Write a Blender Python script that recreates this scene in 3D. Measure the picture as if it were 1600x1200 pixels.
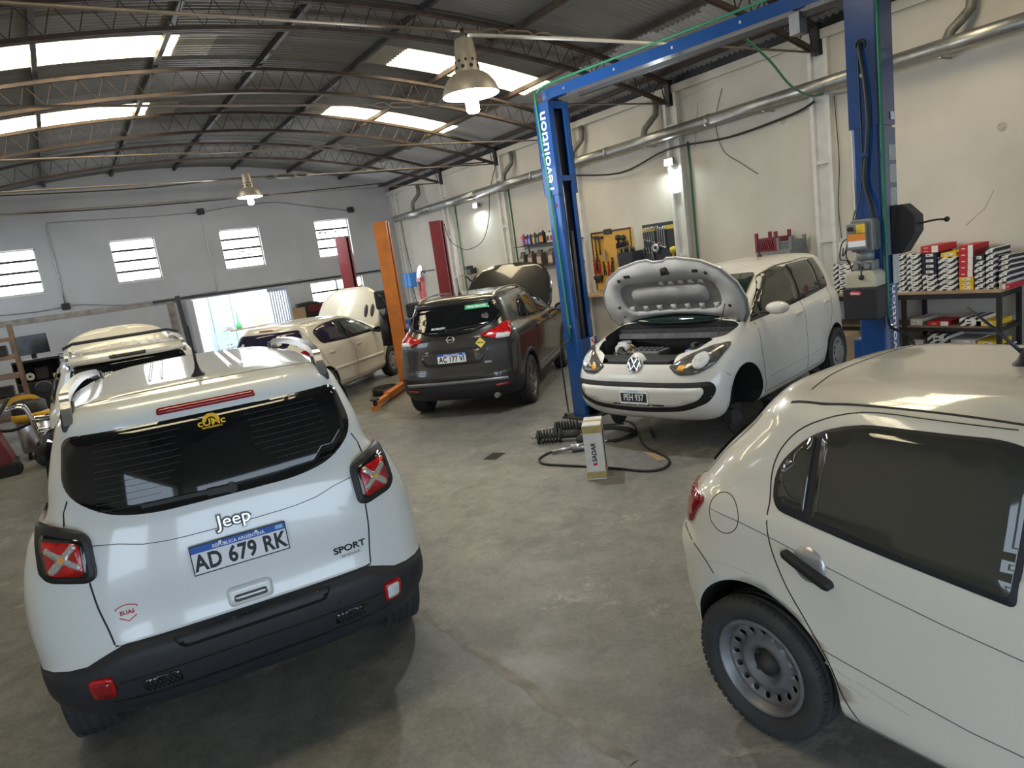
import bpy, bmesh, math, random
import numpy as np
from mathutils import Vector, Matrix, geometry
from mathutils.bvhtree import BVHTree
random.seed(7)
S = bpy.context.scene
for o in list(bpy.data.objects): bpy.data.objects.remove(o)
C = S.collection
# ---------------------------------------------------------------- camera
cam = bpy.data.objects.new('camera', bpy.data.cameras.new('camera')); C.objects.link(cam)
cam.data.sensor_fit = 'HORIZONTAL'; cam.data.sensor_width = 36.0
cam.data.lens = 1078.31/1600*36.0; cam.data.clip_start = 0.05; cam.data.clip_end = 300
CAMH = 2.05
RC = ((0.82331318, 0.21591824, -0.52491401), (-0.55076032, 0.08039538, -0.83078255), (-0.13718045, 0.97309604, 0.18510977))
cam.matrix_world = Matrix(((*RC[0], 0), (*RC[1], 0), (*RC[2], CAMH), (0, 0, 0, 1)))
S.camera = cam
# ---------------------------------------------------------------- sky, exposure
W = bpy.data.worlds.new('world'); S.world = W; W.use_nodes = True
bg = W.node_tree.nodes['Background']; bg.inputs[0].default_value = (0.68, 0.83, 1.0, 1); bg.inputs[1].default_value = 3.1
S.view_settings.view_transform = 'Standard'; S.view_settings.look = 'None'
S.view_settings.exposure = 0.80; S.view_settings.gamma = 1.0; S.view_settings.use_curve_mapping = False
S.cycles.max_bounces = 10; S.cycles.diffuse_bounces = 6; S.cycles.glossy_bounces = 4; S.cycles.transmission_bounces = 6
S.cycles.transparent_max_bounces = 12; S.cycles.sample_clamp_indirect = 8.0; S.cycles.caustics_reflective = False; S.cycles.caustics_refractive = False
S.cycles.use_denoising = True
# ---------------------------------------------------------------- materials
M = {}
def mat(name, col, rough=0.6, metal=0.0, noise=0.0, scale=8.0, coat=0.0, spec=0.5, emit=None, es=0.0, bump=0.0, bscale=60.0, col2=None, alpha=1.0, trans=0.0, ior=1.45, detail=4.0):
    m = bpy.data.materials.new(name); m.use_nodes = True; M[name] = m
    nt = m.node_tree; b = nt.nodes['Principled BSDF']; L = nt.links
    c = (*col, 1)
    b.inputs['Base Color'].default_value = c; b.inputs['Roughness'].default_value = rough
    b.inputs['Metallic'].default_value = metal; b.inputs['Coat Weight'].default_value = coat; b.inputs['Coat Roughness'].default_value = 0.06
    b.inputs['Specular IOR Level'].default_value = spec; b.inputs['IOR'].default_value = ior
    if trans: b.inputs['Transmission Weight'].default_value = trans
    if alpha < 1: b.inputs['Alpha'].default_value = alpha
    if emit: b.inputs['Emission Color'].default_value = (*emit, 1); b.inputs['Emission Strength'].default_value = es
    if noise > 0 or col2:
        tc = nt.nodes.new('ShaderNodeTexCoord'); n = nt.nodes.new('ShaderNodeTexNoise'); n.inputs['Scale'].default_value = scale; n.inputs['Detail'].default_value = detail
        r = nt.nodes.new('ShaderNodeMix'); r.data_type = 'RGBA'
        L.new(tc.outputs['Object'], n.inputs['Vector'])
        c2 = (*col2, 1) if col2 else (*[max(0, v*(1-noise)) for v in col], 1)
        cr = nt.nodes.new('ShaderNodeValToRGB'); cr.color_ramp.elements[0].position = 0.35; cr.color_ramp.elements[1].position = 0.68
        L.new(n.outputs['Fac'], cr.inputs[0]); L.new(cr.outputs[0], r.inputs[0])
        r.inputs[6].default_value = c; r.inputs[7].default_value = c2
        L.new(r.outputs[2], b.inputs['Base Color'])
    if bump > 0:
        tc2 = nt.nodes.new('ShaderNodeTexCoord'); n2 = nt.nodes.new('ShaderNodeTexNoise'); n2.inputs['Scale'].default_value = bscale
        bp = nt.nodes.new('ShaderNodeBump'); bp.inputs['Strength'].default_value = bump; bp.inputs['Distance'].default_value = 0.01
        L.new(tc2.outputs['Object'], n2.inputs['Vector']); L.new(n2.outputs['Fac'], bp.inputs['Height']); L.new(bp.outputs[0], b.inputs['Normal'])
    return m
# ---------------------------------------------------------------- mesh helpers
class MB:
    """collects shapes and links them as one mesh object"""
    def __init__(s): s.bm = bmesh.new(); s.M = Matrix()
    def _add(s, verts, faces, mi=0, smooth=False):
        vs = [s.bm.verts.new(s.M @ Vector(v)) for v in verts]; out = []
        for f in faces:
            try:
                fc = s.bm.faces.new([vs[i] for i in f]); fc.material_index = mi; fc.smooth = smooth; out.append(fc)
            except ValueError: pass
        return vs, out
    def box(s, a, b, mi=0, bev=0.0):
        x0, y0, z0 = [min(p, q) for p, q in zip(a, b)]; x1, y1, z1 = [max(p, q) for p, q in zip(a, b)]
        v = [(x0,y0,z0),(x1,y0,z0),(x1,y1,z0),(x0,y1,z0),(x0,y0,z1),(x1,y0,z1),(x1,y1,z1),(x0,y1,z1)]
        vs, fs = s._add(v, [(0,3,2,1),(4,5,6,7),(0,1,5,4),(1,2,6,5),(2,3,7,6),(3,0,4,7)], mi)
        if bev > 0:
            es = list({e for f in fs for e in f.edges})
            r = bmesh.ops.bevel(s.bm, geom=es, offset=bev, segments=2, profile=0.5, affect='EDGES')
            for f in r['faces']: f.material_index = mi
        return s
    def prism(s, poly, axis, a, b, mi=0, bev=0.0, smooth=False):
        """poly: 2D points; axis 'x','y','z' extrusion from a to b"""
        def p3(p, t): return {'x': (t, p[0], p[1]), 'y': (p[0], t, p[1]), 'z': (p[0], p[1], t)}[axis]
        n = len(poly); v = [p3(p, a) for p in poly] + [p3(p, b) for p in poly]
        fs = [tuple(range(n))[::-1], tuple(range(n, 2*n))] + [(i, (i+1) % n, n+(i+1) % n, n+i) for i in range(n)]
        vs, f = s._add(v, fs, mi, smooth)
        bmesh.ops.recalc_face_normals(s.bm, faces=f)
        if bev > 0:
            es = list({e for q in f[:2] for e in q.edges})
            r = bmesh.ops.bevel(s.bm, geom=es, offset=bev, segments=2, profile=0.5, affect='EDGES')
            for q in r['faces']: q.material_index = mi
        return s
    def cyl(s, p, q, r, r2=None, n=16, mi=0, caps=True, smooth=True):
        p, q = Vector(p), Vector(q); r2 = r if r2 is None else r2
        d = (q-p).normalized(); u = d.orthogonal().normalized(); w = d.cross(u)
        v = []
        for c, rr in ((p, r), (q, r2)):
            for i in range(n):
                t = 2*math.pi*i/n; v.append(c + (u*math.cos(t)+w*math.sin(t))*rr)
        fs = [(i, (i+1) % n, n+(i+1) % n, n+i) for i in range(n)]
        vs, f = s._add(v, fs, mi, smooth)
        if caps:
            for idx in (list(range(n))[::-1], list(range(n, 2*n))):
                fc = s.bm.faces.new([vs[i] for i in idx]); fc.material_index = mi
        return s
    def lathe(s, prof, c=(0,0,0), axis='z', n=32, mi=0, smooth=True, closed=False):
        """prof: (radius, height) list"""
        def p3(r, h, t):
            a, b = r*math.cos(t), r*math.sin(t)
            return {'z': (c[0]+a, c[1]+b, c[2]+h), 'x': (c[0]+h, c[1]+a, c[2]+b), 'y': (c[0]+a, c[1]+h, c[2]+b)}[axis]
        m = len(prof); v = [p3(r, h, 2*math.pi*i/n) for i in range(n) for r, h in prof]
        fs = []
        for i in range(n):
            k = (i+1) % n
            for j in range(m-1 if not closed else m):
                jj = (j+1) % m
                fs.append((i*m+j, k*m+j, k*m+jj, i*m+jj))
        vs, f = s._add(v, fs, mi, smooth)
        bmesh.ops.remove_doubles(s.bm, verts=vs, dist=1e-6)
        return s
    def tube(s, pts, r, n=8, mi=0, closed=False, smooth=True):
        pts = [Vector(p) for p in pts]; m = len(pts); v = []; u = None
        for i, p in enumerate(pts):
            a = pts[(i-1) % m] if (i > 0 or closed) else p; b = pts[(i+1) % m] if (i < m-1 or closed) else p
            d = (b-a).normalized()
            if u is None: u = d.orthogonal().normalized()
            u = (u - d*u.dot(d))
            u = u.normalized() if u.length > 1e-6 else d.orthogonal().normalized()
            w = d.cross(u); rr = r[i] if isinstance(r, (list, tuple)) else r
            for k in range(n):
                t = 2*math.pi*k/n; v.append(p + (u*math.cos(t)+w*math.sin(t))*rr)
        fs = [(i*n+k, i*n+(k+1) % n, ((i+1) % m)*n+(k+1) % n, ((i+1) % m)*n+k) for i in range(m if closed else m-1) for k in range(n)]
        if not closed: fs += [tuple(range(n))[::-1], tuple(range((m-1)*n, m*n))]
        s._add(v, fs, mi, smooth); return s
    def bar(s, pts, w, h, mi=0, up=(0,0,1)):
        """rectangular section swept along a polyline"""
        pts = [Vector(p) for p in pts]; m = len(pts); v = []; up = Vector(up)
        for i, p in enumerate(pts):
            d = (pts[min(i+1, m-1)]-pts[max(i-1, 0)]).normalized()
            sd = d.cross(up)
            sd = sd.normalized() if sd.length > 1e-6 else d.orthogonal().normalized()
            uu = sd.cross(d)
            for a, b in ((-1,-1),(1,-1),(1,1),(-1,1)): v.append(p+sd*a*w/2+uu*b*h/2)
        fs = [(i*4+k, i*4+(k+1) % 4, i*4+4+(k+1) % 4, i*4+4+k) for i in range(m-1) for k in range(4)]
        fs += [(3,2,1,0), ((m-1)*4,(m-1)*4+1,(m-1)*4+2,(m-1)*4+3)]
        s._add(v, fs, mi); return s
    def mesh(s, name, *mats):
        bmesh.ops.recalc_face_normals(s.bm, faces=s.bm.faces)
        me = bpy.data.meshes.new(name); s.bm.to_mesh(me); s.bm.free()
        for m in mats: me.materials.append(M[m] if isinstance(m, str) else m)
        return me
    def build(s, name, mats, parent=None, loc=None, rot=None):
        if isinstance(mats, str): mats = [mats]
        return link(name, s.mesh(name, *mats), parent, loc, rot)
def link(name, me, parent=None, loc=None, rot=None):
    o = bpy.data.objects.new(name, me); C.objects.link(o)
    if parent: o.parent = parent
    if loc is not None: o.location = loc
    if rot is not None: o.rotation_euler = rot
    return o
def tag(o, label=None, cat=None, group=None, kind=None):
    if label: o['label'] = label
    if cat: o['category'] = cat
    if group: o['group'] = group
    if kind: o['kind'] = kind
    return o
def thing(name, label, cat, loc=(0,0,0), rz=0.0, group=None):
    o = bpy.data.objects.new(name, None); C.objects.link(o); o.empty_display_size = 0.1
    o.location = loc; o.rotation_euler = (0, 0, rz)
    return tag(o, label, cat, group)
def struct(name, label=None, cat=None, loc=(0,0,0)):
    o = bpy.data.objects.new(name, None); C.objects.link(o); o.location = loc
    return tag(o, label, cat, kind='structure')
def copy_tree(o, parent=None, loc=None):
    c = o.copy(); C.objects.link(c); c.parent = parent
    if loc is not None: c.location = loc
    for ch in list(o.children): copy_tree(ch, c)
    return c
def text_mesh(txt, size, depth=0.002, bold=0.0, shear=0.0, sx=1.0, spacing=1.0, align='CENTER'):
    cu = bpy.data.curves.new('t', 'FONT'); cu.body = txt; cu.size = size; cu.extrude = depth; cu.offset = bold; cu.shear = shear
    cu.align_x = align; cu.align_y = 'CENTER'; cu.space_character = spacing; cu.resolution_u = 3
    o = bpy.data.objects.new('t', cu); C.objects.link(o); bpy.context.view_layer.update()
    me = bpy.data.meshes.new_from_object(o.evaluated_get(bpy.context.evaluated_depsgraph_get()))
    bpy.data.objects.remove(o); bpy.data.curves.remove(cu)
    if sx != 1.0: me.transform(Matrix.Diagonal((sx, 1, 1, 1)))
    return me
def text(name, txt, size, matname, parent, Mx, **k):
    """Mx maps text plane (x right, y up, z toward the reader) into parent space"""
    me = text_mesh(txt, size, **k); me.transform(Mx); me.materials.clear(); me.materials.append(M[matname]); me.name = name
    return link(name, me, parent)
def frame(o, xdir, ydir):
    x = Vector(xdir).normalized(); y = Vector(ydir).normalized(); z = x.cross(y)
    return Matrix(((x[0], y[0], z[0], o[0]), (x[1], y[1], z[1], o[1]), (x[2], y[2], z[2], o[2]), (0,0,0,1)))
def ray(px, py):
    d = (px-800, 600-py, -1078.31)
    return Vector([sum(RC[i][k]*d[k] for k in range(3)) for i in range(3)])
def at(px, py, **k):
    """point of a known plane (x=, y= or z=) of the room that is seen in a given direction from the camera's place"""
    d = ray(px, py); ax, v = next(iter(k.items())); i = 'xyz'.index(ax); o = Vector((0,0,CAMH))
    return o + d*((v-o[i])/d[i])
def arc(c, r, a0, a1, n): return [(c[0]+r*math.cos(a0+(a1-a0)*i/n), c[1]+r*math.sin(a0+(a1-a0)*i/n)) for i in range(n+1)]
def rpoly(pts, r, n=4):
    """round the corners of a polygon; r scalar or list"""
    out = []; m = len(pts)
    for i in range(m):
        p0, p, p1 = Vector(pts[i-1]), Vector(pts[i]), Vector(pts[(i+1) % m]); rr = r[i] if isinstance(r, (list, tuple)) else r
        if rr <= 0: out.append(tuple(p)); continue
        a = (p0-p); b = (p1-p); t = min(rr, a.length*.48, b.length*.48); a = p+a.normalized()*t; b = p+b.normalized()*t
        for k in range(n+1):
            s = k/n; out.append(tuple(a*(1-s)**2 + p*2*s*(1-s) + b*s*s))
    return out
def smooth_path(pts, n=6, closed=False):
    pts = [Vector(p) for p in pts]; m = len(pts); out = []
    for i in range(m if closed else m-1):
        g = lambda k: pts[k % m] if closed else pts[max(0, min(m-1, k))]
        p0, p1, p2, p3 = g(i-1), g(i), g(i+1), g(i+2)
        for k in range(n):
            t = k/n
            out.append(0.5*((2*p1)+(p2-p0)*t+(2*p0-5*p1+4*p2-p3)*t*t+(3*p1-p0-3*p2+p3)*t**3))
    if not closed: out.append(pts[-1])
    return out
# ---------------------------------------------------------------- palette
mat('white_wall', (0.64, 0.595, 0.52), 0.8, noise=0.14, scale=1.1, bump=0.25, bscale=14)
mat('grey_wall', (0.56, 0.56, 0.575), 0.85, noise=0.14, scale=0.8, bump=0.25, bscale=12)
mat('bare_plaster', (0.42, 0.38, 0.34), 0.9, noise=0.4, scale=5)
mat('white_paint', (0.72, 0.70, 0.66), 0.55, noise=0.12, scale=6)
mat('roof_tin', (0.20, 0.195, 0.185), 0.5, metal=0.15, noise=0.35, scale=0.9)
mat('roof_tin_light', (0.56, 0.56, 0.57), 0.5, metal=0.15, noise=0.2, scale=1.5)
mat('roof_tin_old', (0.36, 0.335, 0.28), 0.5, metal=0.2, noise=0.3, scale=1.5)
mat('skylight', (0.9, 0.83, 0.6), 0.5, emit=(1.0, 0.87, 0.58), es=5.0)
def _sky_lines():  # light and shade of the corrugation put into the glow as bands
    nt = M['skylight'].node_tree; b = nt.nodes['Principled BSDF']; tc = nt.nodes.new('ShaderNodeTexCoord'); w = nt.nodes.new('ShaderNodeTexWave'); w.bands_direction = 'Y'; w.inputs['Scale'].default_value = 3.6; w.inputs['Distortion'].default_value = 0.6
    mr = nt.nodes.new('ShaderNodeMapRange'); mr.inputs['To Min'].default_value = 0.35; mr.inputs['To Max'].default_value = 11.0
    nt.links.new(tc.outputs['Object'], w.inputs[0]); nt.links.new(w.outputs['Fac'], mr.inputs[0]); nt.links.new(mr.outputs[0], b.inputs['Emission Strength'])
_sky_lines()
mat('rust_steel', (0.045, 0.034, 0.030), 0.65, metal=0.2, noise=0.4, scale=5, col2=(0.085, 0.055, 0.042))
mat('dark_steel', (0.05, 0.048, 0.05), 0.55, metal=0.3, noise=0.3, scale=6)
mat('rod_steel', (0.22, 0.18, 0.15), 0.6, metal=0.3, noise=0.3, scale=6)
mat('galv_old', (0.24, 0.23, 0.20), 0.55, metal=0.5, noise=0.4, scale=9)
mat('galv', (0.42, 0.42, 0.40), 0.38, metal=0.8, noise=0.25, scale=7)
mat('black_plastic', (0.018, 0.018, 0.02), 0.5)
mat('black_rough', (0.022, 0.022, 0.025), 0.75)
mat('black_gloss', (0.01, 0.01, 0.012), 0.12, coat=0.5)
mat('rubber', (0.040, 0.040, 0.041), 0.8, noise=0.3, scale=12)
mat('chrome', (0.75, 0.75, 0.76), 0.12, metal=1.0)
mat('steel', (0.42, 0.42, 0.44), 0.35, metal=0.9, noise=0.2, scale=9)
mat('blue_lift', (0.008, 0.058, 0.21), 0.25, coat=0.6, noise=0.1, scale=3)
mat('orange_lift', (0.72, 0.22, 0.035), 0.5, noise=0.25, scale=5)
mat('orange_dark', (0.42, 0.12, 0.02), 0.6, noise=0.3, scale=5)
mat('red_lift', (0.20, 0.018, 0.025), 0.4, coat=0.3, noise=0.15, scale=4)
mat('lamp_metal', (0.50, 0.46, 0.40), 0.42, metal=0.35, noise=0.2, scale=14)
mat('lamp_inside', (0.9, 0.9, 0.9), 0.4)
mat('lamp_on', (1, 1, 1), 0.4, emit=(0.95, 0.98, 1.0), es=40)
mat('wood', (0.44, 0.31, 0.19), 0.6, noise=0.35, scale=6)
mat('wood_old', (0.25, 0.17, 0.12), 0.75, noise=0.4, scale=6)
mat('cardboard', (0.42, 0.28, 0.16), 0.85, noise=0.15, scale=4)
mat('paper_white', (0.78, 0.76, 0.72), 0.7, noise=0.05, scale=20)
mat('red_print', (0.50, 0.02, 0.03), 0.6)
mat('navy_print', (0.014, 0.018, 0.035), 0.6)
mat('yellow_print', (0.78, 0.50, 0.03), 0.6)
mat('hose_black', (0.015, 0.015, 0.016), 0.55)
mat('hose_green', (0.02, 0.17, 0.09), 0.5)
mat('text_white', (0.85, 0.86, 0.88), 0.5)
mat('text_black', (0.015, 0.015, 0.018), 0.5)
mat('plate_white', (0.78, 0.79, 0.80), 0.4)
mat('plate_blue', (0.02, 0.10, 0.42), 0.4)
mat('glass_dark', (0.006, 0.007, 0.008), 0.04, spec=0.6)
mat('glass_green', (0.012, 0.022, 0.02), 0.03, spec=0.8)
mat('glass_grey', (0.045, 0.045, 0.038), 0.05, spec=0.7)
mat('glass_purple', (0.02, 0.016, 0.04), 0.04, spec=0.7)
mat('lamp_red', (0.26, 0.006, 0.012), 0.15, coat=0.6)
mat('lamp_red_bright', (0.60, 0.008, 0.010), 0.2, coat=0.5, noise=0.6, scale=22)
mat('lamp_cross', (0.55, 0.54, 0.52), 0.2, metal=0.4, coat=0.6, noise=0.4, scale=60)
mat('lamp_clear', (0.72, 0.72, 0.72), 0.18, coat=0.6, noise=0.25, scale=40)
mat('lamp_amber', (0.8, 0.35, 0.04), 0.2, coat=0.5)
mat('gap_dark', (0.02, 0.02, 0.022), 0.7)
mat('well_black', (0.012, 0.012, 0.012), 0.9)
mat('paint_white', (0.70, 0.715, 0.70), 0.30, coat=1.0)
mat('paint_white_warm', (0.70, 0.665, 0.585), 0.35, coat=0.9)
mat('paint_cream', (0.68, 0.64, 0.54), 0.35, coat=0.9)
mat('paint_dirty', (0.74, 0.715, 0.655), 0.4, coat=0.7, noise=0.10, scale=3.0)
mat('paint_grey', (0.040, 0.037, 0.036), 0.30, metal=0.5, coat=1.0)
mat('bumper_black', (0.022, 0.023, 0.027), 0.55, bump=0.12, bscale=400)
mat('dark_silver', (0.22, 0.22, 0.23), 0.4, metal=0.6)
mat('silver_trim', (0.5, 0.5, 0.52), 0.35, metal=0.7)
mat('alu_rail', (0.62, 0.63, 0.66), 0.28, metal=0.9)
mat('steel_rim', (0.23, 0.23, 0.24), 0.5, metal=0.5, noise=0.35, scale=9)
mat('hub_dark', (0.04, 0.037, 0.035), 0.7, noise=0.4, scale=20)
mat('alloy', (0.48, 0.47, 0.45), 0.3, metal=0.8)
mat('cover_grey', (0.33, 0.33, 0.34), 0.45, metal=0.3)
mat('engine_dark', (0.05, 0.05, 0.05), 0.65, noise=0.4, scale=14)
mat('engine_grey', (0.24, 0.235, 0.23), 0.5, metal=0.4, noise=0.4, scale=12)
mat('hood_under', (0.50, 0.485, 0.46), 0.5, coat=0.3, noise=0.22, scale=5)
mat('hood_recess', (0.21, 0.20, 0.19), 0.6, noise=0.25, scale=6)
mat('gold_sticker', (0.85, 0.50, 0.03), 0.4)
mat('green_sticker', (0.02, 0.33, 0.12), 0.5)
mat('yellow_sticker', (0.72, 0.60, 0.10), 0.5)
mat('sky_blue', (0.25, 0.50, 0.75), 0.4)
mat('purple_dark', (0.16, 0.06, 0.5), 0.2)
def floor_mat():
    m = mat('floor_concrete', (0.20, 0.18, 0.15), 0.55); nt = m.node_tree; L = nt.links; b = nt.nodes['Principled BSDF']
    tc = nt.nodes.new('ShaderNodeTexCoord')
    def N(scale, detail=6, rough=0.6, dist=0.0):
        n = nt.nodes.new('ShaderNodeTexNoise'); n.inputs['Scale'].default_value = scale; n.inputs['Detail'].default_value = detail; n.inputs['Roughness'].default_value = rough; n.inputs['Distortion'].default_value = dist
        L.new(tc.outputs['Object'], n.inputs['Vector']); return n.outputs['Fac']
    def ramp(f, stops):
        r = nt.nodes.new('ShaderNodeValToRGB'); e = r.color_ramp.elements
        while len(e) < len(stops): e.new(0.5)
        for q, (p, c) in zip(e, stops): q.position = p; q.color = (*c, 1)
        L.new(f, r.inputs[0]); return r.outputs[0]
    def mix(f, a, b_, t='MIX'):
        x = nt.nodes.new('ShaderNodeMix'); x.data_type = 'RGBA'; x.blend_type = t
        if isinstance(f, float): x.inputs[0].default_value = f
        else: L.new(f, x.inputs[0])
        L.new(a, x.inputs[6])
        if isinstance(b_, tuple): x.inputs[7].default_value = (*b_, 1)
        else: L.new(b_, x.inputs[7])
        return x.outputs[2]
    base = ramp(N(0.55, 8, 0.62, 0.4), [(0.25, (0.155, 0.153, 0.145)), (0.5, (0.225, 0.217, 0.197)), (0.75, (0.285, 0.27, 0.24))])
    fine = ramp(N(9, 8, 0.7), [(0.3, (0.72, 0.72, 0.72)), (0.7, (1.12, 1.12, 1.12))])
    c = mix(0.8, base, fine, 'MULTIPLY')
    grit = ramp(N(38, 10, 0.8), [(0.32, (0.62, 0.62, 0.62)), (0.5, (1, 1, 1)), (0.72, (1.25, 1.23, 1.18))])
    c = mix(0.75, c, grit, 'MULTIPLY')
    blot = ramp(N(3.4, 12, 0.75, 0.6), [(0.36, (0.74, 0.75, 0.75)), (0.56, (1.05, 1.05, 1.04))])
    c = mix(0.9, c, blot, 'MULTIPLY')
    worn = ramp(N(1.5, 14, 0.76, 0.5), [(0.585, (0, 0, 0)), (0.63, (0.9, 0.9, 0.9))])
    c = mix(worn, c, (0.33, 0.30, 0.26))
    oil = ramp(N(0.9, 8, 0.7, 0.2), [(0.27, (0.8, 0.8, 0.8)), (0.43, (0, 0, 0))])
    c = mix(oil, c, (0.085, 0.088, 0.088))
    rust = ramp(N(2.3, 6, 0.6, 0.9), [(0.68, (0, 0, 0)), (0.78, (0.55, 0.55, 0.55))])
    c = mix(rust, c, (0.22, 0.10, 0.07))
    L.new(c, b.inputs['Base Color'])
    rr = ramp(N(2.0, 6), [(0.3, (0.38, 0.38, 0.38)), (0.7, (0.72, 0.72, 0.72))]); L.new(rr, b.inputs['Roughness'])
    bp = nt.nodes.new('ShaderNodeBump'); bp.inputs['Strength'].default_value = 0.25; bp.inputs['Distance'].default_value = 0.006
    L.new(N(14, 8, 0.7), bp.inputs['Height']); L.new(bp.outputs[0], b.inputs['Normal'])
floor_mat()
# ---------------------------------------------------------------- room
XW, YB, XL, YF = 9.35, 20.4, -2.4, -4.5
X0, ZT, RR = 3.48, 5.45, 20.0
def roofz(x, off=0.0): return ZT-RR+math.sqrt((RR+off)**2-(x-X0)**2)
def roofpt(a, off=0.0): return (X0+(RR+off)*math.sin(a), ZT-RR+(RR+off)*math.cos(a))
def ang(x): return math.asin((x-X0)/RR)
MB().box((XL-14, YF-16, -0.2), (XW+12, YB+9, 0)).build('floor', 'floor_concrete'); tag(bpy.data.objects['floor'], 'stained bare concrete workshop floor', 'floor', kind='structure')
# repair seam in the concrete
sm = MB(); pts = [(1.46+0.02*i/15+0.010*math.sin(i*0.9)+0.006*math.sin(i*2.3), 3.75-i*0.05) for i in range(38)]
for i in range(37):
    (xa, ya), (xb, yb) = pts[i], pts[i+1]; w = 0.030
    sm._add([(xa-w, ya, 0.001), (xa+w, ya, 0.001), (xb+w, yb, 0.001), (xb-w, yb, 0.001), (xa, ya, 0.004), (xb, yb, 0.004)], [(0,4,5,3),(4,1,2,5)])
mat('seam', (0.29, 0.275, 0.245), 0.85, noise=0.4, scale=11)
tag(sm.build('floor_seam', 'seam'), 'rough mortar seam across the concrete between the two front cars', 'floor seam', kind='structure')
def wall_holes(mb, x0, x1, z0, z1, holes, f):
    xs = sorted({x0, x1, *[v for h in holes for v in h[:2]]}); zs = sorted({z0, z1, *[v for h in holes for v in h[2:]]})
    for i in range(len(xs)-1):
        for j in range(len(zs)-1):
            cx, cz = (xs[i]+xs[i+1])/2, (zs[j]+zs[j+1])/2
            if not any(h[0] < cx < h[1] and h[2] < cz < h[3] for h in holes): f(xs[i], xs[i+1], zs[j], zs[j+1])
WIN = [(-1.08, -0.05, 2.67, 3.73), (1.53, 2.58, 2.67, 3.73), (4.19, 5.27, 2.67, 3.74), (6.87, 7.91, 2.67, 3.75)]
DOOR = (3.09, 5.72, 0.0, 2.0); LOWW = (6.42, 8.05, 0.75, 2.0)
wb = MB(); wall_holes(wb, XL-0.2, XW+0.2, 0, 5.75, WIN+[DOOR, LOWW], lambda a, b, c, d: wb.box((a, YB, c), (b, YB+0.2, d)))
bmesh.ops.remove_doubles(wb.bm, verts=wb.bm.verts, dist=1e-5)
tag(wb.build('wall_back', 'grey_wall'), 'dull grey plastered gable wall with a row of barred windows', 'wall', kind='structure')
wr = MB(); wr.box((XW, YF, 0), (XW+0.25, YB, 4.28)).box((XW-0.07, YF, 4.28), (XW+0.25, YB, 4.40))
o = wr.build('wall_right', 'white_wall'); tag(o, 'long off-white side wall behind the lift and the parts bench', 'wall', kind='structure')
MB().box((XW+0.06, YF, 4.40), (XW+0.30, YB, 4.95)).build('parapet', 'dark_steel', o)
LW = [(y, y+1.9, 2.5, 3.9) for y in (7.5, 11.0, 14.5, 17.6)]+[(-4.3, -0.4, 0.0, 2.9)]  # openings in this unseen wall, added to bring in side light
wl = MB(); wall_holes(wl, YF, YB, 0, 5.0, LW, lambda a, b, c, d: wl.box((XL-0.25, a, c), (XL, b, d)))
tag(wl.build('wall_left', 'white_wall'), 'off-white side wall left of the camera', 'wall', kind='structure')
wf = MB(); wall_holes(wf, XL-0.2, XW+0.2, 0, 5.75, [(-1.6, 8.4, 0, 2.7)], lambda a, b, c, d: wf.box((a, YF-0.2, c), (b, YF, d)))
tag(wf.build('wall_front', 'white_wall'), 'street wall with the wide open gateway behind the camera', 'wall', kind='structure')
# windows of the back wall
mat('pane', (0.86, 0.92, 0.95), 0.6, emit=(0.93, 0.97, 1.0), es=4.6, noise=0.12, scale=5)
def window(n, x0, x1, z0, z1, rows, mull, label):
    w = struct('window_%d' % n, label, 'window', (0, 0, 0))
    fr = MB(); t = 0.035
    for a, b in (((x0, z0), (x1, z0+t)), ((x0, z1-t), (x1, z1)), ((x0, z0), (x0+t, z1)), ((x1-t, z0), (x1, z1))): fr.box((a[0], YB+0.10, a[1]), (b[0], YB+0.15, b[1]))
    fr.build('window_frame', 'white_paint', w)
    for i in range(1, rows):
        z = z0+(z1-z0)*i/rows; MB().box((x0+t, YB+0.085, z-0.028), (x1-t, YB+0.15, z+0.028)).build('glazing_bar', 'dark_steel', w)
    xs = [x0+t]+[x0+(x1-x0)*m for m in mull]+[x1-t]
    for m in mull: MB().box((x0+(x1-x0)*m-0.02, YB+0.085, z0), (x0+(x1-x0)*m+0.02, YB+0.15, z1)).build('mullion', 'dark_steel', w)
    for i in range(rows):
        za, zb = z0+(z1-z0)*i/rows+0.012, z0+(z1-z0)*(i+1)/rows-0.012
        for j in range(len(xs)-1): MB().box((xs[j], YB+0.115, za), (xs[j+1], YB+0.121, zb)).build('pane', 'pane', w)
    MB().box((x0-0.03, YB-0.03, z0-0.04), (x1+0.03, YB+0.08, z0)).build('window_sill', 'white_paint', w)
    return w
for i, (a, b, c, d) in enumerate(WIN): window(i+1, a, b, c, d, 4, [], ['leftmost high barred window cut by the picture edge', 'second high barred window from the left', 'high barred window left of the red lift post, leaves showing outside', 'rightmost high barred window, partly behind the red post'][i])
window(5, *LOWW, 4, [0.5], 'low wide barred window behind the cream hatchback')
mat('leaf', (0.30, 0.42, 0.06), 0.6)
def vine(label, spots, n):
    mb = MB()
    for i in range(n):
        px, py = random.choice(spots); p = at(px+random.uniform(-4, 4), py+random.uniform(-3, 3), y=YB+0.108); a = random.uniform(0, 6.28); s = random.uniform(0.02, 0.04); u = Vector((math.cos(a), 0, math.sin(a))); v = Vector((-u.z, 0, u.x))
        mb._add([p-u*s, p+v*s*0.5+Vector((0, -0.006, 0)), p+u*s, p-v*s*0.5], [(0,1,2,3)])
    return tag(mb.build('climbing_vine', 'leaf'), label, 'vine', kind='stuff')
vine('yellow-green leaves at the third pane of the middle window', [(372, 396), (380, 393), (388, 397), (394, 391), (397, 388)], 46); vine('green leaves across the second pane row of the right window', [(496+k*5, 363-k*0.5) for k in range(9)]+[(499, 384)], 60)
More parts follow.
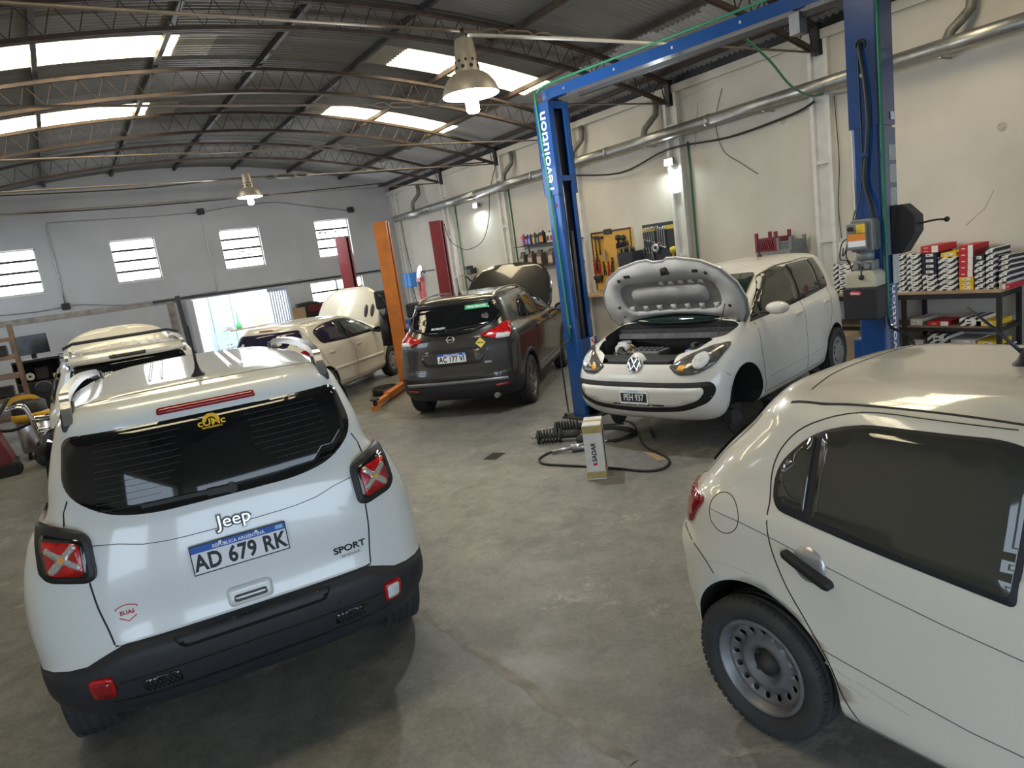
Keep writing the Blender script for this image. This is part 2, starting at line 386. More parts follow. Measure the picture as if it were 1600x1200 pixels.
# concrete lintel band and bare plaster patches of the back wall
b = MB().box((XL, YB-0.012, 1.98), (2.80, YB, 2.12)).box((2.52, YB-0.03, 0.6), (2.70, YB, 2.13)); tag(b.build('trim_1', 'bare_plaster'), 'chipped bare concrete band and post on the grey back wall', 'trim', kind='structure')
# sliding rail over the doorway
tag(MB().box((2.2, YB-0.08, 2.05), (9.2, YB-0.02, 2.10)).build('trim_2', 'dark_steel'), 'dark sliding-door rail above the doorway', 'rail', kind='structure')
# ---------------------------------------------------------------- roof: sheets, purlins, trusses
ceil = struct('ceiling', 'arched corrugated tin roof with light sheets', 'ceiling')
colx = [XL-0.15, -0.6, 2.6, 5.0, 8.12, XW+0.35]; pitch = 0.85
def sheet_mesh(a0, a1, mt):
    n = max(3, int((a1-a0)*RR/0.45)); wv = 9; sg = 6; v = []; f = []
    cols = wv*sg
    for i in range(n+1):
        a = a0+(a1-a0)*i/n
        for j in range(cols+1):
            y = -0.02+(pitch+0.04)*j/cols; x, z = roofpt(a, 0.015*math.cos(2*math.pi*j/sg)); v.append((x, y, z))
    for i in range(n):
        for j in range(cols): f.append((i*(cols+1)+j, (i+1)*(cols+1)+j, (i+1)*(cols+1)+j+1, i*(cols+1)+j+1))
    me = bpy.data.meshes.new('roof_sheet'); me.from_pydata(v, [], f); me.materials.append(M[mt])
    for p in me.polygons: p.use_smooth = True
    return me
SH = {}
for ci in range(5):
    for mt in ('roof_tin', 'roof_tin_light', 'skylight', 'roof_tin_old'):
        SH[ci, mt] = None
rows = int((YB-YF)/pitch)+1
for r in range(rows):
    y = YB-(r+1)*pitch
    for ci in range(5):
        mt = 'roof_tin'
        if ci == 4: mt = 'roof_tin_light'
        if r in (7, 11, 19) and ci in (1, 3): mt = 'skylight'  # nearest skylight row is unseen, added to warm the front SUV's roof
        if r in (7, 11) and ci == 2: mt = 'roof_tin'
        if mt == 'skylight':
            # the translucent sheet and the dull short sheet that completes its run
            (xa, xb), (xc, xd) = (((-0.6, 2.12), (2.12, 2.6)) if ci == 1 else ((5.42, 8.12), (5.0, 5.42)))
            for q, (u0, u1), mm in ((10, (xa, xb), 'skylight'), (20, (xc, xd), 'roof_tin_old')):
                if (ci, q) not in SH: SH[ci, q] = sheet_mesh(ang(u0)-0.001, ang(u1)+0.001, mm)
                link('skylight_sheet' if q == 10 else 'roof_sheet', SH[ci, q], ceil, (0, y, 0.004*((r+ci) % 2)))
            continue
        if SH[ci, mt] is None: SH[ci, mt] = sheet_mesh(ang(colx[ci])-0.002, ang(colx[ci+1])+0.002, mt)
        link('roof_sheet', SH[ci, mt], ceil, (0, y, 0.004*((r+ci) % 2)))
PX = [-1.0, 0.47, 1.94, 3.41, 4.88, 6.38, 7.86, 9.1]
pm = None
for x in PX:
    z = roofz(x)-0.05
    b = MB().box((x-0.03, YF, z-0.045), (x+0.03, YB, z+0.03)); b.build('purlin', 'rust_steel' if x > 5 else 'dark_steel', ceil)
TY = [16.75, 14.0, 11.3, 8.55, 5.85, 3.15, 0.45, -2.25]
def truss_meshes():
    am = ang(XW-0.05); al = ang(XL+0.05); n = 48
    def chord(off, w, h):
        mb = MB(); 
        for yy in (-0.025, 0.025):
            mb.bar([(roofpt(al+(am-al)*i/n, off)[0], yy, roofpt(al+(am-al)*i/n, off)[1]) for i in range(n+1)], w, h)
        return mb
    top = chord(-0.14, 0.035, 0.045).mesh('top_chord', 'rust_steel'); bot = chord(-0.46, 0.035, 0.045).mesh('bottom_chord', 'rust_steel')
    wb = MB(); k = 74; pts = []
    for i in range(k+1):
        x, z = roofpt(al+(am-al)*i/k, -0.15 if i % 2 else -0.45); pts.append((x, 0, z))
    wb.tube(pts, 0.011, 5)
    web = wb.mesh('web', 'rust_steel')
    rd = MB(); rd.tube([(XL+0.05, 0, 4.12), (3.9, 0, 4.12)], 0.014, 6).tube([(4.75, 0, 4.12), (XW-0.05, 0, 4.12)], 0.014, 6)
    # turnbuckle
    tb = MB(); tb.tube([(3.9, 0, 4.12), (4.0, 0, 4.15), (4.08, 0, 4.15), (4.14, 0, 4.12), (4.08, 0, 4.09), (4.0, 0, 4.09)], 0.012, 6, closed=True)
    tb.tube([(4.12, 0, 4.12), (4.2, 0, 4.15), (4.45, 0, 4.15), (4.52, 0, 4.12), (4.45, 0, 4.09), (4.2, 0, 4.09)], 0.014, 6, closed=True)
    tb.tube([(4.5, 0, 4.12), (4.6, 0, 4.145), (4.7, 0, 4.145), (4.77, 0, 4.12), (4.7, 0, 4.095), (4.6, 0, 4.095)], 0.012, 6, closed=True)
    en = MB(); en.box((XW-0.12, -0.05, roofpt(am, -0.5)[1]-0.02), (XW-0.02, 0.05, roofpt(am, -0.1)[1])); en.box((XL+0.02, -0.05, roofpt(al, -0.5)[1]-0.02), (XL+0.12, 0.05, roofpt(al, -0.1)[1]))
    return dict(top_chord=top, bottom_chord=bot, web=web, tie_rod=rd.mesh('tie_rod', 'rod_steel'), turnbuckle=tb.mesh('turnbuckle', 'rod_steel'), end_plate=en.mesh('end_plate', 'dark_steel'))
TM = truss_meshes()
for i, y in enumerate(TY):
    t = struct('roof_truss', 'arched lattice roof truss with tie rod, number %s from the back wall' % ['one', 'two', 'three', 'four', 'five', 'six', 'seven', 'eight'][i], 'truss', (0, y, 0))
    for nm, me in TM.items(): link(nm, me, t)
# lattice steel columns against the right wall
for i, y in enumerate([19.9]+TY):
    c = struct('trim_%d' % (i+3), 'white lattice wall column number %d from the back corner' % (i+1), 'column', (XW, y, 0))
    for s in (-0.12, 0.12): MB().box((-0.09, s-0.028, 0), (0, s+0.028, 4.27)).build('upright', 'white_paint', c)
    MB().box((-0.02, -0.092, 0), (-0.004, 0.092, 4.27)).build('web_plate', 'white_paint', c)
    for k in range(4):
        z = 0.5+k*1.08; MB().box((-0.075, -0.092, z), (-0.03, 0.092, z+0.05)).build('batten', 'white_paint', c)

# cracks and scuffs in the plaster of the right wall
wrw = bpy.data.objects['wall_right']; mat('scar', (0.52, 0.47, 0.40), 0.85, noise=0.3, scale=20)
for pts in ([(1510, 352), (1524, 338), (1538, 326), (1553, 297)], [(920, 262), (924, 250), (934, 246), (943, 238)], [(1090, 160), (1088, 200), (1086, 230)]):
    MB().tube([Vector((XW-0.001, at(x, y, x=XW).y, at(x, y, x=XW).z)) for x, y in pts], 0.004, 4).build('plaster_crack', 'bare_plaster', wrw)
for px, py, r in ((1566, 198, 0.06), (1224, 190, 0.05)):
    p = at(px, py, x=XW); MB().lathe([(0.001, -0.003), (r*0.7, -0.003), (r, 0.001)], c=(XW, p.y, p.z), axis='x', n=9).build('plaster_scar', 'scar', wrw)
# ---------------------------------------------------------------- car bodies: horizontal outlines lofted from sill to roof
NR, NS, NF = 15, 30, 15
def resample(p, n):
    d = [0.0]
    for a, b in zip(p, p[1:]): d.append(d[-1]+math.hypot(b[0]-a[0], b[1]-a[1]))
    out = []; j = 0
    for i in range(n+1):
        t = d[-1]*i/n
        while j < len(d)-2 and d[j+1] < t: j += 1
        s = (t-d[j])/max(1e-9, d[j+1]-d[j]); out.append((p[j][0]+(p[j+1][0]-p[j][0])*s, p[j][1]+(p[j+1][1]-p[j][1])*s))
    return out
def outline(w, yr, yf, br=0.35, bf=0.5, nr=3.0, nf=2.6, tr=0.05, tf=0.05, **k):
    ys, ye = yr+br, yf-bf; ym = (ys+ye)/2
    wr, wf = w*(1-tr), w*(1-tf); q = 40
    rear = [(wr*math.sin(i/q*math.pi/2)**(2/nr), yr+br*(1-max(0, math.cos(i/q*math.pi/2))**(2/nr))) for i in range(q+1)]
    front = [(wf*math.sin(i/q*math.pi/2)**(2/nf), yf-bf*(1-max(0, math.cos(i/q*math.pi/2))**(2/nf))) for i in range(q+1)][::-1]
    side = []
    for i in range(NS+1):
        y = ys+(ye-ys)*i/NS; t = (ym-y)/(ym-ys) if y < ym else (y-ym)/(ye-ym)
        side.append((w*(1-(tr if y < ym else tf)*t**2.2), y))
    return resample(rear, NR)+side[1:-1]+resample(front, NF)
def loft(loops, sub=5):
    """each loop: dict(z= number or f(x,y), outline args, mi= material of the band above it, sharp=bool, sub=rows)"""
    P = []
    for l in loops:
        pts = outline(**{k: v for k, v in l.items() if k not in ('z', 'mi', 'sharp', 'sub')}); z = l['z']
        P.append([Vector((x, y, z(x, y) if callable(z) else z)) for x, y in pts])
    cut = [0]+[i for i in range(1, len(loops)-1) if loops[i].get('sharp')]+[len(loops)-1]
    rowsv = []; rowm = []
    for a, b in zip(cut, cut[1:]):
        for i in range(a, b):
            n = loops[i].get('sub', sub)
            for k in range(n):
                t = k/n; row = []
                for j in range(len(P[0])):
                    p1, p2 = P[i][j], P[i+1][j]
                    p0 = P[i-1][j] if i-1 >= a else p1*2-p2; p3 = P[i+2][j] if i+2 <= b else p2*2-p1
                    # finite-difference tangents scaled by chord length keep narrow bands tight
                    d0, d1, d2 = max(1e-4, (p1-p0).length), max(1e-4, (p2-p1).length), max(1e-4, (p3-p2).length)
                    m1 = ((p1-p0)/d0*d1+(p2-p1)/d1*d0)/(d0+d1)*d1; m2 = ((p2-p1)/d1*d2+(p3-p2)/d2*d1)/(d1+d2)*d1
                    row.append(p1*(2*t**3-3*t**2+1)+m1*(t**3-2*t**2+t)+p2*(-2*t**3+3*t**2)+m2*(t**3-t**2))
                rowsv.append(row); rowm.append(loops[i].get('mi', 0))
    rowsv.append(P[-1]); rowm.append(0)
    bm = bmesh.new(); n = len(P[0]); G = []
    for row in rowsv:
        r = [bm.verts.new(p) for p in row]; l = [bm.verts.new((-p[0], p[1], p[2])) for p in row]
        G.append(r+l[::-1])
    m = 2*n
    for i in range(len(G)-1):
        for j in range(m):
            k = (j+1) % m
            try:
                f = bm.faces.new((G[i][j], G[i][k], G[i+1][k], G[i+1][j])); f.smooth = True; f.material_index = rowm[i]
            except ValueError: pass
    bmesh.ops.remove_doubles(bm, verts=bm.verts, dist=2e-4)
    bmesh.ops.dissolve_degenerate(bm, edges=bm.edges, dist=1e-5)
    bmesh.ops.recalc_face_normals(bm, faces=bm.faces)
    return bm
def boolean(body, cutters):
    for c in cutters:
        md = body.modifiers.new('b', 'BOOLEAN'); md.operation = 'DIFFERENCE'; md.solver = 'EXACT'; md.object = c
        bpy.context.view_layer.update()
        me = bpy.data.meshes.new_from_object(body.evaluated_get(bpy.context.evaluated_depsgraph_get()))
        body.modifiers.clear(); old = body.data; body.data = me; bpy.data.meshes.remove(old)
        bpy.data.objects.remove(c)
class Car:
    def __init__(s, name, label, loc, yaw, loops, mats, cat='car', wells=None, cuts=()):
        s.root = thing(name, label, cat, loc, yaw)
        bm = loft(loops); s.bvh = BVHTree.FromBMesh(bm)
        me = bpy.data.meshes.new('body'); bm.to_mesh(me); bm.free()
        for m in mats: me.materials.append(M[m])
        wi = len(mats); me.materials.append(M['well_black'])
        s.body = link('body', me, s.root)
        cs = []
        if wells:
            for (y, z, r, xin) in wells:
                for sg in (-1, 1):
                    pl = arc((y, z), r, 0, math.pi, 36)+[(y-r, z-1.2), (y+r, z-1.2)]
                    mb = MB(); mb.prism(pl, 'x', sg*xin, sg*1.4, mi=wi)
                    me2 = mb.mesh('c', *(list(mats)+['well_black']))
                    o = bpy.data.objects.new('c', me2); C.objects.link(o); cs.append(o)
        for cm in cuts: o = bpy.data.objects.new('c', cm); C.objects.link(o); cs.append(o)
        wm = s.body.matrix_world.copy()
        s.root.location = (0,0,0); s.root.rotation_euler = (0,0,0); bpy.context.view_layer.update()
        boolean(s.body, cs)
        s.root.location = loc; s.root.rotation_euler = (0,0,yaw)
    # ---- projecting outlines onto the body
    def hit(s, p, view):
        a, b = p
        o, d = {'R': ((a, -6, b), (0, 1, 0)), 'F': ((a, 8, b), (0, -1, 0)), 'S': ((4, a, b), (-1, 0, 0)), 'L': ((-4, a, b), (1, 0, 0)), 'T': ((a, b, 5), (0, 0, -1))}[view]
        h = s.bvh.ray_cast(Vector(o), Vector(d))
        if h[0] is None:
            y0 = {'R': (a, -0.6, b), 'F': (a, 3.0, b), 'S': (0.75, a, b), 'L': (-0.75, a, b), 'T': (a, b, 1.4)}[view]
            h = s.bvh.find_nearest(Vector(y0))
        nn = h[1].normalized()
        if nn.dot(Vector(d)) > 0: nn = -nn
        return h[0], nn
    def patch(s, name, poly, view, mt, off=0.004, thick=0.012, g=0.05, parent=None, dome=0.0, label=None, fit=None):
        if fit is None: fit = mt.startswith('glass')
        """a piece with the given outline lying on the body, standing off mm proud of it"""
        poly = [Vector(p[:2]) for p in poly]
        # densify border
        bd = []
        for i, p in enumerate(poly):
            q = poly[(i+1) % len(poly)]; k = max(1, int((q-p).length/g))
            for j in range(k): bd.append(p+(q-p)*j/k)
        xs = [p.x for p in bd]; ys = [p.y for p in bd]; pts = list(bd); nb = len(bd)
        def inside(pt, mrg):
            c = False; j = nb-1
            for i in range(nb):
                a, b = bd[i], bd[j]
                if (a.y > pt.y) != (b.y > pt.y) and pt.x < (b.x-a.x)*(pt.y-a.y)/(b.y-a.y)+a.x: c = not c
                j = i
            return c
        y = min(ys)+g
        while y < max(ys):
            x = min(xs)+g*0.6
            while x < max(xs):
                pt = Vector((x, y))
                if inside(pt, 0) and min((pt-b).length for b in bd) > g*0.45: pts.append(pt)
                x += g
            y += g
        vo, eo, fo, ov, oe, of = geometry.delaunay_2d_cdt(pts, [(i, (i+1) % nb) for i in range(nb)], [], 1, 1e-6)
        bm = bmesh.new(); V = []; N = []
        dmin = [min((v-b).length for b in bd) for v in vo]; mx = max(dmin) or 1
        HN = [s.hit(v, view) for v in vo]
        if fit:
            # panes are smooth: replace the sampled depths by a quadratic surface just outside the body
            ax = {'R': 1, 'F': 1, 'S': 0, 'L': 0, 'T': 2}[view]; sg = {'R': -1, 'F': 1, 'S': 1, 'L': -1, 'T': 1}[view]
            A = np.array([[1, v.x, v.y, v.x*v.x, v.x*v.y, v.y*v.y, v.y**3, v.x**3] for v in vo]); dpt = np.array([h[ax] for h, n in HN])
            co = np.linalg.lstsq(A, dpt, rcond=None)[0]; fd = A @ co; lift = min(0.014, max(0.0, float(np.max((dpt-fd)*sg)))); new = []
            for v, (h, n), d in zip(vo, HN, fd):
                q = h.copy(); q[ax] = d+sg*lift; gx = co[1]+2*co[3]*v.x+co[4]*v.y+3*co[7]*v.x**2; gy = co[2]+co[4]*v.x+2*co[5]*v.y+3*co[6]*v.y**2
                nn = {'R': Vector((gx, -1, gy)), 'F': Vector((-gx, 1, -gy)), 'S': Vector((1, -gx, -gy)), 'L': Vector((-1, gx, gy)), 'T': Vector((-gx, -gy, 1))}[view].normalized(); new.append((q, nn))
            HN = new; thick = thick+lift; s.lift = lift
        for v, dm, (h, n) in zip(vo, dmin, HN):
            e = off+dome*(1-(1-min(1, dm/mx))**2) if dome else off
            V.append(bm.verts.new(h+n*e)); N.append(n)
        bm.verts.index_update()
        for f in fo:
            try: q = bm.faces.new([V[i] for i in f]); q.smooth = True
            except ValueError: pass
        be = [e for e in bm.edges if len(e.link_faces) == 1]
        idx = {v: i for i, v in enumerate(V)}; low = {}
        for e in be:
            for v in e.verts:
                if v not in low: low[v] = bm.verts.new(v.co-N[idx[v]]*(thick+off))
        for e in be:
            a, b = e.verts
            try: bm.faces.new((a, b, low[b], low[a]))
            except ValueError: pass
        bmesh.ops.recalc_face_normals(bm, faces=bm.faces)
        # make sure the top looks outward
        if bm.faces:
            bm.faces.ensure_lookup_table(); f = bm.faces[0]; n = N[idx[f.verts[0]]] if f.verts[0] in idx else None
            if n is not None and f.normal.dot(n) < 0: bmesh.ops.reverse_faces(bm, faces=bm.faces)
        me = bpy.data.meshes.new(name); bm.to_mesh(me); bm.free(); me.materials.append(M[mt])
        o = link(name, me, parent or s.root)
        if label: o['label'] = label
        return o
    def both(s, name, poly, mt, **k):
        a = s.patch(name, poly, 'S', mt, **k); b = s.patch(name, poly, 'L', mt, **k); return a, b
    def mir(s, name, poly, view, mt, **k):
        a = s.patch(name, poly, view, mt, **k); b = s.patch(name, [(-p[0], p[1]) for p in poly][::-1], view, mt, **k); return a, b
    def strip(s, pts, view, w=0.006, off=0.0012, step=0.03, bm=None, depth=0.004):
        own = bm or bmesh.new(); pp = []
        for p, q in zip(pts, pts[1:]):
            p, q = Vector(p[:2]), Vector(q[:2]); k = max(1, int((q-p).length/step))
            pp += [p+(q-p)*i/k for i in range(k)]
        pp.append(Vector(pts[-1][:2])); H = [s.hit(p, view) for p in pp]; prev = None
        for i, (h, n) in enumerate(H):
            t = (H[min(i+1, len(H)-1)][0]-H[max(i-1, 0)][0]).normalized(); b = n.cross(t).normalized()
            cur = [own.verts.new(h-b*w/2-n*depth), own.verts.new(h-b*w/2+n*off), own.verts.new(h+b*w/2+n*off), own.verts.new(h+b*w/2-n*depth)]
            if prev:
                for k in range(3):
                    f = own.faces.new((prev[k], prev[k+1], cur[k+1], cur[k])); f.smooth = False
            prev = cur
        return own
    def lines(s, name, specs, mt='gap_dark', parent=None):
        for pts, view, w in specs:
            if len(pts) > 3: pts = [tuple(q) for q in smooth_path([(a, b, 0) for a, b in [p[:2] for p in pts]], 4)]
            bm = s.strip(pts, view, w); bmesh.ops.recalc_face_normals(bm, faces=bm.faces)
            me = bpy.data.meshes.new(name); bm.to_mesh(me); bm.free(); me.materials.append(M[mt]); o = link(name, me, parent or s.root)
        return o
    def pt(s, a, b, view, off=0.0):
        h, n = s.hit((a, b), view); return h+n*off, n
    def wheel(s, x, y, z, meshes, flip):
        ty = link('tyre', meshes['tyre'], s.root, (x, y, z), (0, 0, math.pi if flip else 0))
        for k, me in meshes.items():
            if k != 'tyre': link(k.split('#')[0], me, ty)
        return ty
# ---------------------------------------------------------------- wheels (axis along x, outer face at +x)
def tyre_mesh(r, w, rim, grooves=4):
    prof = [(rim, w*0.36), (rim+0.012, w*0.44), (rim+(r-rim)*0.45, w*0.52), (r-0.022, w*0.48), (r-0.007, w*0.40)]
    gw = 0.008
    for i in range(grooves):
        h = w*0.36*(1-2*(i+0.5)/grooves); prof += [(r, h+gw), (r-0.009, h+gw*0.6), (r-0.009, h-gw*0.6), (r, h-gw)]
    prof += [(r-0.007, -w*0.40), (r-0.022, -w*0.48), (rim+(r-rim)*0.45, -w*0.52), (rim+0.012, -w*0.44), (rim, -w*0.36)]
    mb = MB(); mb.lathe(prof, axis='x', n=56)
    # tread sipes as raised shoulder blocks
    for i in range(56):
        t = 2*math.pi*(i+0.5)/56
        for sg in (-1, 1):
            mb.M = Matrix.Rotation(t, 4, 'X'); mb.box((sg*w*0.33, r-0.012, -0.012), (sg*w*0.43, r-0.001, 0.011)); mb.M = Matrix()
    return mb.mesh('tyre', 'rubber')
def holed_disc(ro, ri, holes, prof, th=0.006, seg=64, mt='steel_rim'):
    """pressed steel disc: annulus with real holes, pushed along the axle by prof(r)"""
    pts = []; cons = []
    def ring(c, rr, n, ph=0):
        st = len(pts)
        for i in range(n): pts.append(Vector((c[0]+rr*math.cos(2*math.pi*i/n+ph), c[1]+rr*math.sin(2*math.pi*i/n+ph))))
        for i in range(n): cons.append((st+i, st+(i+1) % n))
    ring((0, 0), ro, seg); ring((0, 0), ri, 32)
    for c, rr in holes: ring(c, rr, 12)
    for k in range(1, 9):
        rr = ri+(ro-ri)*k/9
        for i in range(48):
            p = Vector((rr*math.cos(2*math.pi*i/48), rr*math.sin(2*math.pi*i/48)))
            if all((p-Vector(c)).length > q*1.15 for c, q in holes): pts.append(p)
    vo, eo, fo, *_ = geometry.delaunay_2d_cdt(pts, cons, [], 0, 1e-6)
    mb = bmesh.new(); V = [mb.verts.new((prof(v.length), v.x, v.y)) for v in vo]
    for f in fo:
        c = sum((vo[i] for i in f), Vector((0, 0)))/len(f)
        if c.length < ri or c.length > ro or any((c-Vector(h)).length < q*0.98 for h, q in holes): continue
        q = mb.faces.new([V[i] for i in f]); q.smooth = True
    bmesh.ops.recalc_face_normals(mb, faces=mb.faces)
    ex = bmesh.ops.extrude_face_region(mb, geom=list(mb.faces)); bmesh.ops.translate(mb, verts=[g for g in ex['geom'] if isinstance(g, bmesh.types.BMVert)], vec=(-th, 0, 0))
    bmesh.ops.delete(mb, geom=[v for v in mb.verts if not v.link_faces], context='VERTS'); bmesh.ops.recalc_face_normals(mb, faces=mb.faces)
    me = bpy.data.meshes.new('rim_disc'); mb.to_mesh(me); mb.free(); me.materials.append(M[mt]); return me
def rim_barrel(rim, w, mt):
    return MB().lathe([(rim+0.004, w*0.40), (rim-0.004, w*0.44), (rim-0.012, w*0.42), (rim-0.016, w*0.30), (rim-0.035, w*0.18), (rim-0.04, -w*0.3), (rim-0.01, -w*0.42), (rim+0.004, -w*0.40)], axis='x', n=48).mesh('rim', mt)
def steel_wheel(r, w, rim):
    d = {'tyre': tyre_mesh(r, w, rim), 'rim': rim_barrel(rim, w, 'steel_rim')}
    ro = rim-0.022; hr = rim*0.72; holes = [((hr*math.cos(2*math.pi*i/16), hr*math.sin(2*math.pi*i/16)), 0.0125) for i in range(16)]
    def prof(q):
        t = q/rim
        if t > 0.86: return w*0.24
        if t > 0.62: return w*(0.24-0.10*(0.86-t)/0.24)
        if t > 0.40: return w*(0.14+0.13*math.sin((0.62-t)/0.22*math.pi/1.6))
        return w*0.10
    d['wheel_disc'] = holed_disc(ro, rim*0.20, holes, prof)
    hb = MB(); hb.lathe([(0.001, w*0.30), (0.022, w*0.29), (0.028, w*0.20), (0.058, w*0.14), (0.06, -w*0.1), (rim*0.85, -w*0.12)], axis='x', n=24)
    for i in range(4):
        t = 2*math.pi*(i+0.5)/4; p = (0.052*math.cos(t), 0.052*math.sin(t)); hb.cyl((w*0.08, *p), (w*0.19, *p), 0.0085, n=8)
    d['hub'] = hb.mesh('hub', 'hub_dark')
    return d
def spoke_wheel(r, w, rim, n=5, face='alloy', back='black_gloss', twin=True):
    d = {'tyre': tyre_mesh(r, w, rim), 'rim': rim_barrel(rim, w, face)}
    d['brake_disc'] = MB().lathe([(0.02, -w*0.02), (rim*0.78, -w*0.02), (rim*0.78, -w*0.06)], axis='x', n=32).mesh('brake_disc', 'hub_dark')
    sp = MB()
    for i in range(n):
        for s in ((-0.13, 0.13) if twin else (0,)):
            a = 2*math.pi*i/n; b = a+s*1.5
            sp.M = Matrix(); r0, r1 = 0.05, rim-0.012; wd = 0.016 if twin else 0.032
            p0 = Vector((w*0.33, r0*math.cos(a+s), r0*math.sin(a+s))); p1 = Vector((w*0.38, r1*math.cos(b), r1*math.sin(b)))
            dr = (p1-p0).normalized(); sd = dr.cross(Vector((1, 0, 0))).normalized(); v = []
            for p, q in ((p0, wd), (p1, wd*1.4)):
                for x, e in ((0, -1), (0, 1), (-0.03, 1), (-0.03, -1)): v.append(p+sd*q*e+Vector((x, 0, 0)))
            sp._add(v, [(0,1,5,4),(1,2,6,5),(2,3,7,6),(3,0,4,7),(0,3,2,1),(4,5,6,7)])
    d['spokes'] = sp.mesh('spokes', face)
    d['backing'] = MB().lathe([(0.03, w*0.10), (rim-0.03, w*0.06), (rim-0.02, w*0.2)], axis='x', n=32).mesh('backing', back)
    d['hub_cap'] = MB().lathe([(0.001, w*0.40), (0.03, w*0.39), (0.055, w*0.34), (0.055, w*0.2)], axis='x', n=20).mesh('hub_cap', face)
    return d
def cover_wheel(r, w, rim):
    d = {'tyre': tyre_mesh(r, w, rim), 'rim': rim_barrel(rim, w, 'steel_rim')}
    holes = [((rim*0.66*math.cos(2*math.pi*i/5+0.3+s*0.24), rim*0.66*math.sin(2*math.pi*i/5+0.3+s*0.24)), 0.021) for i in range(5) for s in (-1, 1)]
    d['wheel_cover'] = holed_disc(rim-0.004, 0.012, holes, lambda q: w*(0.46-0.08*(q/rim)**2), mt='cover_grey')
    d['backing'] = MB().lathe([(0.001, w*0.15), (rim-0.02, w*0.15)], axis='x', n=32).mesh('backing', 'hub_dark')
    return d
# ---------------------------------------------------------------- number plates
def plate_mercosur(parent, Mx, txt, w=0.40, h=0.13):
    mb = MB(); mb.prism(rpoly([(-w/2, -h/2), (w/2, -h/2), (w/2, h/2), (-w/2, h/2)], 0.012), 'z', 0, 0.004)
    mb.bm.transform(Mx); p = mb.build('number_plate', 'plate_white', parent)
    b = MB().box((-w/2+0.004, h/2-0.034, 0.0035), (w/2-0.004, h/2-0.003, 0.0052)); b.bm.transform(Mx); b.build('blue_band', 'plate_blue', p)
    rim = MB(); t = 0.004
    for a, c in (((-w/2, -h/2), (w/2, -h/2+t)), ((-w/2, h/2-t), (w/2, h/2)), ((-w/2, -h/2), (-w/2+t, h/2)), ((w/2-t, -h/2), (w/2, h/2))): rim.box((a[0], a[1], 0.001), (c[0], c[1], 0.007))
    rim.bm.transform(Mx); rim.build('plate_rim', 'text_black', p)
    text('lettering', txt, 0.098, 'text_black', p, Mx @ Matrix.Translation((0, -0.017, 0.0045)), depth=0.001, bold=0.0030, sx=0.78, spacing=1.06)
    text('lettering', 'REPUBLICA ARGENTINA', 0.021, 'text_white', p, Mx @ Matrix.Translation((0, h/2-0.022, 0.0055)), depth=0.0004, bold=0.0004, sx=0.95)
    f = MB().box((w/2-0.045, h/2-0.026, 0.005), (w/2-0.012, h/2-0.009, 0.0062)); f.bm.transform(Mx); f.build('flag', 'sky_blue', p)
    for x in (-0.075, 0.075): sc = MB(); sc.cyl((x, h/2-0.01, 0.004), (x, h/2-0.01, 0.009), 0.007, n=10); sc.bm.transform(Mx); sc.build('screw', 'chrome', p)
    return p
def antenna(parent, base, length=0.22, lean=0.6, name='antenna'):
    b = Vector(base); d = Vector((0, -math.sin(lean), math.cos(lean)))
    mb = MB(); mb.lathe([(0.034, -0.004), (0.032, 0.006), (0.020, 0.018), (0.011, 0.038), (0.0075, 0.06)], c=tuple(b), n=16)
    mb.tube([b+Vector((0, 0, 0.04)), b+Vector((0, 0, 0.05))+d*length*0.5, b+Vector((0, 0, 0.05))+d*length], [0.0075, 0.0055, 0.0045], 8)
    return mb.build(name, 'black_plastic', parent)
def mirror_pair(car, y, z, x, mt, w=0.19, h=0.12, d=0.09):
    for sg in (-1, 1):
        mb = MB(); prof = []
        mb.lathe([(0.001, -1), (0.55, -0.9), (0.88, -0.5), (1.0, 0.1), (0.97, 0.6), (0.85, 1.0), (0.001, 1.0)], axis='y', n=20)
        mb.bm.transform(Matrix.Translation((sg*(x+w*0.45), y, z)) @ Matrix.Rotation(math.pi, 4, 'Z') @ Matrix.Diagonal((w/2, d/2, h/2, 1)))
        o = mb.build('door_mirror', mt, car.root)
        g = MB().lathe([(0.001, 0), (0.9, 0)], axis='y', n=20); g.bm.transform(Matrix.Translation((sg*(x+w*0.45), y-d/2-0.002, z)) @ Matrix.Diagonal((w/2*0.92, 1, h/2*0.88, 1))); g.build('mirror_glass', 'glass_dark', o)
        a = MB().box((sg*(x-0.06), y-0.03, z-h*0.35), (sg*(x+w*0.2), y+0.03, z-h*0.15), bev=0.01); a.build('mirror_arm', 'black_plastic', o)
